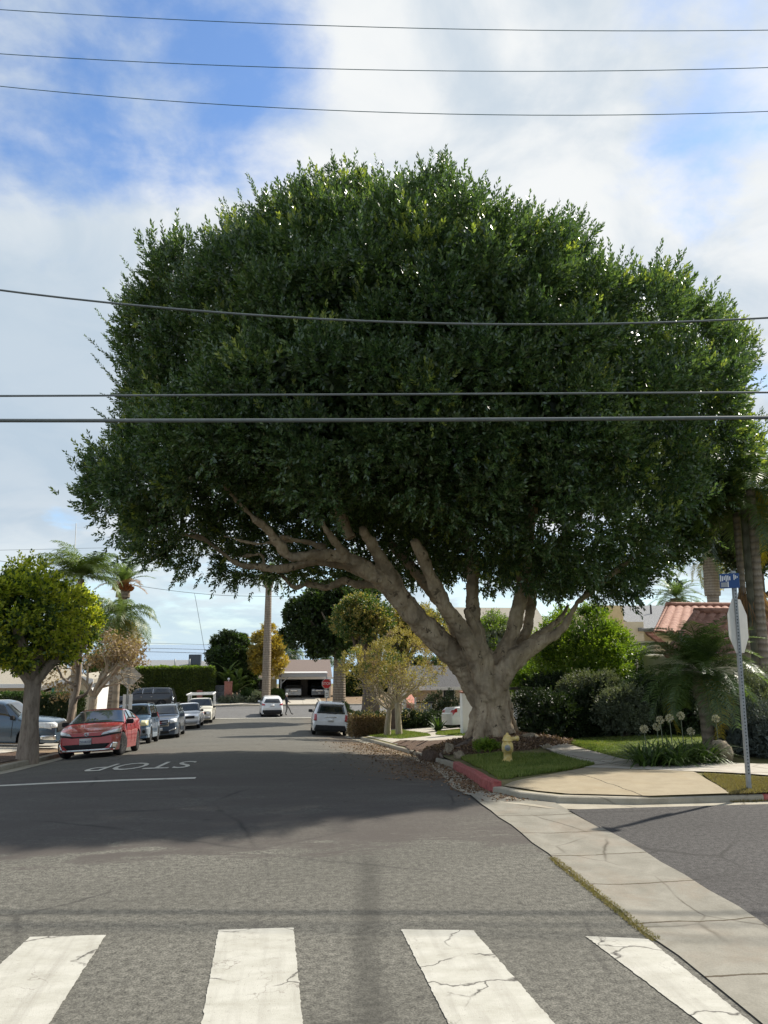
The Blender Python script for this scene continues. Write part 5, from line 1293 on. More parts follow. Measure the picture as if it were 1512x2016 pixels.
# vehicles in the carport
def carport_car(px, label, paint, Wd, Hh, cat):
    c = Car(4.7, Wd, Hh, [(0, .52), (.03, .58), (.2, .63), (.27, .66), (.38, .96), (.5, 1.0), (.85, .98), (.95, .8), (1, .5)], [(0, .49), (.05, .56), (.25, .62), (.9, .64), (1, .49)], (.9, 3.65), .36, .28, (.2, .08), (.2, .06), .15, .07)
    p = at(px, 1372, 90.5); o = car_root('carport_car', label, cat, p[0], 91.2, pi); c.body(paint, o); c.under(o); c.glass_top('windshield', M['glass'], o, .28, .37)
    for sg in (1, -1): c.patch('side_window', M['glass'], o, .34, .9, 8.25, 10.8, .006, sg, False, 6, 4, (.05, -.02))
    c.wheels(o, 5); c.mirrors(o, .31, Hh*.66, M['black'])
    c.face('grille', M['chrome'], o, [(-.45, .66), (.45, .66), (.45, .88), (-.45, .88)], 1, .015); c.plate(o, 0, .48, 1)
    for sg in (1, -1):
        q = [(sg*.5, .68), (sg*.85, .68), (sg*.85, .92), (sg*.5, .92)]; q = q if sg > 0 else [q[1], q[0], q[3], q[2]]; c.face('headlight', M['lamp'], o, q, 1, .014)
carport_car(577, 'silver SUV with chrome grille in the left bay of the far carport', M['p_silver'], 1.9, 1.85, 'car')
carport_car(627, 'dark car facing out in the right bay of the far carport', M['p_slate'], 1.85, 1.65, 'car')

# right side: beige garage house
Yg = 53.0; gh = G(9, Yg)
o = empty('house', (10, Yg, gh), 0, 'beige sided house with dark shingle roof and brick wing beyond the paired slim trees', 'house')
def A_(px, py, Y=Yg): p = at(px, py, Y); return p[0]-10, p[2]-gh
x0, ze = A_(798, 1356); x1, _ = A_(935, 1356); _, zr = A_(850, 1310, Yg+4)
boxo('wall', ((x0+x1)/2, 3, ze/2), (x1-x0, 6, ze), M['garage_beige'], o)
prism('roof', [(-.5, ze-.05), (-.5, ze+.12), (3.4, zr), (7, ze+.12), (7, ze-.05)], x0-.3, x1+.3, M['dark_roof'], o, 'x')
boxo('fascia', ((x0+x1)/2, -.53, ze+.02), (x1-x0+.6, .04, .2), M['white'], o)
boxes('siding', [((((x0+x1)/2), -.012, z), (x1-x0, .03, .03)) for z in np.arange(.3, ze, .2)], M['garage_beige'], o)
xb0, zb0 = A_(801, 1374, Yg-4); xb1, _ = A_(823, 1374, Yg-4)
prism('brick_wing', [(-4.2, 0), (-4.2, zb0-.35), (-.02, zb0+.25), (-.02, 0)], xb0, xb1, M['brick'], o, 'x')
boxo('white_corner', (xb0-.12, -2, zb0/2+.2), (.2, 3.9, zb0+.5), M['white'], o)
window(o, (A_(883, 1365)[0], -.02, A_(883, 1366)[1]), .8, .75)
# slatted gate, bin
p = at(835, 1408, 46); g_ = G(p[0], 46); o = empty('side_gate', (p[0], 46, g_), 0, 'slatted timber gate with a dark top rail beside the brick wing', 'gate')
hgt = at(835, 1383, 46)[2]-g_
boxes('slat_panel', [((x, 0, hgt/2), (.10, .04, hgt-.05)) for x in np.arange(-.42, .46, .14)], M['grey_paint'], o); boxo('top_rail', (0, -.002, hgt), (1.1, .08, .08), M['black'], o)
boxes('gate_post', [((-.52, 0, hgt/2+.15), (.1, .1, hgt+.3))], M['white'], o)
p = at(795, 1409, 47); o = empty('wheelie_bin', (p[0], 47, G(p[0], 47)), 0, 'dark teal wheelie bin standing by the white house corner', 'bin')
prism('bin_body', [(-.27, .06), (.27, .06), (.32, .95), (-.32, .95)], -.28, .28, M['bin'], o); boxo('lid', (0, -.02, .99), (.68, .66, .08), M['bin'], o, .02)
for sg in (1, -1): lathe('wheel', [(.10, -.03), (.10, .03)], M['black'], o, 12, 'x', (sg*.24, .24, .1))

# white gate pillar with terracotta cap and gate arch behind the fig
p = at(920, 1440, 33.5); g_ = G(p[0], 33.5); hgt = at(920, 1364, 33.5)[2]-g_
o = empty('gate_pillar', (p[0], 33.5, g_), 0, 'square white masonry pillar with terracotta cap left of the fig trunk', 'pillar')
boxo('shaft', (0, 0, hgt/2-.1), (.50, .50, hgt+.2), M['white'], o, .01); boxo('cap', (0, 0, hgt+.035), (.60, .60, .07), M['terracotta'], o, .015)
p = at(1012, 1400, 29.5); g_ = G(p[0]+.6, 29.5); xa, za = at(1016, 1352, 29.5)[0]-p[0], at(1016, 1358, 29.5)[2]-g_
o = empty('garden_gate', (p[0], 29.5, g_), 0, 'weathered white garden gate with two arched rails right of the fig trunk', 'gate')
boxes('gate_post', [((x, 0, za/2), (.10, .10, za)) for x in (.15,)], M['white'], o); boxo('gate_post', (.95, 0, za/2), (.10, .10, za), M['white'], o); boxo('lintel', (.6, 0, za+.05), (1.5, .14, .10), M['dark_wall'], o)
for k, r_ in enumerate((.62, .78)): tubeo('arched_rail', [(.95-.02-r_*cos(a), -.03, za-.85+r_*sin(a)) for a in np.linspace(0, pi/2, 9)], .025, M['white'], o, 6, 2)
boxo('panel', (.55, .03, za*.35), (.72, .03, za*.7), M['grey_paint'], o)

# stucco house with terracotta roof (right)
Yt = 27.0; gh = G(15, Yt)
o = empty('house', (15, Yt, gh), 0, 'pale stucco house with red clay tile roof behind the feathery young palm', 'house')
def T_(px, py, Y=Yt): p = at(px, py, Y); return p[0]-15, p[2]-gh
def tiled(name, c00, c10, c11, c01, parent, n=26, k=12, amp=.06):
    """clay barrel tiles: rounded courses running down the slope"""
    c = [np.array(q, float) for q in (c00, c10, c11, c01)]; nn = np.cross(c[1]-c[0], c[3]-c[0]); nn /= np.linalg.norm(nn); nn = nn if nn[2] > 0 else -nn
    V = []; Fc = []; ns = n*6; ks = k*3
    for j in range(ks+1):
        v_ = j/ks; ph = (v_*k) % 1.0
        for i in range(ns+1):
            u = i/ns; b = (c[0]*(1-u)+c[1]*u)*(1-v_)+(c[3]*(1-u)+c[2]*u)*v_
            V.append(b + nn*(amp*abs(sin(pi*u*n))**.8 + .035*(1-ph)))
    for j in range(ks):
        for i in range(ns): Fc.append((j*(ns+1)+i, j*(ns+1)+i+1, (j+1)*(ns+1)+i+1, (j+1)*(ns+1)+i))
    r = link(name, vf(name, V, Fc), M['terracotta'], parent, True); sd = r.modifiers.new('thickness', 'SOLIDIFY'); sd.thickness = .05; return r
xw0, zw = T_(1290, 1262); xw1 = 14
boxo('wall', ((xw0+xw1)/2+.3, 4.2, zw/2), (xw1-xw0, 7, zw), M['cream'], o)
xr0, zr0 = T_(1362, 1199, Yt+2.5); xe0, ze0 = T_(1292, 1246, Yt+.4)
tiled('roof', (xe0, .5, ze0), (15, .5, ze0), (15, 4.4, zr0+.2), (xr0, 4.4, zr0+.2), o, 40, 10)
tiled('roof', (xr0-.1, 5.2, zr0-.6), (xe0, .5, ze0), (xr0, 4.4, zr0+.2), (xr0+.01, 4.6, zr0+.2), o, 10, 10)
tubeo('ridge_tiles', [(xr0-.1, 4.4, zr0+.26), (15, 4.4, zr0+.26)], .13, M['terracotta'], o, 8, 20)
# nearer hip above the porch
xp0, zp0 = T_(1392, 1206, Yt-3); xp1, zp1 = T_(1385, 1262, Yt-4.5)
tiled('porch_roof', (xp1-1.2, -4.5, zp1-.5), (8, -4.5, zp1-.5), (8, -2.4, zp0), (xp0, -2.4, zp0), o, 26, 8)
tubeo('ridge_tiles', [(xp0-.1, -2.4, zp0+.07), (8, -2.4, zp0+.07)], .12, M['terracotta'], o, 8, 16); tubeo('hip_tiles', [(xp0, -2.4, zp0+.05), (xp1-1.2, -4.5, zp1-.42)], .11, M['terracotta'], o, 8, 12)
boxo('porch_wall', ((xp1+8)/2, -2.2, (zp1-.5)/2), (8-xp1, 3.6, zp1-.5), M['cream'], o); window(o, (xp1+3.2, -4.0, 1.5), 1.4, 1.2)
xq0, zq0 = T_(1284, 1268, Yt-1); xq1, zq1 = T_(1330, 1290, Yt-2.2)
tiled('window_hood', (xq0+.1, -2.2, zq1-.02), (xq1+.2, -2.2, zq1-.02), (xq1+.1, -.4, zq0+.35), (xq0+.05, -.4, zq0+.35), o, 7, 6)
boxo('bay_wall', ((xq0+xq1)/2+.2, -.6, zq1/2), (xq1-xq0, 2.4, zq1), M['white'], o); window(o, ((xq0+xq1)/2+.1, -1.83, 1.0), .7, 1.1)
# house behind with grey shingle roof and tan side
Yb = 37.0; gh = G(17, Yb)
o = empty('house', (18, Yb, gh), 0, 'two tone tan house with grey shingle roof rising behind the clay tiled house', 'house')
def B_(px, py, Y=Yb): p = at(px, py, Y); return p[0]-18, p[2]-gh
x0, z0 = B_(1185, 1192); x1, _ = B_(1226, 1192); x2, ze = B_(1262, 1243); x3, zr = B_(1440, 1193, Yb+5)
boxo('tan_wall', ((x0+x1)/2, 3, z0/2), (x1-x0, 6, z0), M['tan_wall'], o); boxo('cream_wall', ((x1+x2)/2+.1, 3.1, (z0-.8)/2), (x2-x1+.2, 6, z0-.8), M['cream'], o)
boxo('wall', ((x2+x3)/2, 6, ze/2), (x3-x2+2, 9, ze), M['cream'], o)
prism('roof', [(0, ze), (0, ze+.15), (5, zr), (11, ze+.15), (11, ze)], x2-.1, x3+3, M['grey_roof'], o, 'x'); tubeo('vent_pipe', [(B_(1337, 1215)[0], 3, zr-1), (B_(1337, 1215)[0], 3, zr-.05)], .05, M['black'], o, 8, 1)
# tan roofed house glimpsed through the fork of the fig
Yd = 58.0; gh = G(14, Yd)
o = empty('house', (15, Yd, gh), 0, 'house with broad tan shingle roof glimpsed through the fork of the fig', 'house')
def D_(px, py, Y=Yd): p = at(px, py, Y); return p[0]-15, p[2]-gh
x0, zr = D_(930, 1196, Yd+4); x1, _ = D_(1010, 1196, Yd+4); _, ze = D_(965, 1262)
boxo('wall', ((x0+x1)/2, 4, ze/2), (x1-x0+3, 7, ze), M['cream'], o); prism('roof', [(-.5, ze), (-.5, ze+.15), (4, zr), (8.5, ze+.15), (8.5, ze)], x0-2, x1+2, M['tan_roof'], o, 'x')

# ------------------------------------------------------------------ trees
def leafy(name, label, base, cat, trunk_fn, clumps, per, nl, sl, L, Wd, mats, mi_p=None, group=None, up=.3, fill=0, fr=None, fsize=.25, seed=0):
    o = empty(name, base, 0, label, cat, group); base = np.asarray(base, float)
    mg = Merge(); trunk_fn(mg); bark = mats[0]
    mg.build('trunk', bark, o)
    rs = np.random.default_rng(seed+40); cl = np.asarray(clumps, float); cen = cl[:, :3].mean(0)
    q = clump_crown(cl, per, nl, sl, L, Wd, cen, up, .95, .8, rs)
    zc_ = np.repeat(np.arange(len(cl)), per*nl)
    mi = np.zeros(len(q), int)
    if len(mats) > 2:
        # second leaf colour gathers on whole clumps chosen at random
        on = rs.uniform(0, 1, len(cl)) < (mi_p if mi_p is not None else .4)
        mi[on[zc_] & (rs.uniform(0, 1, len(q)) < .8)] = 1; mi[~on[zc_] & (rs.uniform(0, 1, len(q)) < .12)] = 1
    if fill:
        f = blob_fill(cen, fr, fill, fsize, rs); q = np.concatenate([q, f]); mi = np.concatenate([mi, np.zeros(len(f), int)])
    link('crown', qmesh('crown', q, mi), mats[1:], o); return o
def local_clumps(c, r, n, rc, zmin=-.6, seed=0, jitter=.18):
    rs = np.random.default_rng(seed+300); return shell_clumps(c, r, n, rc, zmin, jitter, rs)
LT = 'street trees on the left verge'
# thick street tree, left
b = at(55, 1471, 23.2); b = np.array([b[0], 23.2, G(b[0], 23.2)]); s_ = 23.2/1514
def tf(mg):
    mg.tube([(0, 0, -.3), (0, 0, .1), (.01, 0, 1.0), (.0, .02, 1.9), (.02, 0, 2.3)], [.34, .29, .225, .215, .20], 18, 6, wob=.05, seed=3)
    for p in ([(0, 0, 1.95), (-.25, -.1, 2.35), (-.7, -.3, 2.75), (-1.3, -.4, 3.3)], [(.02, 0, 2.1), (.10, -.05, 2.7), (.02, 0, 3.3), (.05, 0, 4.2)], [(.05, 0, 2.05), (.4, -.1, 2.5), (.8, -.1, 2.9), (1.2, 0, 3.5)], [(0, 0, 2.1), (.1, .4, 2.8), (.2, .9, 3.6)], [(0, 0, 2.1), (-.1, -.5, 2.9), (-.3, -.9, 3.6)]):
        mg.tube(p, [.16, .14, .10, .03][:len(p)], 10, 5, wob=.06, seed=int(abs(p[1][0]*100)))
cc = np.array([-.5, 0, 3.75])
leafy('street_tree', 'sunlit yellow green street tree with thick furrowed forked trunk on the left verge', b, 'tree', tf,
      np.vstack([local_clumps(cc, (1.55, 1.55, 1.38), 85, .46, -.85, 1), local_clumps(cc+np.array([.1, 0, 0]), (1.2, 1.1, 1.0), 25, .5, -.9, 2)]), 20, 8, .28, .14, .62, [M['rough_bark'], M['mid_leaf'], M['maple']], .86, LT, .15, 1600, (1.7, 1.5, 1.3), .2, 1)
p = at(178, 1300, 27.5); b2 = np.array([p[0]-.45, 27.5, G(p[0], 27.5)]); cz = at(160, 1225, 27.5)[2]-b2[2]
def tf(mg): branches(mg, (0, 0, -.2), (.05, 0, cz-.3), .12, .9, 5, 5, 1)
leafy('street_tree', 'smaller yellow topped street tree between the thick street tree and the palms', b2, 'tree', tf,
      local_clumps((-.15, 0, cz-.05), (.68, .7, 1.0), 48, .34, -.9, 3), 22, 8, .26, .125, .62, [M['rough_bark'], M['mid_leaf'], M['maple']], .85, LT, .2, 500, (.8, .8, 1.0), .2, 2)
# palms behind on the left
def pbase(px, Y, x_off=0.0): x = at(px, 1390, Y)[0]+x_off; return np.array([x, Y, G(x, Y)])
b = pbase(143, 33.5); palm('queen_palm', 'tall palm with plumed green crown on a smooth pale trunk behind the street trees', b, at(145, 1140, 33.5)[2]-b[2], .17, .13, 34, 2.3, M['smooth_palm'], M['frond_light'],
     (.35, 1.5), .62, .035, 1.5, .75, 11, n=46, vee=.1)
b = pbase(222, 36.5, .1); palm('queen_palm', 'drooping feather palm with hanging golden fruit stalks beside the diamond sign', b, at(222, 1215, 36.5)[2]-b[2], .17, .14, 34, 2.3, M['smooth_palm'], M['frond_light'],
     (-.6, 1.35), .65, .035, 2.0, .85, 13, n=46, vee=.05, extra=(M['frond_gold'], 9))
b = pbase(218, 43); palm('stout_palm', 'stout palm freshly trimmed to an upright tuft with orange cut stubs', b, at(227, 1152, 43)[2]-b[2], .24, .23, 26, 1.9, M['palm_bark'], M['frond'],
     (.2, 1.5), .42, .05, .9, .3, 17, lean=(.3, 0), n=30, bulge=(.7, .38), extra=(M['frond_dry'], 7))
o = [q for q in bpy.data.objects if q.name.startswith('stout_palm')][0]
hb = at(227, 1152, 43)[2]-b[2]; rs = np.random.default_rng(4); dd = rand_dirs(320, rs); dd[:, 2] = np.abs(dd[:, 2])*.5
link('cut_stubs', qmesh('cut_stubs', leaves(np.array([.3, 0, hb-.35])+dd*np.array([.36, .36, .55]), unit(dd+np.array([0, 0, .8])), .26*rs.uniform(.7, 1.3, 320), .35, rs=rs)), M['orange'], o)
# half-bare brown tree
p = at(180, 1392, 31.0); x = p[0]; b = np.array([x, 31.0, G(x, 31.0)]); rs = np.random.default_rng(8)
o = empty('half_bare_tree', b, 0, 'half bare tree with pale forked trunk and brown leaves left of the diamond sign', 'tree', LT)
mg = Merge(); mg.tube([(0, 0, -.3), (0, 0, .8), (.05, 0, 2.0)], [.20, .155, .14], 12, 5, wob=.08, seed=4); tips = []
def grow(p, d, L, r, lv, seed):
    r_ = np.random.default_rng(seed); q = p+d*L*.5+r_.normal(size=3)*L*.07; e = p+d*L+r_.normal(size=3)*L*.07
    mg.tube([p, q, e], [r, r*.8, r*.5], 7 if lv > 1 else 4, 3, wob=.05, seed=seed)
    if lv == 0: tips.append(e); return
    for i in range(3 if lv > 1 else 4):
        grow(e if i else q, unit(d+r_.normal(size=3)*.55+np.array([.14, 0, .10])), L*.66, r*.52, lv-1, seed*7+i+1)
for i, d0 in enumerate([(-.55, -.2, .9), (.35, 0, 1.0), (.75, -.2, .9), (.2, .6, .9), (.65, .4, 1.0)]): grow(np.array([.05, 0, 1.95]), unit(np.array(d0, float)), 1.05, .10, 4, 50+i)
mg.build('trunk', M['pale_bark'], o); tips = np.array(tips); tl = tips[(tips[:, 0] < 2.5) | (rs.uniform(0, 1, len(tips)) < .12)]
tl = np.repeat(tl, 7, 0)+rs.normal(size=(len(tl)*7, 3))*.14; tl = tl[((tl[:, 2] > 2.75) | (tl[:, 0] < .3)) & ((tl[:, 2] > 3.15) | (tl[:, 0] < .75))]
q = leaves(tl, rs.normal(size=tl.shape)+np.array([0, 0, -.6]), .12*rs.uniform(.7, 1.3, len(tl)), .55, rs=rs); link('crown', qmesh('crown', q), M['brown_leaf'], o)

# clipped hedge behind the blue pickup, tall hedge across the far street
def hedge(name, label, x0, x1, y0, y1, h, zg, m, n, L, dark=None, cat='hedge', seed=0, top=None, amp=.10):
    rs = np.random.default_rng(seed); o = empty(name, ((x0+x1)/2, (y0+y1)/2, zg), 0, label, cat); wx, wy = (x1-x0)/2, (y1-y0)/2
    f = rs.integers(0, 8, n); u = rs.uniform(-1, 1, n); v_ = rs.uniform(-1, 1, n)
    P = np.where((f < 3)[:, None], np.stack([u*wx, -np.ones(n)*wy, (v_+1)/2*h], 1), np.where((f < 6)[:, None], np.stack([u*wx, v_*wy, np.ones(n)*h], 1), np.stack([np.where(f == 6, -1, 1)*wx, v_*wy, (u+1)/2*h], 1)))
    bump = np.sin(P[:, 0]*2.1+seed)*.5+np.sin(P[:, 0]*5.3+P[:, 2]*3.1)*.3+np.sin(P[:, 2]*4.7+P[:, 1]*2)*.3
    out = np.where((f < 3)[:, None], [0, -1, 0], np.where((f < 6)[:, None], [0, 0, 1], np.stack([np.where(f == 6, -1, 1), 0*f, 0*f], 1)))
    P = P + out*(bump*amp)[:, None] + rs.normal(size=P.shape)*.05
    d = unit(out*.6+np.array([0, 0, .55])+rs.normal(size=P.shape)*.55)
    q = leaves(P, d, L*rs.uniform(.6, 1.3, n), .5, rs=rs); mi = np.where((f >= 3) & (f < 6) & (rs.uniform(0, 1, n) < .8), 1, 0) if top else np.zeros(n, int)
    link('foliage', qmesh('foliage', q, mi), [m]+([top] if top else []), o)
    boxo('stems', (0, 0, h/2-.03), (wx*2-.22, wy*2-.22, h-.14), M['dark_leaf'], o); return o  # solid dark core inside the leaves that keeps the hedge opaque
z_ = G(-14, 37.5); xa = at(-60, 1400, 37.5)[0]; xb = at(156, 1400, 37.5)[0]
hedge('clipped_hedge', 'dark clipped hedge behind the slate blue pickup in front of the cream house', xa, xb, 36.9, 38.1, at(80, 1369, 37.5)[2]-z_, z_, M['dark_leaf'], 22000, .10, seed=2, top=M['mid_leaf'], amp=.05)  # lighter leaves on top colour in the sun that falls there
z_ = G(0, 84); xa = at(234, 1370, 83)[0]; xb = at(417, 1370, 83)[0]
hedge('tall_hedge', 'tall square clipped hedge with bright top behind the long black SUV', xa, xb, 83, 85, at(320, 1316, 83)[2]-z_, z_, M['hedge'], 30000, .20, seed=3, top=M['bright_leaf'], amp=.08)  # bright top leaves put sunlight into the hedge colour
z_ = G(4.6, 41); xa = at(693, 1430, 40.6)[0]; xb = at(762, 1430, 40.6)[0]
hedge('low_hedge', 'low brownish hedge at the right kerb before the gnarled stumps', xa, xb, 40.2, 42.0, at(720, 1409, 40.6)[2]-z_, z_, M['brown_leaf'], 9000, .10, seed=4, top=M['dark_leaf'], amp=.06)

# shrubs: leafy mounds
def shrub(name, label, c, r, m, n_cl, per, nl, L, Wd, seed=0, cat='shrub', up=.3, sl=.25, rc=.3, extra=None, zmin=-.3, group=None, fill=None):
    rs = np.random.default_rng(seed+70); z = G(c[0], c[1]); o = empty(name, (c[0], c[1], z), 0, label, cat, group); cc = np.array([0, 0, c[2]])
    cl = shell_clumps(cc, r, n_cl, rc, zmin, .2, rs); cl[:, 2] = np.maximum(cl[:, 2], .1)
    q = clump_crown(cl, per, nl, sl, L, Wd, cc, up, .9, .8, rs); f = blob_fill(cc, r, fill or n_cl*16, max(L*1.6, .18), rs, .85); q = np.concatenate([q, f]); q[..., 2] = np.maximum(q[..., 2], .0)
    mats = [m]+([extra[0]] if extra else []); mi = np.zeros(len(q), int)
    if extra: mi[:len(q)-len(f)][np.repeat(rs.uniform(0, 1, len(cl)) < extra[1], per*nl)] = 1
    mg = Merge()
    for i in range(5):
        a = i*1.3; mg.tube([(0.05*cos(a), .05*sin(a), -.1), (r[0]*.3*cos(a), r[1]*.3*sin(a), c[2]*.6), (r[0]*.6*cos(a), r[1]*.6*sin(a), c[2]+r[2]*.4)], [.05, .035, .012], 6, 3)
    mg.build('stems', M['twig'], o); link('foliage', qmesh('foliage', q, mi), mats, o); return o
def pz(px, py, Y): p = at(px, py, Y); return p[0], Y, p[2]-G(p[0], Y)
x, y, z = pz(1152, 1300, 27.5)
shrub('rounded_bush', 'large rounded bright green bush right of the fig, sunlit on its right', (x, y, z), (1.78, 1.6, 1.62), M['bright_leaf'], 130, 24, 9, .12, .5, 1, 'bush', .4, .3, .40, (M['mid_leaf'], .3), -.8)
x, y, z = pz(1032, 1335, 30.5); shrub('rounded_bush', 'small bright bush above the white garden gate behind the trunk', (x, y, z), (.7, .6, .75), M['bright_leaf'], 40, 18, 8, .10, .5, 2, 'bush', .4, .25, .25, None, -.9)
BORD = 'dark border shrubs below the rounded bush'
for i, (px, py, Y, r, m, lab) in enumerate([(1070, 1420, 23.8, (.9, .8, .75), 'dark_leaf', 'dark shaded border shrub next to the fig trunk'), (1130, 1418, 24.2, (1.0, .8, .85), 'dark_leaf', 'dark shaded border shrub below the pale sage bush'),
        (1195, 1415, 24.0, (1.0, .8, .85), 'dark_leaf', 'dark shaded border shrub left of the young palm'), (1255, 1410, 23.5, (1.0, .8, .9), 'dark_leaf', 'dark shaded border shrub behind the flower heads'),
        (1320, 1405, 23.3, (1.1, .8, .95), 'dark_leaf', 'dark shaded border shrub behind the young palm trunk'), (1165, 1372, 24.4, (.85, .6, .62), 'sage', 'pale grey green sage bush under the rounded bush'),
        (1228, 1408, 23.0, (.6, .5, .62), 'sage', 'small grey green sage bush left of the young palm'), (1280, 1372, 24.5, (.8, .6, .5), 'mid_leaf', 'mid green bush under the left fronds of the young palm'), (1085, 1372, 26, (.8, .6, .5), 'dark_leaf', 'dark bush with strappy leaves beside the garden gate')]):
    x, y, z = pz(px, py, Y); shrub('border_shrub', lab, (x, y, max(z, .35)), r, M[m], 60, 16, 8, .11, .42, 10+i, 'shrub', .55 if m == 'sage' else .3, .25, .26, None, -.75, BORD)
for i, (px, py, Y, r, lab) in enumerate([(1480, 1445, 16.2, (.62, .6, .55), 'low blue grey shrub behind the leaning sign post'), (1505, 1395, 17.5, (.85, .8, .75), 'taller olive brown shrub at the right behind the sign post'), (1440, 1410, 18.5, (.5, .5, .7), 'grey olive shrub right of the young palm trunk'), (1545, 1450, 15.6, (.6, .5, .5), 'blue grey shrub reaching past the right edge')]):
    x, y, z = pz(px, py, Y); shrub('grey_shrub', lab, (x, y, max(z, .3)), r, M['bluesage'] if i != 1 else M['sage'], 70, 20, 9, .065, .36, 30+i, 'shrub', .5, .2, .2, None, -.7, 'grey shrubs by the corner')
# strappy leaves: flax near the gate, agapanthus, agave
def strap(name, label, c, n, L, wd, m, seed=0, cat='plant', el=(.3, 1.4), droop=1.3, group=None, spread=.1):
    rs = np.random.default_rng(seed); o = empty(name, (c[0], c[1], G(c[0], c[1])), 0, label, cat, group); Q = []
    for i in range(n):
        a = rs.uniform(0, 2*pi); e = rs.uniform(*el); l = L*rs.uniform(.65, 1.15); p = np.array([cos(a)*spread*rs.uniform(), sin(a)*spread*rs.uniform(), 0.0]); sd = np.array([-sin(a), cos(a), 0])*wd*.5; k = 7
        for j in range(k):
            w0 = (1-(j/k)**2.2); w1 = (1-((j+1)/k)**2.2); d = np.array([cos(a)*cos(e), sin(a)*cos(e), sin(e)]); p2 = p+d*l/k; Q.append([p-sd*w0, p+sd*w0, p2+sd*w1, p2-sd*w1]); p = p2; e -= droop*rs.uniform(.7, 1.3)/k
    Q = np.array(Q); Q[..., 2] = np.maximum(Q[..., 2], .01); link('leaves', qmesh('leaves', Q), m, o); return o
for i, (px, Y) in enumerate([(1075, 24.6), (1120, 25), (1050, 26.5)]): strap('flax', ['flax with long pale arching blades above the dark border', 'flax with arching blades between sage and gate', 'flax leaning over the garden gate'][i], (at(px, 1400, Y)[0], Y), 46, 1.7, .07, M['sage'] if i else M['mid_leaf'], 60+i, 'plant', (.5, 1.5), 1.2, 'flax plants')
strap('agave', 'small spiky agave in front of the beige house', (at(862, 1432, 38.5)[0], 38.5), 34, .8, .12, M['mid_leaf'], 66, 'plant', (.2, 1.45), .5)
AG = 'agapanthus clumps at the corner bed'
agx = [(1262, 15.6), (1292, 15.2), (1318, 15.5), (1345, 15.2), (1372, 15.5), (1275, 15.0), (1330, 14.9), (1390, 15.1)]
LAB = ['leftmost strappy agapanthus clump with rusty edge', 'agapanthus clump below the paired flower heads', 'agapanthus clump below the tall middle flower head', 'agapanthus clump left of the low flower head', 'agapanthus clump against the young palm trunk', 'agapanthus clump spilling at the pavement left end', 'agapanthus clump in the middle of the pavement edge', 'agapanthus clump beside the boulder']
for i, (px, Y) in enumerate(agx): strap('agapanthus', LAB[i], (at(px, 1490, Y)[0], Y), 85, .78, .036, M['mid_leaf'], 80+i, 'plant', (.6, 1.5), 1.7, AG, .2)
FL = ['leftmost pale agapanthus head on short stalks', 'upper of the paired pale flower heads', 'lower of the paired pale flower heads', 'pale flower head on a tall thin stalk left of centre', 'tallest pale flower head before the dark shrubs', 'low flower head just left of the young palm trunk', 'pale flower head right of the young palm trunk']
for i, (px, py) in enumerate([(1268, 1435), (1300, 1417), (1293, 1431), (1318, 1414), (1340, 1409), (1360, 1440), (1409, 1415)]):
    Y = 15.4+.1*(i % 3); p = at(px, py, Y); z = G(p[0], Y); hgt = p[2]-z; o = empty('flower_head', (p[0], Y, z), 0, FL[i], 'flower', 'dried agapanthus flower heads'); rs = np.random.default_rng(i)
    tubeo('stalk', [(.05, 0, 0), (.02, 0, hgt*.5), (0, 0, hgt)], [.010, .009, .008], M['sage'], o, 6, 3); d = rand_dirs(90, rs)
    q = np.concatenate([leaves(np.array([0, 0, hgt])+d*.02, d, .045, .12, rs=rs), leaves(np.array([0, 0, hgt])+d*.055, d+rs.normal(size=d.shape)*.4, .04, .5, rs=rs)]); link('florets', qmesh('florets', q), M['flower'], o)
def rock(name, label, c, r, seed=0, m='rock', cat='rock', group=None):
    bm = bmesh.new(); bmesh.ops.create_icosphere(bm, subdivisions=4, radius=1.0); rs = np.random.default_rng(seed); w = rs.normal(size=(7, 3))*1.7; ph = rs.uniform(0, 6, 7)
    for v in bm.verts:
        d = np.array(v.co); k = 1+.15*sum(sin(float(w[i] @ d)*1.4+ph[i]) for i in range(7))/1.6+.03*sin(9*d[0]+4*d[2])*sin(8*d[1]); v.co = Vector(d*k*np.array(r))
    o = link(name, bm_mesh(name, bm), M[m], None, True); o.location = (c[0], c[1], G(c[0], c[1])+c[2]); return tag(o, label, cat, group)
x, y, z = pz(1421, 1478, 15.3); rock('boulder', 'pitted tan boulder beside the young palm', (x, y, .14), (.20, .18, .25), 3)
for i, (px, py, Y, r, lab) in enumerate([(1042, 1453, 21.6, (.22, .2, .14), 'pale smooth rock at the back of the mulch mound'), (1078, 1476, 20.2, (.10, .1, .08), 'small rock where the mulch meets the pavement'), (903, 1494, 20.1, (.14, .12, .12), 'pale stone at the end of the red kerb'), (884, 1480, 21.3, (.16, .2, .22), 'upright broken kerb stone against the roots')]):
    x, y, z = pz(px, py, Y); rock('edging_rock', lab, (x, y, .05), r, 10+i, 'rock', 'rock', 'rocks round the mound')
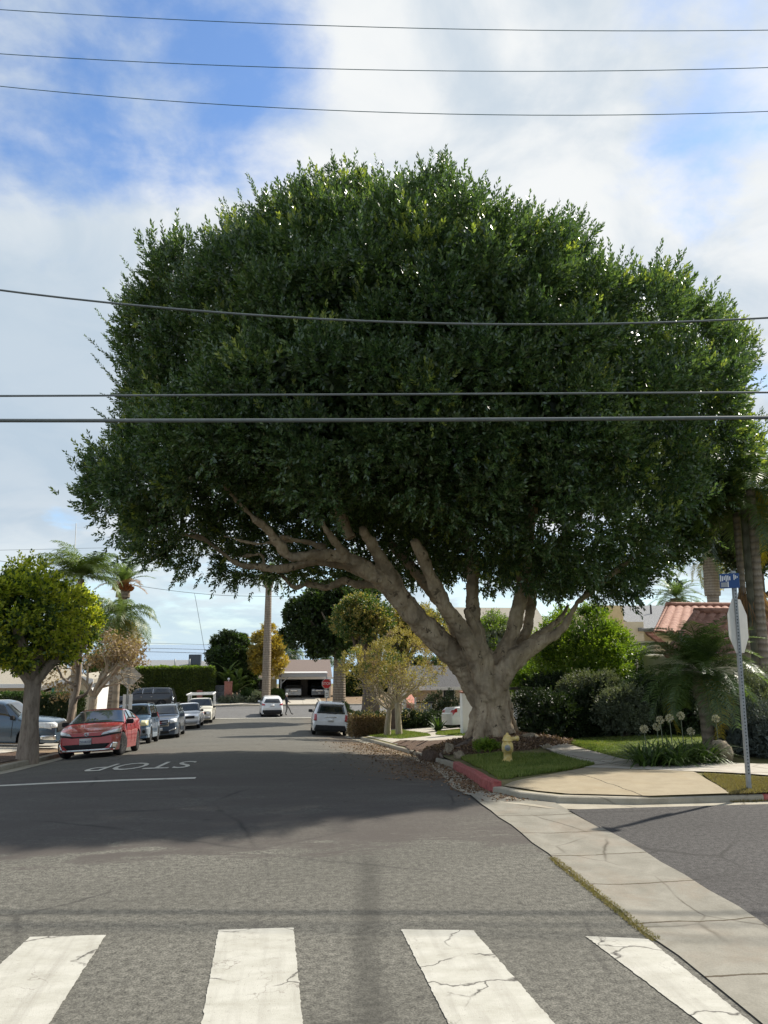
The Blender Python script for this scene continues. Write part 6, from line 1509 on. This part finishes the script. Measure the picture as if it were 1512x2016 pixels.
# mulch mound with roots round the fig
Xm, Ym = np.meshgrid(np.linspace(-2.6, 2.9, 90), np.linspace(-2.7, 2.6, 90)); r_ = np.sqrt((Xm/2.2)**2+(Ym/2.2)**2)
nz = (np.sin(Xm*5.1+Ym*2.7)+np.sin(Ym*6.3-Xm*3.1)+np.sin(Xm*11+1)*np.sin(Ym*10))*.02
Zm = np.vectorize(lambda a, b_: G(a, b_))(Xm+TREE[0], Ym+TREE[1]); ins = (Xm+TREE[0] > xkr(Ym+TREE[1])-.05)
Zm = Zm + .16*np.clip(1-r_, -.12, 1)**.6 * (r_ < 1) + nz*(r_ < 1.05) - .10*(r_ >= 1.0); Zm = np.nan_to_num(Zm, nan=-5.0)
mound = grid_sheet('mulch_mound', Xm+TREE[0], Ym+TREE[1], Zm, M['mulch'])
rs = np.random.default_rng(21); n = 9000; a = rs.uniform(0, 2*pi, n); q_ = np.sqrt(rs.uniform(.08, 1, n)); px_ = q_*2.25*np.cos(a); py_ = q_*2.25*np.sin(a)
ok = px_+TREE[0] > xkr(py_+TREE[1])+.05; px_, py_ = px_[ok], py_[ok]; ix = np.clip(((px_+2.6)/5.5*89).astype(int), 0, 89); iy = np.clip(((py_+2.7)/5.3*89).astype(int), 0, 89)
bse = np.stack([px_+TREE[0], py_+TREE[1], Zm[iy, ix]+.02], 1); o = link('mulch_leaves', qmesh('mulch_leaves', leaves(bse, rs.normal(size=bse.shape)*np.array([1, 1, .45]), .075*rs.uniform(.6, 1.4, len(bse)), .5, rs=rs)), M['litter']); o['kind'] = 'stuff'
mg = Merge()
for i, (a, l) in enumerate([(2.7, 1.9), (3.4, 2.2), (3.9, 2.5), (4.3, 2.0), (4.8, 1.8), (5.4, 2.2), (.2, 1.8)]):
    P = []
    for t in np.linspace(.15, 1, 6):
        x = cos(a+.25*sin(t*4+i))*l*t; y = sin(a+.25*sin(t*4+i))*l*t
        x = max(x, float(xkr(y+TREE[1]))+.08-TREE[0]); P.append((x, y, G(x+TREE[0], y+TREE[1])-fz+.10*(1-t)-.02))
    mg.tube(P, [.17, .14, .11, .08, .06, .03], 8, 4, wob=.2, seed=i)
mg.build('roots', M['gnarly'], tree)
x, y, z = pz(968, 1478, 20.6); shrub('weed_tuft', 'bright green weed tuft growing on the mulch behind the hydrant', (x-.15, y, .12), (.28, .2, .12), M['bright_leaf'], 16, 12, 6, .05, .4, 55, 'plant', .4, .1, .1, None, -.2)

# slim golden trees on the right verge
for k, (px, Y, lab, cx0, cy0, rr, mm, tz) in enumerate([(763, 38.6, 'slim tree with thin twiggy olive crown left of its twin', 735, 1312, (1.5, 1.3, .98), 'gold', 1.3), (785, 38.0, 'slim tree with twiggy golden crown nearer the fig', 800, 1300, (1.75, 1.5, 1.35), 'gold', 1.55)]):
    x = at(px, 1436, Y)[0]; b = np.array([x, Y, G(x, Y)]); p = at(cx0, cy0, Y); cc = np.array([p[0]-x, 0, p[2]-b[2]]); rs = np.random.default_rng(90+k)
    o = empty('slim_tree', b, 0, lab, 'tree', 'slim verge trees'); mg = Merge(); mg.tube([(0, 0, -.2), (0, 0, .4), (-.08 if k else .1, 0, tz)], [.19, .15, .12], 10, 4, wob=.05, seed=k); tips = []
    for i in range(8):
        a = i*.785+k; grow(np.array([-.08 if k else .1, 0, tz-.1]), unit(np.array([cos(a)*.95, sin(a)*.7, .75])), 1.0, .055, 3, 400+i*13+k*300)
    mg.build('trunk', M['pale_bark'], o); cl = local_clumps(cc, rr, 70, .34, -.75, 95+k)
    q = clump_crown(cl, 20, 6, .2, .085, .5, cc, .35, .8, .7, rs); tt = np.array(tips); q2 = leaves(np.repeat(tt, 4, 0)+rs.normal(size=(len(tt)*4, 3))*.1, rs.normal(size=(len(tt)*4, 3)), .1, .5, rs=rs)
    mi = np.where(np.repeat(rs.uniform(0, 1, len(cl)) < .35, 120), 1, 0); link('crown', qmesh('crown', np.concatenate([q, q2]), np.concatenate([mi, np.zeros(len(q2), int)])), [M['gold'], M['mid_leaf' if k == 0 else 'brown_leaf']], o)
# gnarled old trees behind the low hedge
for k, (px, Y, wpx, lab, top, rr, mats) in enumerate([(729, 44.5, 38, 'old tree with thick gnarled trunk behind the low hedge', (715, 1225), (1.5, 1.4, 1.25), ['gnarly', 'mid_leaf', 'gold']), (776, 46, 34, 'old tree with gnarled trunk hidden behind the slim twins', (810, 1245), (1.9, 1.5, 1.4), ['gnarly', 'gold', 'mid_leaf'])]):
    x = at(px, 1400, Y)[0]; b = np.array([x, Y, G(x, Y)]); w = wpx*Y/1514/2; p = at(top[0], top[1], Y); cc = np.array([p[0]-x, 0, p[2]-b[2]])
    def tf(mg, w=w, cc=cc):
        mg.tube([(0, 0, -.2), (0, 0, .3), (.03, 0, 1.1), (0, 0, 1.8), (cc[0]*.4, 0, cc[2]-.8)], [w*1.2, w, w*.85, w*.8, .2], 22, 6, wob=.12, seed=k, ridge=6, ridge_amp=.10)
        for i in range(6):
            a = i*1.05+k; mg.tube([(0, 0, 1.7), (cc[0]*.4+.8*cos(a), .6*sin(a), cc[2]-.9), (cc[0]+1.3*cos(a), 1.2*sin(a), cc[2]+.4)], [w*.5, .12, .03], 8, 5, wob=.1, seed=i)
    leafy('old_tree', lab, b, 'tree', tf, local_clumps(cc, rr, 120, .5, -.8, 110+k, .38), 20, 8, .3, .14, .6, [M[q] for q in mats], .4, 'gnarled old trees', .2, 700, rr, .28, 5+k)
# dense dark tree and thick trunk farther on
x = at(668, 1395, 57)[0]; b = np.array([x, 57, G(x, 57)]); p = at(648, 1228, 57); cc = np.array([p[0]-x-.2, 0, p[2]-b[2]])
def tf(mg):
    mg.tube([(0, 0, -.3), (0, 0, .3), (-.02, 0, 2), (-.1, 0, cc[2]-1), (cc[0]*.5, 0, cc[2]+.6)], [.62, .50, .45, .40, .2], 20, 6, wob=.05, seed=31)
    for i in range(7): a = i*.9; mg.tube([(-.1, 0, cc[2]-1.6), (cc[0]*.5+1.2*cos(a), 1.0*sin(a), cc[2]-.4), (cc[0]+2.2*cos(a), 1.8*sin(a), cc[2]+.8)], [.25, .14, .04], 8, 5)
leafy('shade_tree', 'dense dark green shade tree with thick grey trunk beside the far stop sign', b, 'tree', tf, np.vstack([local_clumps(cc, (2.9, 2.4, 2.4), 150, .6, -.95, 120), local_clumps(cc+np.array([1.6, 0, 1.6]), (2.2, 2, 1.8), 60, .6, -.9, 121)]), 24, 8, .32, .24, .75, [M['palm_bark'], M['dark_leaf'], M['mid_leaf']], .35, None, .15, 1600, (2.6, 2.2, 2.2), .4, 9)
x = at(672, 1404, 55)[0]; shrub('ivy_mound', 'ivy clad stump mound at the foot of the shade tree', (x+.1, 55, .5), (.45, .4, .75), M['dark_leaf'], 40, 14, 8, .12, .6, 58, 'plant', .3, .2, .2, None, -.8)

# far across the junction
b = pbase(523, 81); palm('tall_palm', 'very tall palm with thick leaning grey trunk at the far verge', b, at(521, 1128, 81)[2]-b[2], .46, .32, 34, 2.6, M['palm_bark'], M['frond'], (-.4, 1.4), .5, .06, 1.3, .4, 23, n=30, bulge=(1.6, .46))
def ftree(name, label, px, pyc, Y, r, mats, seed, trunk=.2, L=.28, n=110, prob=.4, cat='tree', group='trees across the far street', up=.25):
    p = at(px, pyc, Y); b = np.array([p[0], Y, G(p[0], Y)]); cz = p[2]-b[2]
    def tf(mg): branches(mg, (0, 0, -.2), (0, 0, cz), trunk, r[0]*.6, 6, seed, 1)
    leafy(name, label, b, cat, tf, local_clumps((0, 0, cz), r, n, r[0]*.22, -.9, seed), 20, 7, .4, L, .6, mats, prob, group, up, int(n*9), r, .45, seed)
ftree('round_tree', 'round dark green tree behind the banana plants across the far street', 452, 1292, 87, (2.1, 1.8, 2.6), [M['twig'], M['dark_leaf'], M['mid_leaf']], 131)
ftree('round_tree', 'mid green tree between the banana plants and the golden tree', 478, 1325, 88, (1.6, 1.4, 2.0), [M['twig'], M['mid_leaf'], M['hedge']], 132)
ftree('golden_tree', 'golden yellow tree behind the tall palm trunk before the carport house', 527, 1285, 85, (1.75, 1.5, 2.7), [M['twig'], M['yellow'], M['gold']], 133, L=.22, prob=.5)
ftree('round_tree', 'dark shrubby tree at the gap between tall hedge and brick pillar', 431, 1350, 90, (1.2, 1, 1.8), [M['twig'], M['dark_leaf'], M['mid_leaf']], 134, n=60)
for i, (px, py, Y, lab) in enumerate([(574, 1288, 104, 'small feather palm seen over the carport roof'), (640, 1296, 108, 'palm tips just showing over the right end of the carport roof')]):
    b = pbase(px, Y); palm('feather_palm', lab, b, at(px, py, Y)[2]-b[2], .2, .16, 22, 2.0, M['palm_bark'], M['frond'], (-.3, 1.3), .8, .07, 1.8, .8, 140+i, n=26, group='palms beyond the carport house')
def banana(px, Y, hgt, n, seed, lab):
    x = at(px, 1375, Y)[0]; rs = np.random.default_rng(seed); o = empty('banana_plant', (x, Y, G(x, Y)), 0, lab, 'plant', 'banana plants'); Q = []
    tubeo('stem', [(0, 0, -.1), (.03, 0, hgt*.35), (0, 0, hgt*.6)], [.12, .10, .07], M['green_palm'], o, 8, 3)
    for i in range(n):
        a = i*2.4+rs.normal()*.3; e = rs.uniform(.7, 1.4); p = np.array([0, 0, hgt*rs.uniform(.25, .6)]); l = hgt*rs.uniform(.4, .6); sd = np.array([-sin(a), cos(a), .0]); k = 8
        for j in range(k):
            f = lambda t: .24*sin(pi*min(1, .12+t*.9))**.7; d = np.array([cos(a)*cos(e), sin(a)*cos(e), sin(e)]); p2 = p+d*l/k
            for sg in (-1, 1): Q.append([p, p+sg*sd*f(j/k)+np.array([0, 0, -.05]), p2+sg*sd*f((j+1)/k)*(1-(j == k-1))+np.array([0, 0, -.05]), p2])
            p = p2; e -= .14
    link('leaves', qmesh('leaves', np.array(Q)), M['frond_light'], o)
for i, (px, Y, hgt, lab) in enumerate([(447, 84.5, 4.6, 'tall banana plant catching the sun left of the golden tree'), (462, 83.5, 3.6, 'broad leaved banana plant behind the brick pillar'), (470, 84, 4.0, 'banana plant nearest the carport house')]): banana(px, Y, hgt, 11, 150+i, lab)
for i, (px, Y, r, lab) in enumerate([(455, 82, (1.2, .5, .35), 'low dry shrub along the kerb below the brick pillar'), (505, 82, (1.0, .6, .55), 'rounded dry shrub at the foot of the tall palm'), (487, 83, (.5, .4, .7), 'small upright shrub left of the tall palm'), (545, 86, (.5, .4, .6), 'dark shrub beside the carport post'), (490, 87, (.8, .5, .8), 'dark shrub below the house window')]):
    x = at(px, 1375, Y)[0]; shrub('low_shrub', lab, (x, Y, r[2]*.5), r, M['sage'] if i < 2 else M['mid_leaf'], 30, 12, 7, .16, .45, 160+i, 'shrub', .3, .3, .25, None, -.6, 'low shrubs across the far street')
for i, (px, Y, r, lab) in enumerate([(870, 50, (1.5, .9, .95), 'dark rounded shrub below the beige house window'), (848, 45, (.9, .5, .35), 'low dark planting in front of the slatted gate'), (895, 42, (.8, .6, .5), 'dark shrub in front of the white saloon'), (812, 45, (.5, .4, .5), 'reddish dark shrub beside the bin')]):
    x = at(px, 1410, Y)[0]; shrub('yard_shrub', lab, (x, Y, r[2]*.7), r, M['dark_leaf'], 45, 14, 8, .11, .5, 170+i, 'shrub', .3, .25, .25, None, -.6, 'yard shrubs before the beige house')
x = at(965, 1275, 50)[0]; ftree('garden_tree', 'pale green fine leaved tree seen through the fork of the fig', 965, 1275, 50, (1.7, 1.3, 1.9), [M['twig'], M['sage'], M['bright_leaf']], 136, L=.14, n=90, prob=.7, group=None)
# more garden trees behind the right houses and left houses
ftree('garden_tree', 'dark hedge like tree between the left house and the stout palm', 193, 1345, 50, (.75, .7, 2.2), [M['twig'], M['mid_leaf'], M['hedge']], 137, L=.14, n=70, group=None)
x = at(200, 1375, 37)[0]; shrub('low_shrub', 'small yellow green shrub between the brown tree and the diamond sign', (x, 37, .5), (.6, .5, .5), M['bright_leaf'], 30, 14, 7, .1, .5, 177, 'shrub', .3, .2, .25, None, -.6)
x = at(158, 1392, 39)[0]; shrub('low_shrub', 'pale green low shrub behind the red hatchback roof', (x, 39, .45), (.7, .5, .5), M['sage'], 30, 14, 7, .1, .5, 178, 'shrub', .3, .2, .25, None, -.6)
# palms on the right
b = pbase(1392, 16.6); palm('young_palm', 'feathery young palm arching over the corner flower bed', b, at(1382, 1322, 16.6)[2]-b[2], .14, .13, 58, 1.75, M['palm_bark'], M['frond'], (-.55, 1.42), .42, .022, 1.3, .45, 29, lean=(-.10, 0), n=52, vee=.35, bulge=(.55, .20), extra=(M['frond_gold'], 3))
b = pbase(1345, 56); palm('date_palm', 'spreading date palm on the skyline behind the grey shingle roof', b, at(1345, 1178, 56)[2]-b[2], .5, .45, 44, 3.0, M['palm_bark'], M['frond'], (-.35, 1.4), .45, .06, 1.3, .25, 37, n=34)
b = pbase(1419, 46); palm('date_palm', 'tall date palm with thick stepped trunk and golden lower fronds behind the tiled roof', b, at(1419, 1085, 46)[2]-b[2], .34, .36, 40, 3.2, M['palm_bark'], M['frond'], (-.75, 1.3), .5, .06, 1.2, .35, 41, n=34, bulge=(2.9, .50), extra=(M['frond_gold'], 6))
KP = 'king palms at the right edge'
for i, (px, Y, top, lab, r0) in enumerate([(1479, 19.5, 1010, 'left king palm of the clump with dark crown', .11), (1496, 19.0, 985, 'middle king palm of the clump with dry skirt', .12), (1512, 18.6, 960, 'right king palm of the clump cut by the right edge', .13), (1560, 20.5, 930, 'king palm beyond the right edge with overhanging fronds', .13)]):
    b = pbase(px, Y); palm('king_palm', lab, b, at(px, top, Y)[2]-b[2], r0, r0*.85, 15, 2.1, M['green_palm'] if i % 2 else M['palm_bark'], M['frond'], (-.5, 1.3), .55, .045, 1.4, .5, 45+i, n=40, group=KP, extra=(M['frond_gold'], 1), vee=.15)
x = at(1500, 1190, 19)[0]
for i, px in enumerate((1486, 1503)):
    b = pbase(px, 19.2); rs = np.random.default_rng(i); o = empty('dry_frond_skirt', (b[0], 19.2, at(px, 1165, 19.2)[2]), 0, ['dry hanging frond skirt on the left of the king palm clump', 'dry hanging frond skirt on the right of the king palm clump'][i], 'dry fronds', KP)
    a = rs.uniform(0, 2*pi, 160); st = np.stack([np.cos(a)*.14, np.sin(a)*.14, rs.uniform(-.3, .15, 160)], 1); link('fronds', qmesh('fronds', leaves(st, np.stack([np.cos(a)*.35, np.sin(a)*.35, -np.ones(160)], 1)+rs.normal(size=(160, 3))*.15, rs.uniform(.5, 1.0, 160), .05, rs=rs)), M['frond_dry'], o)
ftree('garden_tree', 'dark leafy tree filling behind the king palm clump', 1490, 1060, 26, (1.5, 1.3, 1.3), [M['twig'], M['dark_leaf'], M['mid_leaf']], 138, L=.16, n=70, group=None)

for i, (px, pyc, Y, r, lab) in enumerate([(705, 1350, 92, (2.2, 1.5, 2.0), 'dark leafy tree past the junction right of the carport house'), (760, 1345, 96, (3.0, 1.5, 2.2), 'dark leafy tree past the junction behind the gnarled trunks'), (845, 1340, 98, (4.0, 1.5, 2.4), 'broad dark tree past the junction behind the beige house')]):
    ftree('round_tree', lab, px, pyc, Y, r, [M['twig'], M['dark_leaf'], M['mid_leaf']], 180+i)
# ------------------------------------------------------------------ street furniture
# hydrant
p = gp(1000, 1502); o = empty('fire_hydrant', (p[0], p[1], G(*p)), R(20), 'weathered yellow fire hydrant on the grass before the fig trunk', 'fire hydrant')
sc_ = .93
lathe('barrel', [(r*sc_, z*sc_) for r, z in [(.10, -.05), (.105, 0), (.125, .02), (.12, .06), (.10, .12), (.105, .25), (.14, .27), (.145, .36), (.14, .44), (.125, .47), (.115, .50), (.10, .52)]], M['hydrant'], o, 22)
lathe('bonnet', [(r*sc_, z*sc_) for r, z in [(.125, .515), (.128, .545), (.11, .57), (.105, .60), (.085, .645), (.05, .675), (.035, .68), (.03, .72), (.0, .722)]], M['hydrant'], o, 22)
h1 = lathe('hose_outlet', [(.0, 0), (.075, 0), (.075, .09), (.095, .095), (.098, .15), (.08, .165), (.0, .17)], M['hydrant'], o, 18, 'y', (0, 0, 0)); h1.location = (-.08, -.12, .37); h1.rotation_euler = (0, 0, pi+R(-38))
lathe('outlet_cap', [(.0, .168), (.07, .168), (.06, .19), (.0, .195)], M['metal'], h1, 16, 'y')
h2 = lathe('side_outlet', [(.0, 0), (.045, 0), (.045, .17), (.06, .175), (.06, .22), (.0, .225)], M['hydrant'], o, 14, 'x'); h2.location = (.08, 0, .53)
boxes('base_bolts', [((.115*cos(a), .115*sin(a), .035), (.03, .03, .05)) for a in np.linspace(0, 2*pi, 7)[:-1]], M['hydrant'], o)
# corner sign post, right: perforated square tube, street name plate and the back of an octagon
pb = gp(1475, 1556); zb = G(*pb); pt = at(1443, 1124, pb[1]); H = pt[2]-zb
o = empty('sign_post', (pb[0], pb[1], zb), 0, 'leaning perforated steel post carrying a blue street sign and an octagon seen from behind', 'street sign')
lean = np.array([(pt[0]-pb[0]), 0, H]); tl = math.atan2(lean[0], lean[2]); rot = Matrix.Rotation(tl, 3, 'Y')
def on(z, dx=0, dy=0): return tuple(np.array([lean[0]/H*z+dx, dy, z]))
bm = bmesh.new(); add_box(bm, on(H/2-.15), (.056, .056, H+.3), rot)
for z in np.arange(.25, H-.03, .0508):
    r = bmesh.ops.create_circle(bm, cap_ends=True, radius=.011, segments=8); c_ = on(z, -.004, -.0295)
    bmesh.ops.transform(bm, matrix=Matrix.Translation(c_) @ rot.to_4x4() @ Matrix.Rotation(pi/2, 4, 'X'), verts=r['verts'])
for f in bm.faces: f.material_index = 1 if len(f.verts) > 4 else 0
link('post', bm_mesh('post', bm), [M['metal'], M['black']], o)
zs = at(1462, 1232, pb[1])[2]-zb; oc = bmesh.new(); rr = .46
vs = [oc.verts.new((rr*cos(R(22.5+45*k)), 0, rr*sin(R(22.5+45*k)))) for k in range(8)]; f = oc.faces.new(vs); ex = bmesh.ops.extrude_face_region(oc, geom=[f]); bmesh.ops.translate(oc, vec=(0, .006, 0), verts=[v for v in ex['geom'] if isinstance(v, bmesh.types.BMVert)])
oc_o = link('octagon_plate', bm_mesh('octagon_plate', oc), M['sign_back'], o); oc_o.location = on(zs, .05, .045); oc_o.rotation_euler = (0, tl, R(39))
zs = at(1433, 1144, pb[1])[2]-zb
nb = boxo('name_plate', (0, 0, 0), (.30, .012, .235), M['sign_blue'], o, .003); nb.location = on(zs, -.10, -.045); nb.rotation_euler = (0, tl, R(-48))
boxes('lettering', [((-.13+.028*k, -.0085, .045-.006*(k % 2)), (.016, .003, .10-.02*(k % 3))) for k in range(6)] + [((.075+.024*k, -.0085, .055), (.014, .003, .085-.03*k)) for k in range(3)] + [((-.02, -.0085, -.055), (.014, .003, .09))], M['sign_white'], nb)
boxo('grey_panel', (-.08, -.0085, -.06), (.10, .004, .075), M['grey_paint'], nb)
# diamond warning sign (seen from behind) with small plate
Yd = 34.5; pb = at(249, 1400, Yd); zb = G(pb[0], Yd); pz_ = at(250, 1331, Yd); H = pz_[2]-zb+.62
o = empty('warning_sign', (pb[0], Yd, zb), 0, 'diamond warning sign seen from behind above a narrow white plate on a thin post', 'traffic sign')
boxo('post', (0, 0, H/2-.1), (.05, .05, H+.2), M['metal'], o)
d_ = boxo('diamond_plate', (0, 0, 0), (.78, .008, .78), M['sign_back'], o); d_.location = (0, .035, pz_[2]-zb); d_.rotation_euler = (0, pi/4, 0)
boxo('small_plate', (-.12, .03, at(250, 1382, Yd)[2]-zb), (.12, .008, .62), M['sign_white'], o); boxo('small_plate', (.13, .031, at(250, 1382, Yd)[2]-zb), (.16, .008, .62), M['sign_white'], o)
# far stop sign
Ys = 62.0; ps = at(643, 1346, Ys); zb = G(ps[0]-.0, Ys); zb = max(zb, float(road_z(3.6, Ys))+.12)
o = empty('stop_sign', (ps[0], Ys, zb), 0, 'red octagonal stop sign facing the viewer on a far right post', 'stop sign'); hz_ = ps[2]-zb
boxo('post', (0, .03, (hz_+.3)/2-.1), (.05, .05, hz_+.5), M['metal'], o)
for nm, r_, m_, y_ in (('border', .40, 'sign_white', 0.0), ('face', .372, 'stop_red', -.006)):
    oc = bmesh.new(); vs = [oc.verts.new((r_*cos(R(22.5+45*k)), y_, hz_+r_*sin(R(22.5+45*k)))) for k in range(8)]; f = oc.faces.new(vs); ex = bmesh.ops.extrude_face_region(oc, geom=[f]); bmesh.ops.translate(oc, vec=(0, .005, 0), verts=[v for v in ex['geom'] if isinstance(v, bmesh.types.BMVert)])
    link(nm, bm_mesh(nm, oc), M[m_], o)
t_ = link('lettering', text_mesh('STOP', .30, .002), M['sign_white'], o); t_.location = (0, -.009, hz_); t_.rotation_euler = (pi/2, 0, 0)
pp = at(645, 1366, Ys)[2]-zb; boxo('small_plate', (.02, -.004, pp), (.30, .008, .55), M['sign_white'], o); boxes('plate_mark', [((.02, -.010, pp+.05), (.2, .004, .05)), ((.02, -.010, pp-.10), (.2, .004, .05))], M['black'], o)
# brick gate pillars and metal gate across the far street
for px, w_, top, lab in ((449, .95, 1343, 'square red brick gate pillar with a small lamp beside the banana plants'), (393, .62, 1361, 'short brick pillar at the right end of the tall hedge')):
    p = at(px, 1375, 82.6); z = G(p[0], 82.6); hh_ = at(px, top, 82.6)[2]-z; o = empty('brick_pillar', (p[0], 82.6, z), 0, lab, 'pillar', 'brick pillars'); boxo('shaft', (0, 0, hh_/2), (w_*.82, .7, hh_), M['brick'], o); boxo('cap', (0, 0, hh_+.04), (w_*.9, .78, .08), M['brick'], o)
    if px > 400: lathe('lamp', [(.05, 0), (.05, .1), (.12, .16), (.12, .3), (.03, .36)], M['white'], o, 10, 'z', (0, 0, hh_+.08))
p = at(424, 1375, 84.5); z = G(p[0], 84.5); hh_ = at(424, 1350, 84.5)[2]-z; o = empty('metal_gate', (p[0], 84.5, z), 0, 'grey metal drive gate between the tall hedge and the brick pillar', 'gate')
boxes('bars', [((x, 0, hh_/2), (.08, .04, hh_)) for x in np.arange(-.95, 1.0, .12)], M['grey_paint'], o); boxes('rails', [((0, -.005, z_), (2.1, .06, .07)) for z_ in (.15, hh_*.55, hh_)], M['grey_paint'], o)

# ------------------------------------------------------------------ overhead wires (a gentle sag between poles far outside the frame)
def wire(label, pts, depth, r, group='overhead wires across the near street', ext=1700, name='overhead_wire', m='wire'):
    xs_ = np.array([q[0] for q in pts], float); yy = np.array([q[1] for q in pts], float); cf = np.polyfit(xs_-756, yy, 2 if len(pts) > 2 else 1)
    P = [atd(x, np.polyval(cf, x-756), depth) for x in np.linspace(-ext, 1512+ext, 60)]
    V, Fc = tube_vf(P, [r]*60, 6); o = link(name, vf(name, V, Fc), M[m], None, True); return tag(o, label, 'wire', group)
wire('topmost thin wire crossing the sky', [(0, 19), (750, 53), (1100, 61), (1512, 59)], 12.5, .0065, m='thin_wire')
wire('second thin wire from the top crossing the sky', [(0, 106), (500, 131), (900, 140), (1512, 133)], 12.5, .0065, m='thin_wire')
wire('third thin wire crossing the sky just above the fig', [(0, 170), (700, 218), (1050, 228), (1512, 219)], 12.5, .0065, m='thin_wire')
wire('sagging black wire crossing the upper crown of the fig', [(0, 571), (500, 621), (900, 637), (1250, 636), (1512, 626)], 12.0, .016)
wire('taut wire crossing the middle of the fig just above the thick cable', [(0, 779.5), (756, 776.5), (1512, 772.5)], 11.0, .015)
wire('thick taut cable crossing the fig crown, lowest of the near wires', [(0, 828), (756, 827), (1512, 822)], 11.0, .027)
FW = 'distant wires over the far street'
def fwire(label, pts, Y, r):
    P = np.array([at(x, y, Y) for x, y in pts]); p, rr_ = smooth_path(P, [r]*len(P), 6); V, Fc = tube_vf(p, rr_, 5); tag(link('distant_wire', vf('distant_wire', V, Fc), M['wire'], None, True), label, 'wire', FW)
fwire('distant wire sagging from the stout palm toward the tall palm trunk', [(-200, 1080), (100, 1118), (240, 1148), (385, 1168), (520, 1174), (800, 1172)], 72, .022)
fwire('thin drop wire slanting down to the house behind the hedge', [(383, 1168), (395, 1235), (407, 1306)], 72.1, .02)
for y0, r, lab in ((1267, .02, 'uppermost of the distant level wires over the sea'), (1277, .03, 'middle distant level wire over the sea'), (1284, .035, 'heaviest distant level wire over the sea')):
    fwire(lab, [(-100, y0-8), (330, y0), (520, y0+6), (640, y0+5), (900, y0)], 100, r)
fwire('faint pair wire above the left street tree', [(-200, 1087), (60, 1082), (260, 1079), (500, 1090)], 66, .014)
pm = at(150, 1140, 62); pt = at(150, 1030, 62); o = tubeo('antenna_mast', [(pm[0], 62, G(pm[0], 62)-.0), (pt[0], 62, pt[2])], .03, M['metal'], None, 6, 1); tag(o, 'thin antenna mast rising above the left palm', 'mast')

# ------------------------------------------------------------------ person crossing at the far junction
pf = at(563, 1401, 66.0); zf = float(zc(66)); o = empty('person', (pf[0]+.05, 66.0, zf), 0, 'white haired person in dark jacket and grey trousers striding right behind the crossover', 'person')
J = {'pel': (0, 0, .93), 'sp': (-.01, 0, 1.15), 'ch': (-.02, 0, 1.38), 'nk': (-.02, 0, 1.50), 'hd': (-.01, -.01, 1.60), 'hd2': (0, -.01, 1.70),
     'hl': (0, -.09, .90), 'kl': (.22, -.09, .56), 'al': (.40, -.09, .16), 'tl': (.54, -.09, .10), 'hr': (0, .09, .90), 'kr': (.03, .09, .50), 'ar': (-.10, .09, .09), 'tr': (.05, .09, .03),
     'sl': (-.02, -.19, 1.43), 'el': (-.12, -.25, 1.17), 'wl': (.06, -.26, .98), 'fl': (.10, -.26, .90), 'sr': (-.02, .19, 1.43), 'er': (.06, .25, 1.17), 'wr': (.24, .22, 1.05), 'fr': (.31, .21, 1.01)}
E = [('pel', 'sp'), ('sp', 'ch'), ('ch', 'nk'), ('nk', 'hd'), ('hd', 'hd2'), ('pel', 'hl'), ('hl', 'kl'), ('kl', 'al'), ('al', 'tl'), ('pel', 'hr'), ('hr', 'kr'), ('kr', 'ar'), ('ar', 'tr'), ('ch', 'sl'), ('sl', 'el'), ('el', 'wl'), ('wl', 'fl'), ('ch', 'sr'), ('sr', 'er'), ('er', 'wr'), ('wr', 'fr')]
RAD = {'pel': .14, 'sp': .135, 'ch': .15, 'nk': .055, 'hd': .085, 'hd2': .08, 'hl': .095, 'hr': .095, 'kl': .065, 'kr': .065, 'al': .045, 'ar': .045, 'tl': .04, 'tr': .04, 'sl': .07, 'sr': .07, 'el': .05, 'er': .05, 'wl': .035, 'wr': .035, 'fl': .03, 'fr': .03}
ks = list(J); me = bpy.data.meshes.new('body'); me.from_pydata([J[k] for k in ks], [(ks.index(a), ks.index(b_)) for a, b_ in E], []); me.update()
bo = bpy.data.objects.new('body', me); COL.objects.link(bo); bo.modifiers.new('skin', 'SKIN')
for i, k in enumerate(ks): me.skin_vertices[0].data[i].radius = (RAD[k], RAD[k]); me.skin_vertices[0].data[i].use_root = (k == 'pel')
ss = bo.modifiers.new('subdivision', 'SUBSURF'); ss.levels = ss.render_levels = 2
bpy.context.view_layer.update(); dg = bpy.context.evaluated_depsgraph_get(); bmesh_me = bpy.data.meshes.new_from_object(bo.evaluated_get(dg)); bpy.data.objects.remove(bo)
for m_ in ('skin', 'jacket', 'trousers', 'black'): bmesh_me.materials.append(M[m_])
for f in bmesh_me.polygons:
    c_ = f.center; f.use_smooth = True
    f.material_index = 0 if (c_.z > 1.51 or (abs(c_.y) > .18 and c_.z < 1.03 and c_.z > .85 and abs(c_.x) > .05)) else 1 if c_.z > .92 else 3 if c_.z < .12 or (c_.x > .38 and c_.z < .2) else 2
bd = bpy.data.objects.new('body', bmesh_me); COL.objects.link(bd); bd.parent = o
bm = bmesh.new(); bmesh.ops.create_uvsphere(bm, u_segments=14, v_segments=10, radius=.108)
for v in bm.verts:
    v.co = Vector((v.co.x*1.0-.02, v.co.y*.95-.01, v.co.z*1.0+1.70));
    if v.co.x > .05 and v.co.z < 1.73: v.co.x = .05
link('hair', bm_mesh('hair', bm), M['hair'], o, True)
